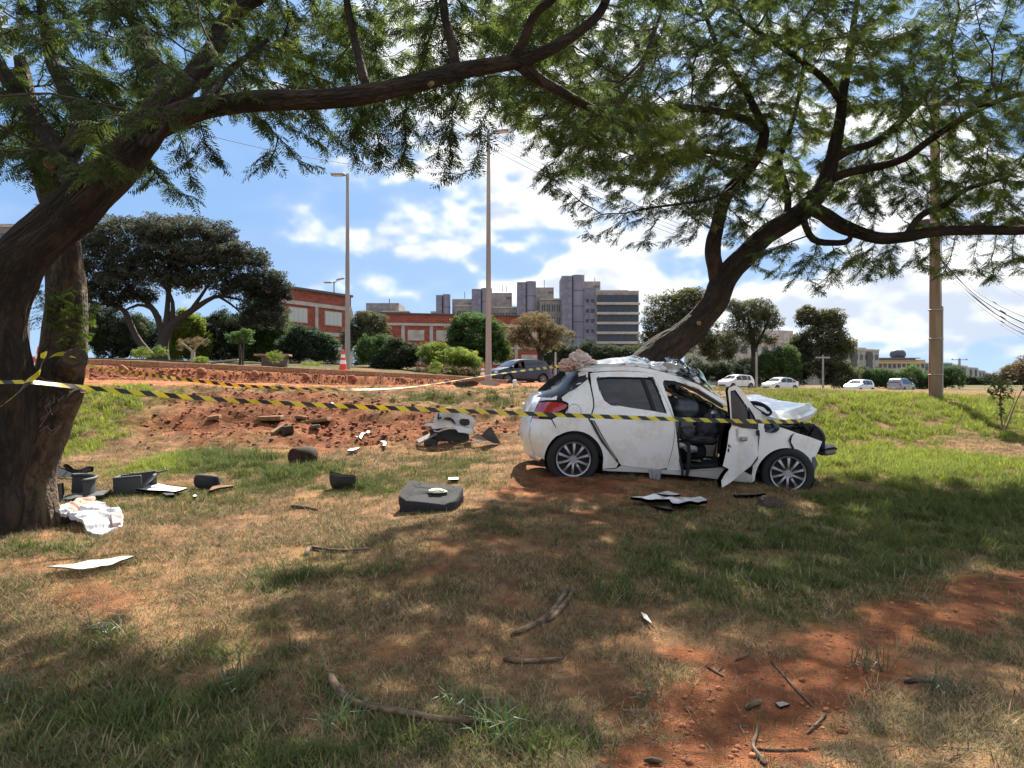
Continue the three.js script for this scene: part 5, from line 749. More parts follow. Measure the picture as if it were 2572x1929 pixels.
// ------------------------------------------------------------------ the wrecked white hatchback
const WK = { x: 0.716, y: 0.003, z: -9.95, tilt: -3.7 * Math.PI / 180 };
const wreck = thing('wrecked_car', 'wrecked white hatchback with crushed front, sprung bonnet and open front door', 'car', [WK.x, WK.y, WK.z]);
wreck.rotation.z = WK.tilt;
{
  const q = (zx, zy) => { const dx = (zx - 467) / 514, dy = (795 - zy) / 514, c = 0.99792, s = 0.06453; return [dx * c - dy * s, dx * s + dy * c + 0.315]; };
  const Q = (a) => a.map((p) => q(...p));
  const dirt = texture(512, (u, v) => { const n = fbm(u * 6, v * 6, 3, 5, 6), m = fbm(u * 30, v * 30, 7, 3, 30), d = clamp((n - 0.42) * 2.2 + (m - 0.5) * 0.9) * 0.2; return [1 - d * 0.3, 1 - d * 0.5, 1 - d * 0.72]; });
  const dirtR = texture(256, (u, v) => { const n = fbm(u * 6, v * 6, 3, 5, 6), k = 0.5 + n * 0.9; return [k, k, k]; }, false);
  const white = phys([0.87, 0.87, 0.865], 0.42, { clearcoat: 0.7, clearcoatRoughness: 0.12, map: dirt, roughnessMap: dirtR }), whiteIn = std([0.62, 0.62, 0.61], 0.6, { map: dirt }), dark = std([0.012, 0.012, 0.015], 0.8), fabric = std([0.022, 0.023, 0.03], 0.95, { bumpMap: rep(grain, 6), bumpScale: 0.004 }), greyBag = std([0.16, 0.175, 0.19], 0.9), rubber = std([0.03, 0.03, 0.033], 0.7), steel = std([0.25, 0.25, 0.26], 0.5, { metalness: 0.7 });
  const doorGlass = phys([0.05, 0.06, 0.085], 0.22, { specularIntensity: 0.25, transmission: 0.2, thickness: 0 }), rearGlass = phys([0.022, 0.024, 0.032], 0.3, { specularIntensity: 0.3 }), tinted = phys([0.03, 0.035, 0.045], 0.04, { transmission: 0.18, thickness: 0 }), clear = phys([0.55, 0.62, 0.6], 0.05, { transmission: 0.75, thickness: 0 });
  const base = curve([[0.1, 0.8], [0.2, 0.845], [0.32, 0.872], [0.5, 0.897], [0.72, 0.905], [0.88, 0.893], [0.98, 0.86], [1.1, 0.8], [1.25, 0.712], [1.42, 0.615], [1.6, 0.56]]);
  const xt = curve([[0.2, -0.5], [0.3, -0.57], [0.42, -0.62], [0.56, -0.66], [0.7, -0.645], [0.85, -0.6], [0.98, -0.545], [1.06, -0.46], [1.18, -0.27], [1.3, -0.13], [1.4, -0.04]]);
  const W = (x, y) => { const s = clamp((x - xt(y)) / 0.42), rear = Math.pow(Math.max(0.0001, 1 - Math.pow(1 - s, 2.6)), 0.5), f = Math.max(0, x - 2.35) / 0.75; return base(y) * rear * (1 - 0.12 * f * f); };
  const add = (name, g, m, par = wreck) => mesh(name, g, m, par);
  const panel = (name, pts, holes, m, o = {}) => add(name, sidePanel(Q(pts), holes.map(Q), W, o), m);
  const arcZ = (cx, cy, r, a0, a1, n = 16) => arc(cx, cy, r, a0 * Math.PI / 180, a1 * Math.PI / 180, n);          // in the same flat drawing: y down
  const dent = (x, y) => (fbm(x * 1.6, y * 1.6, 4, 3) - 0.5) * 0.018;
  // near side -------------------------------------------------
  const bumperR = [[178, 548], [200, 545], [262, 548], [330, 552], [352, 590], [374, 632], ...arcZ(474, 800, 184, 236, 176, 10), [286, 800], [222, 778], [172, 748], [150, 700], [145, 640], [152, 590]];
  panel('rear_bumper', bumperR, [], white, { warp: dent });
  const quarter = [[452, 248], [520, 240], [583, 238], [572, 290], [580, 330], [590, 400], [594, 470], [580, 510], [560, 548], [600, 610], [660, 700], [740, 808], [752, 826], [735, 850], [655, 858], ...arcZ(474, 800, 180, 18, -56, 12).map(([x, y]) => [x, y]), ];
  { // quarter panel with its pillar; round the wheel arch
    const arch = arcZ(474, 800, 180, 10, -124, 18), pts = [[452, 248], [520, 240], [578, 238], [568, 290], [578, 340], [590, 420], [592, 470], [578, 512], [558, 548], [598, 612], [660, 702], [736, 806], [748, 824], [735, 850], [652, 858], ...arch, [358, 590], [337, 549], [420, 508], [436, 480], [440, 452], [428, 444], [404, 434], [398, 414], [440, 384], [474, 340], [468, 305], [452, 268]];
    panel('quarter_panel', pts, [], white, { warp: dent });
  }
  panel('fuel_flap', arcZ(474, 497, 40, 0, 359, 24), [], white, { off: 0.0045, th: 0.002, max: 0.04, warp: dent });
  panel('fuel_flap_gap', arcZ(474, 497, 42.5, 0, 359, 24), [], dark, { off: 0.0025, th: 0.002, max: 0.04, warp: dent });
  const lamp = [[203, 536], [193, 514], [214, 472], [236, 455], [268, 446], [340, 441], [400, 450], [432, 462], [418, 482], [378, 500], [330, 510], [268, 512], [252, 545], [228, 548]];
  panel('tail_lamp', lamp, [], lampRed, { off: 0.006, th: 0.03 });
  panel('lamp_housing', [[186, 545], [180, 510], [202, 466], [230, 442], [300, 430], [370, 425], [436, 446], [445, 470], [425, 496], [350, 520], [268, 552]], [], dark, { off: -0.03, th: 0.02 });
  const win = [[628, 302], [640, 290], [700, 285], [800, 286], [905, 288], [978, 292], [1012, 390], [1046, 514], [940, 495], [820, 478], [705, 458], [668, 432], [640, 372]];
  const rdoor = [[587, 264], [610, 258], [700, 252], [800, 250], [900, 253], [970, 265], [1005, 330], [1045, 430], [1083, 545], [1092, 590], [1084, 690], [1068, 770], [1048, 852], [1004, 859], [880, 850], [765, 834], [736, 798], [690, 738], [640, 668], [590, 590], [568, 551], [586, 512], [600, 470], [598, 420], [587, 340]];
  const rd = panel('rear_door', rdoor, [win], white, { off: 0.006, warp: dent, th: 0.045 });
  mesh('rear_door_window', sidePanel(Q(win.map(([x, y]) => [810 + (x - 810) * 1.03, 385 + (y - 385) * 1.05])), [], W, { off: -0.016, th: 0.004 }), tinted, rd);
  mesh('window_seal', sidePanel(Q(win.map(([x, y]) => [815 + (x - 815) * 1.035, 388 + (y - 388) * 1.06])), [Q(win.map(([x, y]) => [815 + (x - 815) * 0.985, 388 + (y - 388) * 0.965]))], W, { off: 0.0085, th: 0.008 }), rubber, rd);
  mesh('division_bar', sidePanel(Q([[905, 290], [928, 290], [985, 505], [960, 500]]), [], W, { off: 0.001, th: 0.01 }), dark, rd);
  { const a = Q([[930, 545]])[0], h = mesh('door_handle', new RoundedBoxGeometry(0.2, 0.035, 0.04, 3, 0.014), white, rd); h.position.set(a[0] - 0.02, a[1] + 0.02, W(...a) + 0.03); }
  panel('door_seal_strip', [[572, 552], [596, 556], [642, 640], [700, 736], [744, 800], [754, 824], [742, 818], [690, 752], [640, 690], [590, 604]], [], rubber, { off: 0.009, th: 0.012 });
  panel('door_seal_strip', [[582, 556], [590, 556], [640, 645], [735, 795], [728, 796], [632, 652]], [], std([0.3, 0.3, 0.3], 0.6), { off: 0.0115, th: 0.004 });
  panel('dented_gap', [[575, 320], [588, 326], [604, 400], [606, 455], [596, 470], [588, 430]], [], dark, { off: -0.004, th: 0.008 });
  panel('centre_pillar', [[972, 268], [1008, 275], [1050, 305], [1042, 330], [1052, 380], [1080, 480], [1096, 570], [1106, 680], [1122, 790], [1136, 868], [1046, 866], [1052, 845], [1072, 770], [1088, 690], [1096, 590], [1086, 540], [1048, 430], [1008, 330]], [], white, { off: 0.001 });
  panel('sill', [[652, 862], [735, 856], [765, 836], [880, 852], [1040, 862], [1130, 872], [1260, 868], [1390, 856], [1480, 850], [1580, 900], [1582, 944], [1490, 938], [1300, 914], [1130, 896], [900, 880], [700, 872], [652, 868]], [], whiteIn, { off: 0.002, th: 0.05 });
  panel('sill_step', [[1128, 870], [1390, 850], [1470, 862], [1580, 905], [1470, 912], [1300, 890], [1140, 884]], [], white, { off: -0.03, th: 0.12 });
  const canR = [[446, 238], [520, 228], [600, 224], [700, 220], [800, 218], [900, 222], [985, 238], [1060, 258], [1150, 285], [1260, 332], [1400, 424], [1480, 486], [1470, 500], [1390, 446], [1262, 358], [1160, 316], [1056, 306], [1046, 312], [1008, 280], [970, 264], [900, 250], [800, 246], [700, 248], [600, 254], [583, 240], [520, 244], [452, 250]];
  panel('roof_rail', canR, [], white, { off: 0.0, th: 0.05 });
  panel('pillar_trim', [[1050, 312], [1058, 306], [1150, 320], [1262, 364], [1390, 452], [1410, 470], [1400, 482], [1250, 386], [1150, 338], [1070, 330]], [], dark, { off: -0.012, th: 0.04 });
  const farch = arcZ(1783, 912, 186, -20, -176, 20);
  const fen = [[1592, 560], [1640, 566], [1700, 584], [1790, 612], [1850, 634], [1940, 660], [2026, 690], [2004, 740], [1986, 776], [1958, 790], ...farch, [1596, 930], [1584, 944], [1576, 900], [1580, 830], [1606, 760], [1618, 640]];
  panel('front_fender', fen, [], white, { warp: (x, y) => -0.05 * sstep(2.55, 2.95, x) + 0.02 * Math.sin(x * 9) * sstep(2.4, 2.8, x) + dent(x, y) });
  panel('fender_tear', [[1800, 676], [1790, 690], [1812, 650], [1836, 634], [1818, 660], [1812, 690], [1832, 722], [1838, 740], [1818, 728], [1806, 700]], [], dark, { off: 0.012 - 0.05, warp: (x, y) => 0.05 - 0.05 * sstep(2.55, 2.95, x) + 0.02 * Math.sin(x * 9) * sstep(2.4, 2.8, x), th: 0.006 });
  // wheel wells and the dark inner body behind the gaps
  const well = (cx, r, name) => { const acc = new Acc(), c = q(cx[0], cx[1]); acc.grid(20, 1, (u, v) => { const a = lerp(-0.35, Math.PI + 0.35, u); return [c[0] + Math.cos(a) * r, c[1] + Math.sin(a) * r, lerp(0.8, 0.5, v)]; }); const disc = new THREE.CircleGeometry(r, 24); acc.add(disc, M4(c[0], c[1], 0.5)); add(name, acc.geo(), dark); };
  well([474, 800], 0.36, 'wheel_well'); well([1783, 912], 0.37, 'wheel_well');
  panel('inner_side', [[470, 262], [600, 262], [960, 280], [1060, 560], [1100, 700], [1128, 868], [740, 850], [640, 780], [560, 660], [440, 650], [350, 590], [330, 540], [420, 500], [440, 440], [480, 340]], [win.map(([x, y]) => [815 + (x - 815) * 0.97, 388 + (y - 388) * 0.94])], dark, { off: -0.055, th: 0.01 });
  panel('inner_fender', [[1560, 570], [1700, 600], [1900, 680], [1950, 770], ...arcZ(1783, 912, 190, -30, -176, 14), [1560, 930]], [], dark, { off: -0.09, th: 0.01 });
  // tail -------------------------------------------------------
  const tailGrid = (y0, y1, ny, wide, off = 0) => { const acc = new Acc(); acc.grid(28, ny, (u, v) => { const y = lerp(y0, y1, v), s = (u * 2 - 1) * wide, b = base(y), k = Math.abs(s), x = xt(y) + 0.42 * (1 - Math.pow(Math.max(0, 1 - k * k), 1 / 2.6)); return [x - off, y, s * b, x, y]; }); return acc.geo(); };
  add('bumper_rear_face', tailGrid(0.24, 0.66, 12, 0.75), white); add('tailgate', tailGrid(0.665, 1.02, 12, 0.72), white); add('rear_window', tailGrid(1.03, 1.385, 14, 0.97, 0.004), rearGlass);
  add('rear_spoiler', tailGrid(1.385, 1.43, 3, 0.97, 0.03), white);
  panel('rear_window_side', [[446, 250], [452, 268], [468, 305], [474, 340], [440, 384], [400, 412], [300, 396], [262, 374], [330, 310], [400, 258], [430, 236]], [], rearGlass, { off: -0.008, th: 0.006 });
  panel('tailgate_side', [[262, 378], [300, 398], [372, 405], [366, 430], [300, 432], [236, 446], [208, 470], [186, 500], [170, 536], [158, 536], [176, 462], [200, 410], [230, 385]], [], white, { off: 0.004, th: 0.03 });
  panel('hinge_arm', [[372, 404], [392, 400], [398, 414], [380, 440], [366, 438]], [], dark, { off: 0.0, th: 0.02 });
  add('rear_plate', new RoundedBoxGeometry(0.02, 0.13, 0.4, 1, 0.005), plateMat).position.set(-0.625, 0.86, 0);
  // far side, glass kept only where it still stands
  const far = (name, pts, holes, m, o = {}) => add(name, sidePanel(Q(pts), holes.map(Q), W, { side: -1, ...o }), m);
  far('far_quarter_panel', [[452, 248], [578, 238], [568, 290], [590, 420], [592, 470], [558, 548], [660, 702], [748, 824], [735, 850], [652, 858], ...arcZ(474, 800, 180, 10, -180, 18), [222, 778], [150, 700], [145, 640], [180, 540], [404, 434], [474, 340]], [], white, { max: 0.3 });
  far('far_rear_door', rdoor, [win], white, { max: 0.3 });
  const fwin = [[1070, 322], [1150, 326], [1250, 372], [1360, 450], [1420, 500], [1420, 540], [1110, 528]];
  far('far_front_door', [[1000, 330], [1060, 300], [1150, 310], [1270, 356], [1420, 468], [1500, 520], [1600, 565], [1616, 640], [1606, 760], [1576, 900], [1128, 868], [1086, 590]], [fwin], white, { max: 0.3 });
  far('far_roof_rail', canR, [], white); far('far_fender', fen, [], white, { max: 0.3 }); far('far_centre_pillar', [[972, 268], [1050, 305], [1096, 570], [1136, 868], [1046, 866], [1086, 590], [1008, 330]], [], dark);
  // roof: bulged up by the trunk behind it and crumpled towards the windscreen
  {
    const line = curve(Q([[446, 240], [520, 230], [600, 225], [700, 221], [800, 219], [900, 223], [985, 239], [1060, 259], [1150, 286], [1300, 330]])), lift = curve([[-0.05, 0.02], [0.1, 0.06], [0.3, 0.1], [0.55, 0.125], [0.8, 0.13], [1.0, 0.135], [1.2, 0.16], [1.34, 0.2], [1.5, 0.16], [1.65, 0.06]]);
    const x0 = -0.05, x1 = 1.52, acc = new Acc();
    acc.grid(64, 90, (u, v) => { const x = lerp(x0, x1, v), y0 = line(x), s = u * 2 - 1, w = W(x, y0) * 1.0, crush = sstep(0.45, 1.3, x), prof = Math.pow(Math.max(0, 1 - Math.pow(Math.abs(s + 0.1 * crush * (1 - s * s)), 2.2)), 0.62); let y = y0 + 0.004 + lift(x) * prof;
      const c1 = Math.abs(fbm(x * 2.6 + 3, s * 1.7, 5, 3) - 0.5) * 2, c2 = Math.abs(fbm(x * 6 + 1, s * 4, 9, 3) - 0.5) * 2; y += prof * crush * ((0.25 - c1) * 0.3 + (0.2 - c2) * 0.09) + prof * (fbm(x * 4, s * 2, 2, 2) - 0.5) * 0.03; return [x + crush * prof * (c1 - 0.2) * 0.06, y, s * w, x, s]; });
    const paintedReflect = texture(512, (u, v) => { const n = fbm(u * 9, v * 9, 5, 4, 9), m = Math.abs(fbm(u * 6, v * 14, 11, 3, 2) - 0.5) * 2, on = sstep(0.3, 0.44, u) * sstep(1, 0.97, u), k = on * Math.max(sstep(0.52, 0.58, n) * 0.5, sstep(0.1, 0.04, m) * 0.9), f = vn(u * 60, v * 60, 3, 60) * 0.1; return [lerp(0.93, 0.42 + f, k), lerp(0.92, 0.36 + f, k), lerp(0.9, 0.31 + f, k)]; });  // tree reflections painted into the colour as dark blotches and lines, front half
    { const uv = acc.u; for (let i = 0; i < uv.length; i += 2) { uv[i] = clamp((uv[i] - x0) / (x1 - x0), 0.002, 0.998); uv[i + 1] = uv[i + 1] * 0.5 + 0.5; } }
    add('roof', acc.geo(), phys([0.8, 0.8, 0.795], 0.22, { clearcoat: 1, clearcoatRoughness: 0.04, map: paintedReflect })); add('headlining', (() => { const a = new Acc(); a.grid(10, 12, (u, v) => { const x = lerp(x0 + 0.05, x1 - 0.1, v), s = u * 2 - 1; return [x, line(x) + 0.035 + lift(x) * 0.35 * (1 - s * s), s * W(x, line(x)) * 0.95]; }); return a.geo(); })(), std([0.28, 0.27, 0.26], 0.95));
  }
  // windscreen, torn out and crumpled up over the roof edge; green where it is seen edge-on
  {
    const crackTex = texture(512, (u, v) => { const a = Math.abs(fbm(u * 10, v * 10, 3, 3, 10) - 0.5), b = Math.abs(fbm(u * 22, v * 22, 6, 2, 22) - 0.5), k = Math.max(sstep(0.03, 0.004, a), sstep(0.04, 0.006, b) * 0.8); return [0.2 + 0.6 * k, 0.27 + 0.55 * k, 0.28 + 0.55 * k]; });
    const A = Q([[1090, 262], [1128, 158], [1150, 146]]), pts = [[1118, 250], [1150, 147], [1230, 166], [1310, 222], [1352, 268], [1400, 352]];
    const top = new THREE.CatmullRomCurve3(Q([[1128, 152], [1160, 147], [1230, 166], [1306, 218], [1350, 276], [1404, 372]]).map(([x, y]) => V(x, y, 0))), bot = new THREE.CatmullRomCurve3(Q([[1130, 262], [1160, 272], [1230, 296], [1300, 332], [1350, 372], [1412, 432]]).map(([x, y]) => V(x, y, 0)));
    const acc = new Acc(); acc.grid(36, 26, (u, v) => { const a = top.getPoint(u), b = bot.getPoint(u), p = a.clone().lerp(b, v), f = (Math.abs(fbm(u * 7, v * 5, 3, 3) - 0.5) * 2 - 0.3) * 0.12 * Math.sin(Math.PI * clamp(u * 0.96 + 0.02)); return [p.x + f * 0.4, p.y + f * 0.35, lerp(-0.05, 0.6, v) + f + 0.1 * Math.sin(u * 5), u * 1.2, v * 0.7]; });
    add('windscreen', acc.geo(), phys([0.3, 0.32, 0.34], 0.08, { map: crackTex, transmission: 0.15, thickness: 0 }));
    const acc2 = new Acc(); acc2.grid(14, 20, (u, v) => { const a = top.getPoint(lerp(0.62, 1, u)), b = bot.getPoint(lerp(0.62, 1, u)); const p = a.clone().lerp(b, v); return [p.x + 0.035 + 0.02 * Math.sin(v * 9), p.y + 0.015 * Math.sin(u * 8), lerp(0.1, 0.62, v)]; }); add('windscreen', acc2.geo(), phys([0.3, 0.62, 0.5], 0.15, { transmission: 0.5, thickness: 0 })).userData.label = 'green edge of the shattered windscreen';
    const fl = new Acc(); fl.grid(24, 14, (u, v) => { const x = lerp(1.22, 1.98, v), s = u * 2 - 1, y = lerp(1.34, 0.93, Math.pow(v, 0.9)) - 0.1 * (1 - s * s) + (Math.abs(fbm(u * 5, v * 5, 8, 3) - 0.5)) * 0.12; return [x, y, s * lerp(0.55, 0.7, v) - 0.04, u, v]; }); add('windscreen', fl.geo(), phys([1, 1, 1], 0.1, { map: crackTex, transmission: 0.55, thickness: 0 })).userData.label = 'sagging cracked remains of the windscreen';
  }
  // bonnet, sprung and buckled -------------------------------------------------
  {
    const near = new THREE.CatmullRomCurve3([[1560, 470, 0.7], [1620, 505, 0.72], [1700, 533, 0.74], [1800, 553, 0.74], [1890, 548, 0.72], [1985, 520, 0.68], [2034, 490, 0.6]].map(([x, y, z]) => V(...q(x, y), z))), farE = new THREE.CatmullRomCurve3([[1545, 428, -0.6], [1620, 412, -0.66], [1720, 404, -0.7], [1820, 404, -0.7], [1910, 420, -0.66], [1985, 450, -0.6], [2030, 482, -0.5]].map(([x, y, z]) => V(...q(x, y), z)));
    const acc = new Acc(); acc.grid(40, 48, (u, v) => { const a = near.getPoint(u), b = farE.getPoint(u), p = a.clone().lerp(b, v), bul = Math.sin(Math.PI * Math.min(1, v * 1.02)), fold = Math.exp(-(((v - 0.18 - 0.05 * Math.sin(u * 9)) / 0.07) ** 2)) * 0.035 - Math.exp(-(((u - 0.45) / 0.06) ** 2)) * 0.02; return [p.x, p.y + 0.05 * bul + fold + (fbm(u * 5, v * 4, 4, 3) - 0.5) * 0.05 * bul, p.z, u * 1.2, v * 1.3]; });
    add('bonnet', acc.geo(), phys([0.8, 0.81, 0.82], 0.3, { clearcoat: 1, clearcoatRoughness: 0.08, map: dirt }));
    const lip = new Acc(); lip.grid(30, 3, (u, v) => { const p = near.getPoint(lerp(0.25, 1, u)); return [p.x, p.y - v * 0.05 - 0.002, p.z - v * 0.02]; }); add('bonnet_lip', lip.geo(), white);
    const ring = new THREE.CatmullRomCurve3([[1572, 448], [1612, 446], [1660, 462], [1698, 492], [1704, 512], [1686, 524], [1650, 508], [1604, 478]].map(([x, y]) => V(...q(x, y), 0.8)), true); add('plastic_liner', new THREE.TubeGeometry(ring, 48, 0.016, 8, true), dark);
    const arm = new THREE.CatmullRomCurve3(Q([[1560, 440], [1620, 455], [1680, 470], [1710, 500]]).map(([x, y]) => V(x, y, 0.7))); add('hinge_arm', new THREE.TubeGeometry(arm, 20, 0.02, 8), dark);
  }
  // crushed engine bay ---------------------------------------------------------
  {
    const r = rng(61), eb = new Acc(), box = (zx, zy, z, w, h, d, rz, ry = 0) => eb.add(new RoundedBoxGeometry(w, h, d, 2, 0.015), M4(...q(zx, zy), z, 0, ry, rz));
    box(1760, 640, 0.1, 0.5, 0.28, 0.9, -0.1); box(1850, 700, 0.2, 0.35, 0.3, 0.8, 0.2); box(1900, 640, 0.3, 0.22, 0.12, 0.5, 0.3, 0.3); box(1960, 720, 0.1, 0.12, 0.32, 1.1, 0.1); box(1820, 800, 0.1, 0.6, 0.3, 0.9, 0); box(1800, 585, 0.35, 0.3, 0.06, 0.3, -0.3); box(1890, 588, 0.4, 0.12, 0.1, 0.16, 0.5); add('engine', eb.geo(), std([0.03, 0.03, 0.034], 0.6));
    const hose = (pts, rad, m, name = 'hose') => add(name, new THREE.TubeGeometry(new THREE.CatmullRomCurve3(pts.map(([x, y, z]) => V(...q(x, y), z))), 40, rad, 9), m);
    hose([[1930, 610, 0.55], [1990, 600, 0.6], [2040, 630, 0.62], [2070, 680, 0.6], [2065, 730, 0.5]], 0.035, rubber); hose([[1950, 640, 0.62], [2000, 625, 0.66], [2046, 660, 0.66], [2056, 720, 0.6]], 0.022, steel, 'bumper_bar'); hose([[1700, 575, 0.7], [1760, 590, 0.72], [1830, 600, 0.72], [1900, 585, 0.6], [1950, 610, 0.5]], 0.02, rubber); hose([[1880, 560, 0.5], [1920, 580, 0.62], [1960, 620, 0.66], [1985, 650, 0.6]], 0.028, dark); hose([[1990, 690, 0.66], [2040, 700, 0.6], [2080, 736, 0.5]], 0.03, dark);
    for (let k = 0; k < 9; k++) { const a = [1880 + r() * 150, 570 + r() * 120, 0.3 + r() * 0.35]; hose([a, [a[0] + 40 * (r() - 0.3), a[1] + 40 * (r() - 0.5), a[2] + 0.1], [a[0] + 90 * (r() - 0.3), a[1] + 90 * (r() - 0.4), a[2]]], 0.007 + r() * 0.008, dark, 'wiring'); }
    { const f = new Acc(); for (let k = 0; k < 14; k++) f.add(new RoundedBoxGeometry(0.028, 0.16, 0.02, 1, 0.006), M4(...q(1950 + k * 8, 628 + Math.abs(k - 5) * 7), 0.68, 0, 0, -0.5 + k * 0.06)); const o = add('grille', f.geo(), dark); o.userData.kind = 'stuff'; }
    const beam = new RoundedBoxGeometry(0.16, 0.12, 1.25, 3, 0.03), bm = add('bumper_beam', beam, steel); bm.position.set(...q(2052, 748), 0.05); bm.rotation.z = 0.2; bm.rotation.y = 0.18;
    hose([[2020, 730, 0.55], [2070, 745, 0.66], [2120, 735, 0.7], [2140, 742, 0.68]], 0.014, dark, 'bent_bracket'); hose([[2030, 760, 0.6], [2060, 775, 0.64], [2085, 768, 0.62]], 0.02, dark, 'bent_bracket');
    const rag = (name, pts, z0, m, seed, th = 0.1) => { const acc = new Acc(), P2 = Q(pts); const sh = sidePanel(P2, [], (x, y) => z0 + 0.09 * (fbm(x * 5 + seed, y * 5, 3, 3) - 0.5) * 2 * th * 5, { th: 0.025, max: 0.06, edge: 0.05 }); return add(name, sh, m); };
    rag('front_bumper_remains', [[1932, 790], [1985, 776], [2012, 800], [2022, 830], [2004, 880], [1985, 905], [1960, 900], [1948, 930], [1922, 920], [1935, 860]], 0.66, std([0.12, 0.125, 0.14], 0.5), 3);
    rag('front_bumper_remains', [[1940, 830], [1975, 840], [1972, 890], [1946, 900]], 0.72, dark, 8); rag('torn_liner', [[1950, 900], [1990, 905], [2018, 940], [2005, 950], [1985, 932], [1968, 945]], 0.68, dark, 5); rag('torn_liner', [[1984, 700], [2030, 690], [2060, 740], [2036, 790], [2010, 780]], 0.5, dark, 9);
    rag('headlamp_shell', [[1986, 776], [2026, 694], [2050, 720], [2040, 770], [2010, 800]], 0.6, std([0.06, 0.062, 0.068], 0.35), 12);
  }
  // cabin -----------------------------------------------------------------------
  {
    const cab = new Acc(); cab.add(new RoundedBoxGeometry(2.6, 0.06, 1.5, 1, 0.02), M4(1.1, 0.3, 0)); cab.add(new RoundedBoxGeometry(0.06, 0.5, 1.5, 1, 0.02), M4(2.2, 0.62, 0)); add('floor_pan', cab.geo(), dark);
    const seat = (x, z, lean) => { const s = new THREE.Group(); s.name = 'seat'; s.position.set(x, 0.34, z); wreck.add(s); const c = mesh('cushion', new RoundedBoxGeometry(0.52, 0.2, 0.5, 4, 0.08), fabric, s); c.position.y = 0.12; c.rotation.z = 0.12; const b = mesh('backrest', new RoundedBoxGeometry(0.2, 0.64, 0.5, 4, 0.09), fabric, s); b.position.set(-0.32, 0.42, 0); b.rotation.z = lean; const h = mesh('headrest', new RoundedBoxGeometry(0.12, 0.2, 0.27, 4, 0.05), fabric, s); h.position.set(-0.32 - lean * 0.55, 0.86, 0); h.rotation.z = lean; };
    seat(1.42, 0.37, 0.35); seat(1.5, -0.37, 0.22);
    const bench = add('rear_bench', new RoundedBoxGeometry(0.5, 0.22, 1.3, 4, 0.08), fabric); bench.position.set(0.55, 0.46, 0); const bb = add('rear_backrest', new RoundedBoxGeometry(0.18, 0.6, 1.3, 4, 0.08), fabric); bb.position.set(0.26, 0.8, 0); bb.rotation.z = 0.3;
    const dash = new Acc(); dash.grid(24, 14, (u, v) => { const a = v * 2.2 - 0.3, z = lerp(-0.72, 0.7, u); return [2.06 - Math.cos(a) * 0.26 + 0.03 * Math.sin(u * 14), 0.78 + Math.sin(a) * 0.16 + 0.03 * fbm(u * 6, v * 3, 1, 2), z]; }); add('dashboard', dash.geo(), dark);
    const sw = add('steering_wheel', new THREE.TorusGeometry(0.18, 0.016, 10, 32), dark); sw.position.set(1.78, 0.88, 0.36); sw.rotation.set(0, Math.PI / 2 - 0.2, -0.35);
    const bag = (name, zx, zy, z, rx, ry, rz, sd, m) => { const g = new THREE.IcosahedronGeometry(1, 5), p = g.attributes.position; for (let i = 0; i < p.count; i++) { const v = V(p.getX(i), p.getY(i), p.getZ(i)), f = 1 + 0.55 * (Math.abs(fbm(v.x * 1.7 + sd, v.y * 1.7, v.z * 1.7, 4) - 0.5) * 2 - 0.3); p.setXYZ(i, v.x * rx * f, v.y * ry * f, v.z * rz * f); } const g2 = mergeVertices((g.deleteAttribute('normal'), g.deleteAttribute('uv'), g)); g2.computeVertexNormals(); const o = add(name, g2, m); o.position.set(...q(zx, zy), z); return o; };
    bag('airbag', 1218, 495, 0.4, 0.17, 0.15, 0.2, 3, greyBag); bag('airbag', 1160, 470, 0.1, 0.1, 0.12, 0.14, 6, greyBag); bag('airbag', 1320, 500, 0.25, 0.16, 0.12, 0.2, 9, std([0.05, 0.055, 0.065], 0.8)); bag('airbag', 1410, 545, 0.4, 0.13, 0.1, 0.15, 14, greyBag);
    bag('folded_cloth', 1146, 718, 0.72, 0.06, 0.035, 0.06, 17, std([0.5, 0.49, 0.47], 0.9)); bag('folded_cloth', 1218, 742, 0.68, 0.09, 0.05, 0.05, 21, std([0.4, 0.4, 0.42], 0.9)); bag('loose_trim', 1290, 690, 0.6, 0.22, 0.06, 0.1, 24, std([0.035, 0.036, 0.045], 0.7)); bag('loose_trim', 1200, 650, 0.6, 0.12, 0.1, 0.1, 27, std([0.05, 0.055, 0.06], 0.6)); bag('loose_trim', 1340, 630, 0.5, 0.16, 0.16, 0.1, 31, std([0.03, 0.032, 0.04], 0.6)); bag('loose_trim', 1390, 515, 0.5, 0.05, 0.04, 0.05, 34, lampClear);
    const strap = (pts, w) => { const c = new THREE.CatmullRomCurve3(pts.map(([x, y, z]) => V(...q(x, y), z))), acc = new Acc(); acc.grid(1, 24, (u, v) => { const p = c.getPoint(v); return [p.x + (u - 0.5) * w, p.y, p.z]; }); add('seat_belt', acc.geo(), std([0.012, 0.012, 0.016], 0.8)); };
    strap([[1150, 560, 0.7], [1132, 640, 0.78], [1120, 720, 0.84], [1128, 800, 0.89], [1140, 870, 0.905], [1140, 898, 0.9]], 0.03); strap([[1200, 700, 0.7], [1186, 770, 0.86], [1178, 830, 0.905], [1170, 880, 0.905], [1166, 900, 0.9]], 0.045);
  }
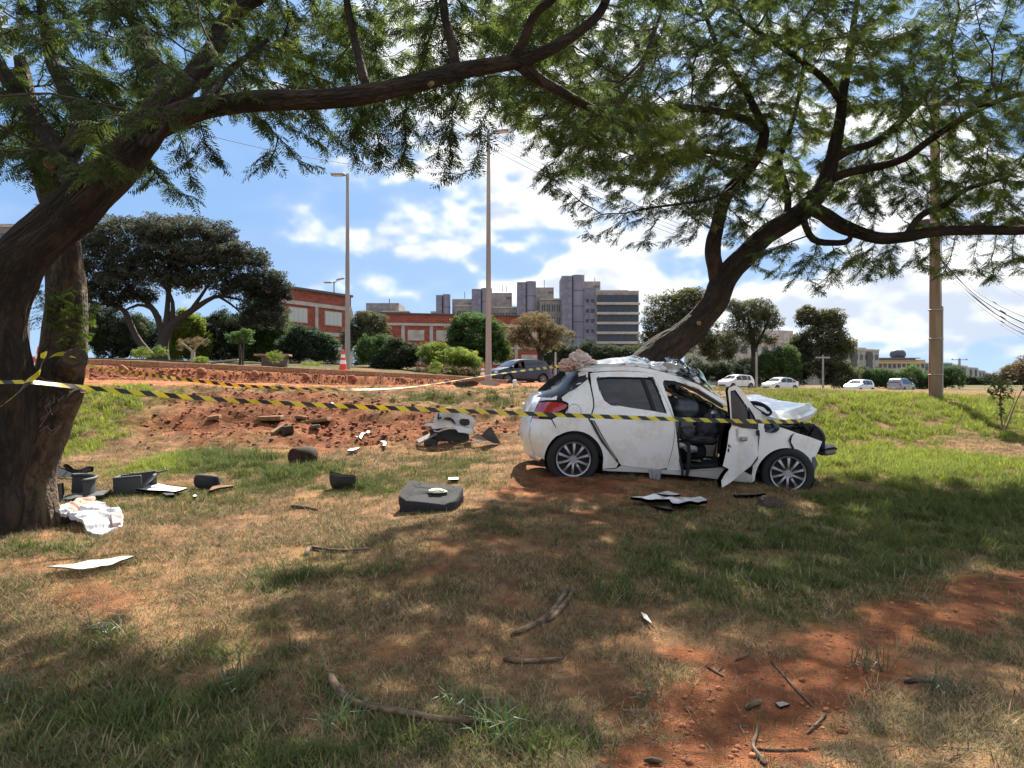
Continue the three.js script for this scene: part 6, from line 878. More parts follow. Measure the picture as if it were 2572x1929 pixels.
  // front door, swung open and sagging on its hinges ----------------------------
  {
    const hx = q(1604, 700)[0], door = new THREE.Group(); door.name = 'front_door'; door.position.set(hx, 0, 0.875); door.rotation.y = 50 * Math.PI / 180; wreck.add(door);
    // local: x from the hinge rearwards is negative; y up; +z outside
    const ang = 50 * Math.PI / 180, tilt = WK.tilt, ct = Math.cos(tilt), st = Math.sin(tilt);
    const onDoor = (zx, zy) => { // the bearing of a drawing point met with the plane of the opened door
      const px = (1250 + zx / 2.4578) / 2.5117, py = (830 + zy / 2.4578) / 2.5117, dir = P(px, py, 1).sub(V(0, EY, 0)), n = V(Math.sin(ang), 0, Math.cos(ang)), hinge = V(WK.x + hx * ct - 0.6 * st, WK.y + hx * st + 0.6 * ct, WK.z + 0.875), t = hinge.clone().sub(V(0, EY, 0)).dot(n) / dir.dot(n), w = dir.multiplyScalar(t).add(V(0, EY, 0)).sub(V(WK.x, WK.y, WK.z)), l = V(w.x * ct + w.y * st, -w.x * st + w.y * ct, w.z).sub(V(hx, 0, 0.875)); return [l.x * Math.cos(ang) - l.z * Math.sin(ang), l.y]; };
    const D = (a) => a.map((p) => onDoor(...p)), flat = (x, y) => 0.02 * Math.sin(clamp((y - 0.25) / 0.7) * 3.1) + 0.008 * Math.sin(x * 8 + y * 5), dm = (name, pts, holes, m, o = {}) => mesh(name, sidePanel(D(pts), holes.map(D), flat, { th: 0.05, max: 0.08, edge: 0.05, ...o }), m, door);
    dm('outer_skin', [[1438, 588], [1500, 600], [1560, 606], [1610, 614], [1620, 640], [1612, 720], [1600, 775], [1572, 826], [1530, 868], [1470, 920], [1396, 972], [1389, 930], [1402, 890], [1424, 856], [1384, 836], [1392, 770], [1404, 700], [1418, 620]], [], white);
    const wq = [[1420, 372], [1446, 366], [1484, 418], [1530, 478], [1542, 510], [1546, 560], [1440, 556]], w2 = [[1548, 488], [1572, 520], [1590, 556], [1552, 560]];
    dm('window_frame', [[1406, 372], [1410, 352], [1440, 338], [1472, 352], [1520, 410], [1572, 470], [1640, 520], [1692, 560], [1700, 580], [1622, 600], [1500, 600], [1436, 588], [1424, 480]], [wq, w2], white, { off: 0.002, th: 0.03 });
    dm('window_glass', wq.map(([x, y]) => [1486 + (x - 1486) * 1.06, 480 + (y - 480) * 1.04]), [], doorGlass, { off: -0.012, th: 0.004 }); dm('quarter_glass', w2.map(([x, y]) => [1568 + (x - 1568) * 1.1, 530 + (y - 530) * 1.1]), [], doorGlass, { off: -0.012, th: 0.004 });
    dm('window_seal', [[1436, 580], [1440, 556], [1552, 560], [1620, 566], [1624, 598], [1560, 606], [1500, 600]], [], rubber, { off: 0.008, th: 0.01 }); dm('frame_divider', [[1530, 470], [1548, 488], [1556, 560], [1544, 560], [1540, 510]], [], dark, { off: 0.004, th: 0.01 });
    { const a = onDoor(1494, 668), h = mesh('door_handle', new RoundedBoxGeometry(0.13, 0.05, 0.05, 3, 0.018), alloy, door); h.position.set(a[0], a[1], flat(...a) + 0.03); const b = onDoor(1470, 640), s = mesh('handle_surround', new RoundedBoxGeometry(0.05, 0.14, 0.012, 2, 0.005), plateMat, door); s.position.set(b[0], b[1], flat(...b) + 0.006); s.rotation.z = 0.25; }
    for (const [x, y, k] of [[1412, 710, 1], [1410, 738, 1.2], [1424, 716, 0.6]]) { const a = onDoor(x, y), o = mesh('paint_chip', new THREE.CylinderGeometry(0.018 * k, 0.02 * k, 0.004, 7), dark, door); o.rotation.x = Math.PI / 2; o.position.set(a[0], a[1], flat(...a) + 0.003); }
    const inn = mesh('inner_trim', sidePanel(D([[1442, 592], [1606, 616], [1602, 760], [1560, 820], [1440, 850], [1396, 830], [1410, 700]]), [], flat, { off: -0.06, th: 0.03, max: 0.2 }), fabric, door); inn.userData.label = 'dark inner trim';
    const mir = mesh('mirror', (() => { const g = new THREE.SphereGeometry(1, 24, 16); g.scale(0.085, 0.078, 0.12); return g; })(), std([0.045, 0.05, 0.062], 0.3), door); { const a = onDoor(1622, 586); mir.position.set(a[0] + 0.0, a[1] - 0.01, 0.1); } const mg = mesh('mirror_glass', new THREE.CircleGeometry(0.07, 24), std([0.1, 0.14, 0.22], 0.04, { metalness: 0.9 }), mir); mg.position.x = -0.075; mg.rotation.y = -Math.PI / 2; mg.scale.set(1.3, 0.9, 1);
    const ms = mesh('mirror_stalk', sweep(new Acc(), [onDoor(1586, 620), onDoor(1578, 640), onDoor(1572, 636)].map(([x, y], i) => V(x, y, 0.03 + i * 0.02)), [0.022, 0.018, 0.01], 8).geo(), dark, door);
    mesh('door_edge', sidePanel(D([[1618, 620], [1624, 640], [1614, 730], [1600, 790], [1566, 838], [1562, 832], [1596, 776], [1608, 700], [1612, 640]]), [], flat, { off: 0.004, th: 0.03 }), dark, door);
  }
  // wheels: rear sunk in the soil, front turned out
  wheelParts(wreck, 0, 0.79, 0.315, 1, 0.205, 10); wheelParts(wreck, 0, -0.79, 0.315, -1, 0.205, 10);
  wheelParts(wreck, 2.608, 0.79, 0.31, 1, 0.205, 10, -0.22, 0.0); wheelParts(wreck, 2.608, -0.79, 0.31, -1, 0.205, 10, -0.22);
  // cloth hanging below the sill
  { const acc = new Acc(); acc.grid(22, 20, (u, v) => { const w = lerp(0.16, 0.1, v), [x, y] = q(972, lerp(862, 968, v)); return [x + (u - 0.5) * w, y + 0.01 * Math.sin(u * 9), 0.885 + 0.025 * Math.sin(u * 17 + v * 2) * (0.4 + v) + 0.03 * v]; }); add('hanging_cloth', acc.geo(), std([0.3, 0.3, 0.32], 0.95)).userData.label = 'grey cloth hanging from the sill'; }
}
// ------------------------------------------------------------------ what the crash threw about
const plasticGrey = std([0.055, 0.06, 0.065], 0.65, { bumpMap: rep(grain, 5), bumpScale: 0.002 }), plasticBlack = std([0.016, 0.016, 0.018], 0.5), panelWhite = std([0.78, 0.78, 0.76], 0.5), whitePaintMetal = phys([0.75, 0.76, 0.77], 0.4, { clearcoat: 0.6, clearcoatRoughness: 0.2, map: wallTex }), claySlab = std([0.36, 0.2, 0.1], 0.95, { map: dirtTex, bumpMap: rep(grain, 2), bumpScale: 0.01 }), soilClod = std([0.2, 0.075, 0.038], 1, { map: dirtTex, bumpMap: rep(grain, 3), bumpScale: 0.02 });
const inDrawing = (x0, y0, k) => (pts) => pts.map(([x, y]) => [(x0 + x / k) / 2.5117, (y0 + y / k) / 2.5117]);
// a standing or leaning sheet: its outline seen at distance d, given relief and thickness
function sheet(name, base, pts, holes, d, relief, m, par, th = 0.02, lean = 0) {
  const T = (a) => a.map(([x, y]) => { const p = P(x, y, d).sub(base); return [p.x, p.y]; }), g = sidePanel(T(pts), holes.map(T), relief, { th, max: 0.06, edge: 0.04 });
  const o = mesh(name, g, m, par); o.position.z = -d - base.z; if (lean) o.rotation.x = lean; return o;
}
// a slab lying on the ground: its outline as seen, met with the ground
function lying(name, label, cat, pts, th, m, lift = 0, wave = 0, group) {
  const w = pts.map(([x, y]) => G(x, y)), c = w.reduce((s, p) => s.add(p), V(0, 0, 0)).divideScalar(w.length), h0 = c.y; const P2 = w.map((p) => [p.x - c.x, -(p.z - c.z)]);
  const g = sidePanel(P2, [], (x, y) => (H(c.x + x, c.z - y) - h0) * 0.6 + lift + wave * (fbm(x * 6 + 3, y * 6, 2, 3) - 0.5), { th, max: 0.08, edge: 0.05 }); g.rotateX(-Math.PI / 2);
  const o = mesh(name, g, m); o.position.set(c.x, h0 + 0.005, c.z); return tag(o, label, cat, group);
}
{ // torn-off front panel with its dark openings
  const c1 = inDrawing(1040, 1000, 9.217), d = 12.6, base = G(462, 441), t = thing('torn_bumper', 'torn white front body panel with dark openings lying on the slope left of the wreck', 'car part', [base.x, base.y, base.z]);
  const rel = (x, y) => 0.1 * Math.cos(x * 3) + 0.05 * fbm(x * 6, y * 6, 3, 3);
  sheet('panel', base, c1([[450, 540], [500, 350], [640, 330], [760, 330], [1000, 345], [1100, 310], [1250, 360], [1360, 440], [1470, 520], [1430, 600], [1380, 690], [1395, 800], [1200, 790], [1000, 740], [900, 640], [700, 600], [520, 620]]), [c1([[540, 470], [560, 350], [600, 350], [590, 430], [650, 420], [640, 470], [560, 510]]), c1([[690, 460], [780, 435], [860, 440], [930, 490], [985, 600], [930, 580], [860, 520], [760, 500], [700, 490]]), c1([[1060, 490], [1140, 465], [1280, 480], [1300, 540], [1290, 610], [1180, 640], [1090, 610], [1055, 560]])], d - 0.1, rel, whitePaintMetal, t, 0.04);
  sheet('opening_backing', base, c1([[520, 360], [1340, 460], [1340, 660], [1000, 700], [520, 560]]), [], d + 0.03, rel, plasticBlack, t, 0.01);
  sheet('front_lip', base, c1([[200, 610], [280, 585], [420, 580], [520, 520], [650, 500], [760, 510], [860, 560], [940, 620], [1100, 640], [1240, 690], [1340, 650], [1370, 740], [1390, 820], [1300, 815], [1180, 790], [1040, 775], [985, 700], [900, 665], [760, 665], [600, 690], [480, 715], [420, 700], [380, 650], [250, 650]]), [], d - 0.32, (x, y) => 0.12 * Math.cos(x * 3.4) + 0.06 * Math.sin(y * 16), whitePaintMetal, t, 0.06);
  sheet('lower_strip', base, c1([[430, 730], [560, 760], [700, 700], [850, 680], [980, 690], [970, 712], [840, 705], [700, 735], [580, 785], [480, 780]]), [], d - 0.36, (x) => 0.1 * Math.cos(x * 3.4), whitePaintMetal, t, 0.03);
  sheet('dark_underside', base, c1([[380, 720], [480, 720], [700, 700], [980, 715], [1100, 790], [1260, 820], [1280, 940], [1240, 1010], [1000, 1010], [800, 1000], [520, 1000], [330, 980], [370, 860]]), [], d - 0.12, (x, y) => 0.07 * fbm(x * 5, y * 5, 6, 3), plasticBlack, t, 0.05);
  const t2 = thing('plastic_shard', 'dark three-cornered plastic shard with a white edge right of the torn front panel', 'car part', [base.x, base.y, base.z]);
  sheet('shard', base, c1([[1560, 860], [1660, 740], [1750, 650], [1810, 690], [1860, 800], [1960, 960], [2005, 1040], [1900, 1060], [1700, 980]]), [], d - 0.5, (x, y) => 0.06 * fbm(x * 5, y * 5, 6, 3) + y * 0.3, plasticGrey, t2, 0.02); sheet('white_edge', base, c1([[1320, 940], [1400, 940], [1560, 1000], [1720, 1030], [1960, 1060], [1900, 1080], [1700, 1055], [1500, 1010], [1340, 965]]), [], d - 0.55, () => 0, panelWhite, t2, 0.03);
  sheet('broken_trim', base, c1([[1380, 850], [1480, 830], [1600, 870], [1700, 960], [1660, 990], [1560, 970], [1440, 930]]), [], d - 0.52, (x, y) => 0.05 * fbm(x * 9, y * 9, 6, 3), std([0.2, 0.17, 0.16], 0.7), t2, 0.03);
  const b3 = G(427, 446), t3 = thing('plastic_tray', 'small tilted grey plastic cover before the torn front panel', 'car part', [b3.x, b3.y, b3.z]); const k = mesh('cover', new RoundedBoxGeometry(0.34, 0.025, 0.24, 2, 0.01), std([0.2, 0.17, 0.17], 0.7), t3); k.position.y = 0.14; k.rotation.set(0.15, 0.3, 0.42); const k2 = mesh('side', new RoundedBoxGeometry(0.22, 0.12, 0.2, 2, 0.02), plasticBlack, t3); k2.position.set(0.07, 0.06, 0.02);
}
{ // wheel-arch liners and bumper pieces by the left tree
  const c = inDrawing(100, 1150, 4.424), base = G(70, 498), d = -base.z, t = thing('bumper_piece', 'grey curved plastic bumper piece lying right beside the left tree', 'car part', [base.x, base.y, base.z]);
  const k = d / FOC / 4.424 / 2.5117, at = (x, y, z = 0) => { const [[px, py]] = c([[x, y]]), p = P(px, py, d + z).sub(base); return p; };
  { const acc = new Acc(), ctr = at(450, 330); acc.grid(40, 6, (u, v) => { const a = lerp(-2.4, 0.7, u), rx = 175 * k * (1 + 0.1 * v), rz = 0.2; return [ctr.x + Math.cos(-a) * rx - 0.01, ctr.y + lerp(0.1, -0.11, v) + 0.03 * (1 - u), 0.05 - Math.sin(a) * rz * -1]; }); mesh('curved_wall', acc.geo(), plasticGrey, t); const rim = []; for (let i = 0; i <= 30; i++) { const a = lerp(-2.5, 0.75, i / 30); rim.push(V(ctr.x + Math.cos(-a) * 175 * k, ctr.y + 0.1 + 0.03 * (1 - i / 30), 0.05 + Math.sin(a) * 0.2)); } mesh('rim', sweep(new Acc(), rim, rim.map(() => 0.02), 8).geo(), plasticGrey, t); }
  { const acc = new Acc(); acc.grid(24, 8, (u, v) => { const a = at(lerp(270, 770, u), 0), y = at(0, lerp(455, 400, u)).y; return [a.x, y + 0.03 * Math.sin(v * 3.1) + 0.02 * fbm(u * 6, v * 3, 2, 3), lerp(0.16, -0.3, v) * (1 - 0.55 * Math.pow(Math.abs(u * 2 - 1), 3)) + 0.04 * u]; }); mesh('flange', acc.geo(), plasticGrey, t); mesh('flange_edge', sweep(new Acc(), Array.from({ length: 16 }, (_, i) => { const u = i / 15, a = at(lerp(270, 765, u), lerp(470, 400, u * u)); a.z = 0.17 - 0.08 * u; return a; }), Array(16).fill(0.014), 8).geo(), plasticGrey, t); }
  { const b2 = G(50, 500), t2 = thing('bumper_end', 'grey rounded bumper end standing against the left tree', 'car part', [b2.x, b2.y, b2.z]); sheet('shell', b2, c([[60, 380], [90, 320], [200, 285], [270, 275], [275, 400], [250, 490], [180, 515], [110, 490], [70, 440]]), [], -b2.z, (x, y) => 0.12 * Math.cos(x * 8), plasticGrey, t2, 0.03); }
  { const b2 = G(60, 480), t2 = thing('bumper_strip', 'grey plastic strip lying behind the curved bumper piece', 'car part', [b2.x, b2.y, b2.z]); sheet('strip', b2, c([[80, 170], [120, 120], [230, 150], [340, 185], [430, 215], [380, 225], [270, 215], [200, 225], [110, 200]]), [], -b2.z, (x, y) => -y * 1.2, plasticGrey, t2, 0.04); sheet('underside', b2, c([[84, 185], [200, 215], [180, 235], [130, 275], [110, 240]]), [], -b2.z + 0.05, () => 0, plasticBlack, t2, 0.03); }
  { const b2 = G(82, 474), t2 = thing('plastic_bracket', 'dark torn plastic bracket, farthest piece beside the left tree', 'car part', [b2.x, b2.y, b2.z]); sheet('bracket', b2, c([[310, 80], [335, 60], [370, 90], [400, 125], [470, 130], [520, 105], [560, 90], [612, 100], [605, 150], [550, 160], [500, 185], [440, 205], [390, 195], [370, 150], [330, 120]]), [], -b2.z, (x, y) => 0.08 * fbm(x * 7, y * 7, 2, 3) * 2, plasticBlack, t2, 0.05); }
  { // open box with a wedge side
    const b2 = G(136, 492), t2 = thing('console_box', 'black open plastic box with a slanted side lying beside a white board', 'car part', [b2.x, b2.y, b2.z], 0.25), o = (w, h, dd, x, y, z, rz = 0, ry = 0) => { const q = mesh('side', new RoundedBoxGeometry(w, h, dd, 2, 0.012), plasticGrey, t2); q.position.set(x, y, z); q.rotation.set(0, ry, rz); }; o(0.3, 0.19, 0.03, -0.05, 0.1, 0.14); o(0.3, 0.19, 0.03, 0.06, 0.12, -0.12); o(0.03, 0.2, 0.28, -0.19, 0.1, 0.02); o(0.2, 0.03, 0.28, 0.16, 0.13, 0.02, 0.75); o(0.3, 0.03, 0.26, 0, 0.03, 0, 0.02); o(0.14, 0.025, 0.06, 0.29, 0.215, -0.03, 0.2); o(0.42, 0.025, 0.04, 0.0, 0.2, -0.12, 0.06); o(0.3, 0.025, 0.04, -0.05, 0.195, 0.15, 0.02); t2.rotation.z = 0.05;
  }
  lying('white_board', 'white broken board lying beside the black open box', 'board', c([[1060, 408], [1160, 350], [1200, 310], [1290, 305], [1310, 345], [1400, 365], [1640, 398], [1500, 440], [1400, 432]]), 0.02, panelWhite, 0.055); lying('board_edge', 'dark splintered edge under the white broken board', 'board', c([[1360, 440], [1480, 440], [1500, 460], [1400, 465]]), 0.03, plasticBlack, 0.045);
  { const b2 = G(207, 489), t2 = thing('headrest', 'black padded headrest lying in the grass beside an orange wood splinter', 'headrest', [b2.x, b2.y, b2.z], -0.12); const acc = new Acc(); acc.grid(24, 28, (u, v) => { const a = v * 6.2832, x = (u - 0.5) * 0.27, e = Math.pow(Math.max(0, 1 - Math.pow(Math.abs(u * 2 - 1), 6)), 0.3), ry = 0.085 * (Math.sin(a) > 0 ? 1 : 1.1), rz = 0.06; return [x - 0.02 * Math.cos(a), 0.09 + Math.sign(Math.sin(a)) * Math.pow(Math.abs(Math.sin(a)), 0.7) * ry * e - 0.02 * (u - 0.5), Math.sign(Math.cos(a)) * Math.pow(Math.abs(Math.cos(a)), 0.7) * rz * e]; }); mesh('pad', acc.geo(), std([0.02, 0.02, 0.024], 0.75, { bumpMap: rep(grain, 8), bumpScale: 0.002 }), t2); for (const s of [-0.06, 0.06]) { const p = mesh('post', new THREE.CylinderGeometry(0.006, 0.006, 0.14, 8), alloy, t2); p.rotation.x = 1.4; p.position.set(s, 0.06, -0.1); } }
  lying('wood_splinter', 'orange splinter of wood lying in front of the black headrest', 'wood', c([[1880, 420], [1920, 372], [1990, 356], [2150, 352], [2150, 366], [2010, 384], [1920, 412]]), 0.02, std([0.36, 0.15, 0.06], 0.9, { map: grain }), 0.05); lying('litter_scrap', 'tiny white scrap on the straw left of the headrest', 'litter', c([[1700, 455], [1725, 445], [1748, 460], [1730, 476], [1705, 472]]), 0.02, panelWhite, 0.03);
  { // sheet bundle: white plastic over pinkish cloth
    const b2 = G(84, 527), t2 = thing('cloth_heap', 'crumpled white plastic sheet with pinkish cloth showing, at the foot of the left tree', 'cloth', [b2.x, b2.y, b2.z]);
    const heap = (name, pts, h, m, sd, lift = 0) => { const w = c(pts).map(([x, y]) => G(x, y).sub(b2)), xs = w.map((p) => p.x), zs = w.map((p) => -p.z), P2 = w.map((p) => [p.x, -p.z]), cx = (Math.min(...xs) + Math.max(...xs)) / 2, cz = (Math.min(...zs) + Math.max(...zs)) / 2, rx = (Math.max(...xs) - Math.min(...xs)) / 2, rz = (Math.max(...zs) - Math.min(...zs)) / 2; const g = sidePanel(P2, [], (x, y) => { const q = Math.max(0, 1 - ((x - cx) / rx) ** 2 - ((y - cz) / rz) ** 2), f = 1 - Math.abs(fbm(x * 5 + sd, y * 8, sd, 3) - 0.5) * 2.6; return lift + h * Math.sqrt(q) * (0.45 + 0.75 * f) + 0.02 * fbm(x * 14, y * 14, 4, 2); }, { th: 0.03, max: 0.022, edge: 0.03 }); g.rotateX(-Math.PI / 2); const o = mesh(name, (g.deleteAttribute('normal'), g.computeVertexNormals(), g), m, t2); return o; };
    const wp = phys([0.6, 0.6, 0.63], 0.35, { transmission: 0.12, thickness: 0 }); heap('plastic_sheet', [[30, 730], [120, 660], [280, 575], [380, 610], [420, 590], [580, 580], [680, 600], [690, 650], [780, 680], [860, 670], [930, 730], [920, 780], [780, 840], [690, 880], [590, 870], [440, 800], [330, 780], [200, 760], [80, 765]], 0.13, wp, 3); heap('cloth', [[320, 750], [350, 690], [430, 650], [570, 620], [620, 650], [540, 700], [450, 720], [380, 770]], 0.1, std([0.6, 0.33, 0.26], 0.9), 7, 0.075); heap('cloth', [[780, 700], [860, 680], [920, 730], [900, 790], [810, 800]], 0.06, std([0.62, 0.42, 0.38], 0.9), 11, 0.035);
  }
  { const pts = c([[80, 1292], [200, 1265], [380, 1245], [560, 1225], [720, 1190], [850, 1170], [1050, 1150], [900, 1215], [760, 1265], [620, 1310], [480, 1330], [300, 1322], [170, 1308]]); lying('clear_plastic_strip', 'long translucent plastic strip lying alone on the straw below the left tree', 'plastic strip', pts, 0.012, phys([0.72, 0.7, 0.64], 0.3, { transmission: 0.35, thickness: 0 }), 0.05, 0.05); }
}
{ // dark torn piece in the grass
  const c = inDrawing(720, 1150, 4.424), b = G(343, 488), d = -b.z, t = thing('air_duct', 'torn black plastic duct in the grass between the headrest and the seat cushion', 'car part', [b.x, b.y, b.z]);
  sheet('duct', b, c([[490, 150], [560, 165], [600, 195], [680, 185], [760, 205], [778, 250], [760, 290], [700, 350], [600, 370], [510, 320], [485, 240]]), [], d, (x, y) => 0.1 * Math.cos(x * 7) * Math.cos((y - 0.1) * 7), plasticBlack, t, 0.05); sheet('lip', b, c([[470, 160], [560, 170], [620, 190], [740, 190], [775, 215], [700, 210], [600, 215], [520, 200]]), [], d - 0.14, () => 0, std([0.05, 0.053, 0.06], 0.35), t, 0.03);
}
{ // seat cushion with a pale crumpled thing on it
  const p = G(430, 511), t = thing('seat_cushion', 'dark grey car seat cushion lying on the straw in the middle', 'seat cushion', [p.x, p.y - 0.035, p.z - 0.22], -0.16); t.rotation.order = 'YXZ'; t.rotation.x = 0.22; t.scale.set(0.88, 0.84, 0.95);
  const acc = new Acc(); acc.grid(40, 40, (u, v) => { const a = u * 6.2832, w = [0.335, 0.26], e = 0.32, cx = Math.sign(Math.cos(a)) * Math.pow(Math.abs(Math.cos(a)), e), cz = Math.sign(Math.sin(a)) * Math.pow(Math.abs(Math.sin(a)), e); let r, y; if (v < 0.35) { r = 0.94 + 0.06 * v / 0.35; y = 0.17 * (v / 0.35); } else { const k = (v - 0.35) / 0.65; r = Math.max(0, 1 - Math.pow(k, 1.6)); y = 0.17 + 0.045 * Math.sqrt(Math.max(0, 1 - Math.pow(1 - Math.min(1, k * 5), 2))); } const x = cx * w[0] * r, z = cz * w[1] * r, bol = v >= 0.35 ? 0.03 * sstep(0.2, 0.3, Math.abs(x)) - 0.016 * Math.exp(-(((Math.abs(x) - 0.2) / 0.018) ** 2)) - 0.012 * Math.exp(-(((z + 0.1) / 0.018) ** 2)) : 0; return [x, y * (1 - 0.12 * (x / 0.3)) * (z < 0 ? 1.08 : 1) + bol, z, u * 2, v]; });
  mesh('pad', acc.geo(), std([0.032, 0.032, 0.037], 0.95, { bumpMap: rep(grain, 12), bumpScale: 0.003 }), t);
  const band = new Acc(); band.grid(40, 1, (u, v) => { const a = u * 6.2832, cx = Math.sign(Math.cos(a)) * Math.pow(Math.abs(Math.cos(a)), 0.32), cz = Math.sign(Math.sin(a)) * Math.pow(Math.abs(Math.sin(a)), 0.32); return [cx * 0.333, 0.002 + v * 0.09, cz * 0.258]; }); mesh('base', band.geo(), plasticBlack, t);
  const g = new THREE.IcosahedronGeometry(1, 4), q = g.attributes.position; for (let i = 0; i < q.count; i++) { const v = V(q.getX(i), q.getY(i), q.getZ(i)), f = 0.7 + 0.6 * fbm(v.x * 2.4, v.y * 2.4, v.z * 2.4, 4); q.setXYZ(i, v.x * 0.1 * f * (1 + 0.3 * v.x), Math.max(-0.01, v.y * 0.028 * f), v.z * 0.07 * f); } g.computeVertexNormals(); const o = mesh('foam_scrap', g, std([0.68, 0.64, 0.46], 0.95)); o.position.set(p.x + 0.03, p.y + 0.163, p.z - 0.2); tag(o, 'pale yellow crumpled foam scrap lying on the seat cushion', 'scrap');
}
{ // white panel and stone before the wreck
  const c = inDrawing(1560, 1180, 4.424); const p = lying('torn_sheet', 'jagged white body panel lying on the ground before the open door', 'car part', c([[110, 388], [240, 376], [390, 362], [480, 378], [600, 394], [700, 402], [880, 400], [960, 420], [950, 455], [860, 468], [740, 470], [640, 484], [570, 478], [540, 440], [430, 432], [260, 428], [170, 408]]), 0.03, phys([0.8, 0.8, 0.79], 0.3, { clearcoat: 0.8, clearcoatRoughness: 0.1 }), 0.085, 0.06); lying('torn_sheet', 'grey torn panel sticking out behind the jagged white one', 'car part', c([[390, 362], [520, 332], [620, 370], [660, 384], [560, 392]]), 0.02, std([0.3, 0.31, 0.32], 0.5), 0.09); lying('dark_trim', 'thin dark trim strip under the front edge of the jagged white panel', 'car part', c([[350, 450], [560, 446], [580, 500], [480, 486]]), 0.02, plasticBlack, 0.04);
  { const b = G(772, 507), t = thing('stone_block', 'broken pinkish stone block in the shade before the front wheel', 'stone', [b.x, b.y, b.z], 0.1); const m = std([0.24, 0.17, 0.14], 0.95, { map: dirtTex, bumpMap: rep(grain, 2), bumpScale: 0.02 }); const bump = (w, h, dd, sd) => { const g = new RoundedBoxGeometry(w, h, dd, 6, 0.02), q = g.attributes.position; for (let i = 0; i < q.count; i++) { const x = q.getX(i), y = q.getY(i), z = q.getZ(i), f = 0.05 * (fbm(x * 9 + sd, y * 9, z * 9, 3) - 0.5); q.setXYZ(i, x + f, y + f, z + f); } g.computeVertexNormals(); return g; }; const a = mesh('block', bump(0.25, 0.1, 0.16, 1), m, t); a.position.y = 0.05; const bb = mesh('chip', bump(0.16, 0.03, 0.08, 4), m, t); bb.position.set(-0.03, 0.11, 0.02); bb.rotation.z = 0.08; }
  lying('timber_offcut', 'grey weathered timber offcut lying in the shade behind the stone block', 'timber', c([[1250, 316], [1330, 300], [1560, 302], [1600, 316], [1500, 330], [1280, 330]]), 0.03, std([0.2, 0.16, 0.13], 0.95, { map: grain }), 0.04);
  lying('litter_scrap', 'small white packet on the straw right of the seat cushion', 'litter', inDrawing(720, 1150, 4.424)([[1795, 262], [1905, 262], [1912, 284], [1800, 290]]), 0.02, panelWhite, 0.04);
}
{ // rags on the wreck's roof
  const b = P(577, 366, 9.55), t = thing('roof_rags', 'bundle of dusty pink rags lying on the rear edge of the wreck\'s roof', 'rags', [b.x, b.y - 0.03, b.z]);
  const rag = (x, y, z, rx, ry, rz, sd, m) => { const g = mergeVertices((() => { const q = new THREE.IcosahedronGeometry(1, 6); q.deleteAttribute('uv'); q.deleteAttribute('normal'); return q; })()), q = g.attributes.position; for (let i = 0; i < q.count; i++) { const v = V(q.getX(i), q.getY(i), q.getZ(i)), w1 = fbm(v.x * 1.3 + sd, v.y * 1.3, v.z * 1.3, 2), f = 0.95 + 0.35 * (w1 - 0.5) - 0.42 * Math.pow(1 - Math.abs(Math.sin((v.x * 1.2 + v.y * 2.2 + w1 * 5 + sd) * 3)), 2) - 0.34 * Math.pow(1 - Math.abs(Math.sin((v.y * 1.5 - v.x + v.z + w1 * 4) * 4)), 3); q.setXYZ(i, v.x * rx * f, v.y * ry * f, v.z * rz * f); } g.computeVertexNormals(); const o = mesh('rag', g, m, t); o.position.set(x, y, z); };
  const m1 = std([0.7, 0.46, 0.37], 0.95), m2 = std([0.68, 0.56, 0.51], 0.95); rag(-0.12, 0.05, 0, 0.13, 0.1, 0.14, 2, m1); rag(0.03, 0.1, 0.02, 0.16, 0.13, 0.15, 5, m2); rag(0.15, 0.05, 0, 0.14, 0.075, 0.14, 9, m2); rag(0.02, 0.17, -0.02, 0.09, 0.08, 0.1, 14, m1);
}
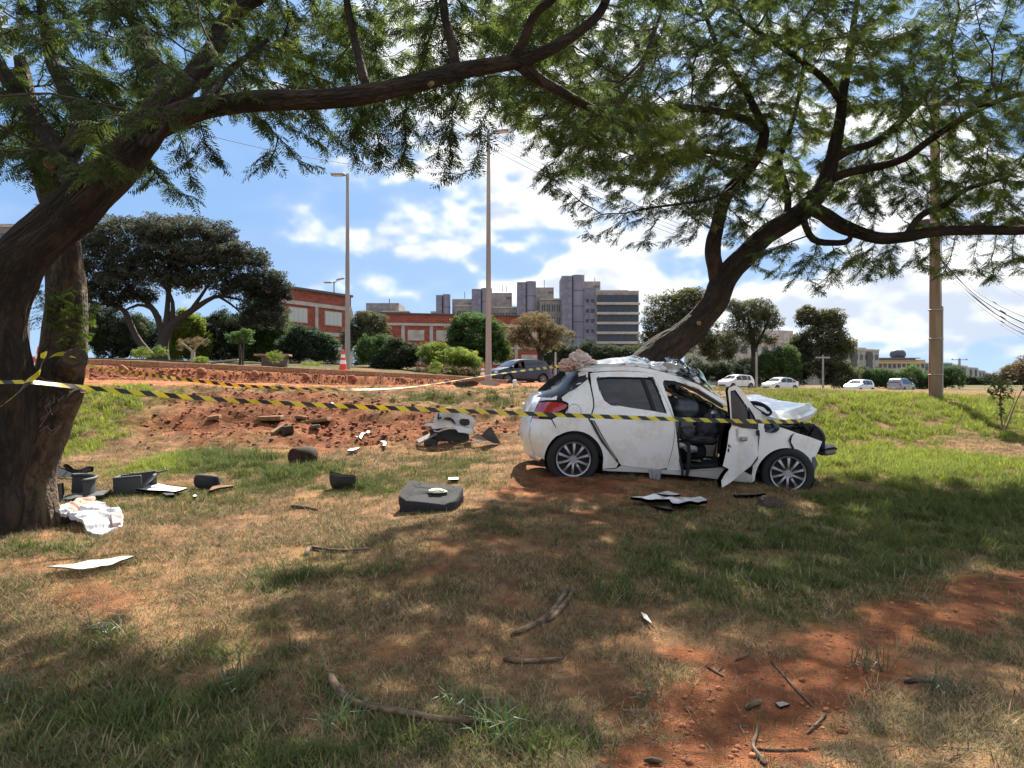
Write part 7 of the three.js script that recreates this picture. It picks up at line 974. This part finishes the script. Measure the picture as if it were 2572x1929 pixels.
{ // bank: clay slabs, a log end, rubble, plastic bits
  const c = inDrawing(640, 1000, 5.53), slab = (label, x, y, w, h, dd, ry, rz, m = claySlab, nm = 'clay_slab', cat = 'slab') => { w *= 0.72; h *= 0.7; dd *= 0.75; const [[px, py]] = c([[x, y]]), b = G(px, py), g = new RoundedBoxGeometry(w, h, dd, 4, 0.02), q = g.attributes.position; for (let i = 0; i < q.count; i++) { const X = q.getX(i), Y = q.getY(i), Z = q.getZ(i), f = 0.07 * (fbm(X * 7 + x, Y * 7, Z * 7, 3) - 0.5); q.setXYZ(i, X + f, Y + f * 0.6, Z + f); } g.computeVertexNormals(); const o = mesh(nm, g, m); o.position.set(b.x, b.y + h * 0.35 + 0.03, b.z); o.rotation.set(0, ry, rz, 'YXZ'); return tag(o, label, cat); };
  slab('flat brown clay slab jutting from the dug bank, leftmost', 215, 330, 0.6, 0.12, 0.5, 0.1, 0.02); slab('long flat brown clay slab in the middle of the dug bank', 860, 380, 0.72, 0.1, 0.45, -0.1, 0.14); slab('small brown clay slab above the long one in the dug bank', 640, 310, 0.3, 0.09, 0.3, 0.3, -0.1); slab('tilted brown slab leaning low in the dug bank', 330, 470, 0.36, 0.08, 0.4, 0.5, 0.55); slab('grey stone beside the long clay slab in the bank', 850, 440, 0.22, 0.1, 0.2, 0.2, 0.1, std([0.14, 0.12, 0.11], 0.95, { map: dirtTex }), 'stone', 'stone'); slab('dark mossy stone low in the dug bank above the log', 450, 530, 0.24, 0.2, 0.22, 0.6, 0.1, std([0.055, 0.05, 0.035], 1, { map: dirtTex }), 'stone', 'stone'); slab('reddish slab under the weeds at the top of the bank, left', -560, 330, 0.3, 0.12, 0.3, 0.2, 0.1);
  { const b = G(301, 464), t = thing('log', 'short dark sawn log lying end-on at the foot of the bank', 'log', [b.x, b.y + 0.1, b.z], -0.5); const bark = mesh('bark', sweep(new Acc(), [V(0, 0, -0.2), V(0, 0.01, -0.06), V(0, 0, 0.12)], [0.13, 0.135, 0.13], 20, 0.12, 4).geo(), std([0.055, 0.035, 0.022], 0.95, { map: barkTex }), t); const e = mesh('sawn_end', new THREE.CylinderGeometry(0.118, 0.125, 0.05, 20), std([0.13, 0.05, 0.028], 0.95, { map: grain }), t); e.rotation.x = Math.PI / 2; e.position.z = 0.11; }
  lying('metal_strip', 'thin grey metal strip lying on the slope right of the log', 'metal strip', c([[1400, 600], [1560, 505], [1600, 500], [1600, 520], [1430, 610]]), 0.02, std([0.4, 0.4, 0.39], 0.5), 0.05); lying('plastic_scrap', 'pinkish white plastic scrap at the foot of the bank', 'litter', c([[1280, 790], [1330, 760], [1460, 740], [1440, 760], [1340, 795]]), 0.02, std([0.66, 0.52, 0.5], 0.6), 0.06); lying('plastic_scrap', 'curled white plastic scrap right of the pinkish one at the foot of the bank', 'litter', c([[1740, 660], [1800, 650], [1835, 690], [1810, 740], [1780, 735], [1790, 690]]), 0.02, panelWhite, 0.07); lying('plastic_scrap', 'small white scrap up on the dug bank under the tape', 'litter', c([[1055, 110], [1080, 102], [1098, 130], [1070, 142]]), 0.03, panelWhite, 0.05);
  const r = rng(345), geos = [1, 2, 3].map((s) => { const g = new THREE.IcosahedronGeometry(1, 2), q = g.attributes.position; for (let i = 0; i < q.count; i++) { const v = V(q.getX(i), q.getY(i), q.getZ(i)), f = 0.45 + 1.1 * fbm(v.x * 1.9 + s * 9, v.y * 1.9, v.z * 1.9, 3); q.setXYZ(i, v.x * f, v.y * f * 0.75, v.z * f); } g.deleteAttribute('uv'); const q2 = mergeVertices((g.deleteAttribute('normal'), g)); q2.computeVertexNormals(); return q2; }), items = [];
  for (let k = 0; k < 7000; k++) { const px = 130 + r() * 430, d = 12 + r() * 6, x = (px - 512) / FOC * d; const bk = bankAt(px, d) * (1 - sstep(470, 560, px)), [b] = cover(x, -d); if (r() > Math.max(bk, 0.1) * (0.15 + b)) continue; const s = 0.008 + 0.035 * Math.pow(r(), 5), v = 0.6 + 0.6 * r(); items.push([x, H(x, -d) + s * 0.2, -d, r() * 6.28, s, rgb(0.2 * v, 0.065 * v, 0.03 * v)]); }
  for (let k = 0; k < 2600; k++) { const px = 90 + r() * 430, d = kerbD(px) - 0.3 - 1.1 * r(), x = (px - 512) / FOC * d, s = 0.01 + 0.055 * Math.pow(r(), 4), v = 0.6 + 0.6 * r(); items.push([x, H(x, -d) + s * 0.2, -d, r() * 6.28, s, rgb(0.26 * v, 0.09 * v, 0.045 * v)]); }
  for (let k = 0; k < 2500; k++) { const d = 3 + 9 * r() * r(), x = (r() - 0.5) * 1.5 * d, [b] = cover(x, -d); if (r() > b) continue; const s = 0.004 + 0.014 * Math.pow(r(), 2.5), v = 0.6 + 0.6 * r(); items.push([x, H(x, -d) + s * 0.2, -d, r() * 6.28, s, rgb(0.3 * v, 0.115 * v, 0.055 * v)]); }
  scatter('soil_clods', geos, items, std([1, 1, 1], 1), 'red soil clods strewn over the dug bank and the bare earth', 'soil clods');
}
{ // sheeting and bits on the crest, left of the wreck's tail
  const c = inDrawing(1080, 890, 6.506), up = (name, label, cat, pts, d, m, rel) => { const w = c(pts), b = G(w[0][0], 391), base = V(P(w[0][0], 0, d).x, H(P(w[0][0], 0, d).x, -d), -d), t = thing(name, label, cat, [base.x, base.y, base.z]); sheet('sheeting', base, w, [], d, rel ?? ((x, y) => 0.2 * fbm(x * 3, y * 3, 2, 3)), m, t, 0.06); };
  up('dark_tarpaulin', 'black tarpaulin bundle on the crest before the dark blue car', 'tarpaulin', [[370, 480], [450, 455], [560, 440], [720, 435], [800, 475], [760, 510], [640, 540], [500, 550], [430, 530]], 18.6, plasticBlack); up('grey_tarpaulin', 'grey hump of sheeting right of the black tarpaulin on the crest', 'tarpaulin', [[800, 440], [900, 425], [1020, 430], [1110, 455], [1150, 500], [1080, 520], [900, 505], [840, 490]], 19, std([0.3, 0.3, 0.27], 0.7)); up('dark_hollow_pipe', 'dark three-cornered opening of a broken pipe on the crest below the dark blue car', 'pipe', [[1250, 470], [1290, 420], [1340, 405], [1390, 420], [1430, 465], [1340, 478]], 19.6, plasticBlack); up('plaster_slab', 'pale slab leaning on the broken pipe below the dark blue car', 'slab', [[1370, 400], [1400, 405], [1500, 490], [1480, 515], [1420, 470]], 19.4, std([0.45, 0.33, 0.27], 0.9));
  { const q = P(554, 0, 18), y = H(q.x, q.z); const t = thing('pale_stump', 'small pale upright marker stub at the crest behind the wreck\'s tail', 'stub', [P(515, 0, 17.6).x, H(P(515, 0, 17.6).x, -17.6), -17.6]); const o = mesh('stub', new RoundedBoxGeometry(0.09, 0.26, 0.09, 2, 0.02), panelWhite, t); o.position.y = 0.1; o.rotation.z = 0.1; }
}
// ------------------------------------------------------------------ fallen branches and sticks
{
  const wood = std([0.2, 0.155, 0.12], 0.95, { map: barkTex }), pale = std([0.3, 0.23, 0.17], 0.95, { map: barkTex });
  const stick = (label, pts, rad, m = wood, name = 'fallen_stick') => { const w = pts.map(([x, y, up]) => { const p = G(x, y); p.y += (up ?? 0) + rad[0] * 0.9; return p; }), b = w[0].clone(), [p, r] = smoothLine(w.map((q) => q.sub(b)), rad.length === pts.length ? rad : pts.map((_, i) => lerp(rad[0], rad[1] ?? rad[0], i / (pts.length - 1))), 0.03); p.forEach((q) => { q.y += 0.008 * (fbm(q.x * 9, q.z * 9, 3, 2) - 0.5); }); r[0] *= 0.55; r[r.length - 1] *= 0.45; const o = mesh(name, sweep(new Acc(), p, r, 9, 0.25, pts[0][0]).geo(), m); o.position.copy(b); return tag(o, label, 'stick'); };
  stick('long curved bare branch lying in the foreground grass', [[329, 682], [338, 697], [350, 709], [366, 715], [390, 719], [415, 724], [440, 729], [470, 731], [496, 733], [508, 735]].map(([x, y]) => [x, y, 0.022]), [0.02, 0.012], pale, 'fallen_branch'); stick('short curved twig sprouting from the far end of the long foreground branch', [[478, 731], [484, 737], [488, 744], [488, 750]], [0.008, 0.004], pale);
  stick('bent dark stick lying across the straw in the middle', [[306, 557], [311, 550], [325, 552], [345, 553], [370, 551]], [0.018, 0.012]); stick('thin dark stick lying on the straw left of the seat cushion', [[291, 508], [305, 509], [318, 511]], [0.018, 0.012]);
  stick('thick grey branch slanting up from the shaded grass in the middle', [[511, 638], [530, 630], [545, 621], [556, 609], [563, 598], [567, 590]], [0.014, 0.02, 0.022, 0.022, 0.018, 0.013], pale, 'fallen_branch'); stick('second grey branch lying close along the thick one', [[547, 624], [556, 616], [565, 605], [571, 596], [573, 588]], [0.012, 0.018, 0.019, 0.016, 0.011], pale, 'fallen_branch');
  stick('straight pale stick lying under the two grey branches', [[503, 663], [520, 664], [545, 663], [562, 662]], [0.016, 0.012], pale); stick('thin straight brown rod lying across the red path', [[771, 663], [785, 679], [800, 695], [813, 708]], [0.007, 0.005]); stick('short straight brown rod near the lower end of the red path', [[826, 716], [818, 725], [807, 736]], [0.007, 0.006]); stick('short thick curved stick on the red path', [[746, 712], [753, 707], [761, 704]], [0.014, 0.016], pale); stick('dark twig at the far edge of the red path beside a grass tuft', [[905, 685], [920, 683], [935, 684]], [0.014, 0.01]); stick('forked twig at the bottom of the red path', [[766, 768], [758, 758], [753, 750], [757, 735], [757, 727]], [0.012, 0.005]); stick('twig lying along the bottom edge of the red path, right', [[753, 750], [775, 752], [800, 752], [820, 750]], [0.006, 0.004]); stick('small dark stick at the bottom left of the red path', [[644, 764], [655, 764], [662, 765]], [0.014, 0.012]); stick('thin twig on the left shoulder of the red path', [[705, 667], [716, 673], [725, 679]], [0.007, 0.005]); stick('short twig left of the long brown rod', [[718, 674], [722, 668]], [0.005, 0.004]); stick('curved twig at the upper edge of the red path', [[735, 662], [746, 657], [749, 647], [748, 640]], [0.006, 0.004]); stick('twig lying across the shaded grass, right of the branches', [[640, 617], [648, 623], [655, 630]], [0.005, 0.003]);
  const leafBlade = std([0.5, 0.47, 0.4], 0.8); lying('dry_leaf', 'pale dry leaf in the shaded grass right of the grey branches', 'leaf', [[641, 617], [647, 621], [652, 630], [644, 625]], 0.004, leafBlade, 0.03); lying('litter_scrap', 'crumpled clear plastic scrap on the red path', 'litter', [[775, 706], [783, 704], [790, 708], [780, 711]], 0.01, phys([0.34, 0.3, 0.29], 0.3, { transmission: 0.4, thickness: 0 }), 0.008);
  const r = rng(512), G2 = [1, 2, 3].map((s) => { const q = rng(s * 7), p = [V(0, 0, 0)]; for (let k = 0; k < 4; k++) p.push(p[k].clone().add(V(0.03 + q() * 0.03, (q() - 0.5) * 0.006, (q() - 0.5) * 0.03))); return sweep(new Acc(), p, [0.0035, 0.003, 0.003, 0.002, 0.0012], 4).geo(); }), items = [];
  for (let k = 0; k < 900; k++) { const d = 2.8 + 9 * r() * r(), x = (r() - 0.5) * 1.5 * d, s = 0.35 + 0.8 * r() * r(), v = 0.6 + 0.8 * r(); items.push([x, H(x, -d) + 0.006 + 0.012 * r(), -d, r() * 6.28, s, rgb(0.2 * v, 0.15 * v, 0.1 * v), 0, (r() - 0.5) * 0.2]); }
  scatter('twig_litter', G2, items, std([1, 1, 1], 0.95), 'small dry twigs scattered over the grass and the red path', 'twigs');
  // single tall tufts that stand out
  const tufts = [[495, 740, 0.25, 1], [232, 690, 0.24, 0], [460, 705, 0.2, 1], [395, 400, 0.2, 1], [650, 700, 0.14, 0], [870, 668, 0.2, 0], [940, 692, 0.22, 0], [340, 728, 0.24, 1], [108, 632, 0.2, 0], [8, 700, 0.28, 0]], names = ['fresh', 'dark']; void names;
  tufts.forEach(([x, y, h, k], i) => { const b = G(x, y), g = tuft(rng(70 + i), 52, h * 0.85, 0.006, 0.75, 0.16, 0.9), o = mesh('grass_tuft', g, phys(k ? [0.1, 0.17, 0.035] : [0.085, 0.11, 0.04], 0.9, { transmission: 0.4, thickness: 0 })); o.position.copy(b); tag(o, ['bright tuft of long grass under the long curved branch', 'dark grass tuft in the shade at left', 'grass tuft with straw at its foot, near the curved branch', 'grass tuft at the top of the dug bank', 'small dark tuft left of the red path', 'fine grass tuft at the far edge of the red path', 'grey-green tuft beside the dark twig right of the red path', 'bright tuft at the bottom edge left of the middle', 'dark tuft at the left edge of the shade', 'pale tuft cut by the left frame edge'][i], 'grass tuft'); });
}
// ------------------------------------------------------------------ barrier tape
{
  const stripes = (() => { const w = 256, h = 64, d = new Uint8Array(w * h * 4); for (let y = 0; y < h; y++) for (let x = 0; x < w; x++) { const i = (y * w + x) * 4, k = ((x / w + (y / h) * 0.32) % 1) < 0.5, edge = y > h - 5; d.set(edge && !k ? [225, 220, 190, 255] : k ? [36, 33, 28, 255] : [236, 214, 22, 255], i); } const t = new THREE.DataTexture(d, w, h); t.wrapS = THREE.RepeatWrapping; t.wrapT = THREE.ClampToEdgeWrapping; t.magFilter = THREE.LinearFilter; t.colorSpace = THREE.SRGBColorSpace; t.needsUpdate = true; return t; })();
  const tapeM = phys([0.95, 0.95, 0.95], 0.4, { map: stripes, transmission: 0.42, thickness: 0 });
  const tape = (name, label, pts, wid, twist, period = 0.19) => { // pts as points; twist(t) turns the width away from upright
    const c = new THREE.CatmullRomCurve3(pts, false, 'centripetal'), L = c.getLength(), n = Math.ceil(L / 0.03), acc = new Acc(), b = pts[0]; acc.grid(n, 3, (u, v) => { const p = c.getPointAt(u), t = c.getTangentAt(u), side = V(t.z, 0, -t.x).normalize(); if (side.z > 0) side.negate(); const a = twist(u), up = V(0, 1, 0).multiplyScalar(Math.cos(a)).addScaledVector(side, Math.sin(a)), w = wid * (v - 0.5); return [p.x + up.x * w - b.x, p.y + up.y * w - b.y, p.z + up.z * w - b.z, u * L / period, v]; }); const o = mesh(name, acc.geo(), tapeM); o.position.copy(b); return tag(o, label, 'barrier tape'); };
  const near = [P(-40, 380, 6.25), P(0, 382, 6.22), P(30, 382, 6.2), P(60, 385, 6.5), P(100, 389, 6.75), P(200, 398, 7.1), P(300, 404, 7.4), P(400, 408.5, 7.65), P(500, 412.5, 7.85), P(600, 416.5, 8.0), P(700, 420, 8.2), P(760, 421.5, 8.5), P(800, 421.5, 8.85)];
  tape('barrier_tape', 'yellow and black striped tape stretched from the left tree across the wreck\'s side', near, 0.046, (u) => u < 0.2 ? 1.05 - u * 4 : 0.25 + 0.5 * Math.sin(u * 26) * (1 - u) - 0.05, 0.205);
  tape('barrier_tape', 'loose tape end tied round the left trunk, crossing in an X', [P(-6, 412, 6.22), P(4, 404, 6.2), P(14, 396, 6.18), P(27, 383, 6.17), P(38, 374, 6.22), P(42, 364, 6.3), P(44, 352, 6.45)], 0.055, (u) => 0.5 + 0.6 * Math.sin(u * 8), 0.3);
  tape('barrier_tape', 'tape wound round the second stem of the left tree', [P(46, 364, 6.75), P(52, 358, 6.8), P(60, 354, 6.85), P(72, 355, 6.86), P(84, 357, 6.95)], 0.055, (u) => 1.2 - u, 0.3);
  const far = [P(70, 356, 7.0), P(86, 364, 7.6), P(100, 368, 9), P(130, 372, 10.5), P(180, 379, 12.6), P(240, 385.5, 14), P(300, 388.6, 15.3), P(350, 389.6, 16), P(400, 388, 16.6), P(440, 383, 16.9), P(480, 376.5, 16.8), P(520, 371, 16), P(556, 366.5, 14.5), P(584, 362, 12.6)];
  tape('barrier_tape', 'second striped tape sagging over the top of the dug bank, twisted white in the middle', far, 0.055, (u) => 0.55 + 0.8 * Math.sin(u * 11 + 0.4), 0.32);
}
// ------------------------------------------------------------------ the driver in the dark blue car
{
  const bones = [[[0, 0.0, 0], [0, 0.28, -0.02], 0.15, 0.17], [[0, 0.28, -0.02], [0, 0.5, 0], 0.17, 0.15], [[0, 0.52, 0], [0, 0.64, 0.02], 0.06, 0.055], [[0, 0.72, 0.03], [0, 0.8, 0.02], 0.092, 0.098], [[-0.17, 0.47, 0], [-0.3, 0.24, 0.1], 0.06, 0.045], [[-0.3, 0.24, 0.1], [-0.42, 0.33, 0.3], 0.043, 0.032], [[0.17, 0.47, 0], [0.24, 0.24, 0.12], 0.06, 0.045], [[0.24, 0.24, 0.12], [0.12, 0.3, 0.38], 0.043, 0.032], [[-0.42, 0.33, 0.3], [-0.44, 0.36, 0.39], 0.035, 0.025], [[0.12, 0.3, 0.38], [0.1, 0.33, 0.45], 0.035, 0.025], [[0, 0.72, 0.11], [0, 0.7, 0.135], 0.018, 0.02], [[-0.09, 0.0, 0.02], [-0.11, 0.02, 0.4], 0.085, 0.065], [[0.09, 0.0, 0.02], [0.11, 0.02, 0.4], 0.085, 0.065]];
  const N = 72, mc = new MarchingCubes(N, new THREE.MeshBasicMaterial(), false, false, 60000), S = 0.56; mc.isolation = 0;
  for (let k = 0; k < N; k++) for (let j = 0; j < N; j++) for (let i = 0; i < N; i++) { const p = [(i / N * 2 - 1) * S, (j / N * 2 - 1) * S + 0.4, (k / N * 2 - 1) * S + 0.05]; let e = 0; for (const [a, b, ra, rb] of bones) { const ab = b.map((v, q) => v - a[q]), ap = p.map((v, q) => v - a[q]), t = clamp((ab[0] * ap[0] + ab[1] * ap[1] + ab[2] * ap[2]) / (ab[0] ** 2 + ab[1] ** 2 + ab[2] ** 2)), d = Math.hypot(...ap.map((v, q) => v - ab[q] * t)) - lerp(ra, rb, t); e += Math.exp(-d * 45); } mc.field[i + j * N + k * N * N] = Math.log(e + 1e-12) / 45; }
  mc.update(); const n = mc.count, pos = [], nor = [], colr = []; for (let i = 0; i < n; i++) { const x = mc.positionArray[i * 3] * S, y = mc.positionArray[i * 3 + 1] * S + 0.4, z = mc.positionArray[i * 3 + 2] * S + 0.05; pos.push(x, y, z); nor.push(mc.normalArray[i * 3], mc.normalArray[i * 3 + 1], mc.normalArray[i * 3 + 2]); const skin = y > 0.58 || Math.abs(x) > 0.27 || z > 0.2; colr.push(...(skin ? (y > 0.77 || (y > 0.7 && z < 0.0) ? [0.02, 0.015, 0.012] : [0.36, 0.21, 0.14]) : [0.06, 0.06, 0.075])); }
  const g = new THREE.BufferGeometry(); g.setAttribute('position', new THREE.Float32BufferAttribute(pos, 3)); g.setAttribute('normal', new THREE.Float32BufferAttribute(nor, 3)); g.setAttribute('color', new THREE.Float32BufferAttribute(colr, 3));
  const car = scene.children.find((o) => o.name === 'car'), o = mesh('person', g, std([1, 1, 1], 0.8, { vertexColors: true })); const l = V(0.12, 0.52, -0.36).applyEuler(car.rotation).add(car.position); o.position.copy(l); o.rotation.y = car.rotation.y + Math.PI / 2; tag(o, 'seated driver in dark clothes at the open window of the dark blue car', 'person');
}
renderer.render(scene, camera);
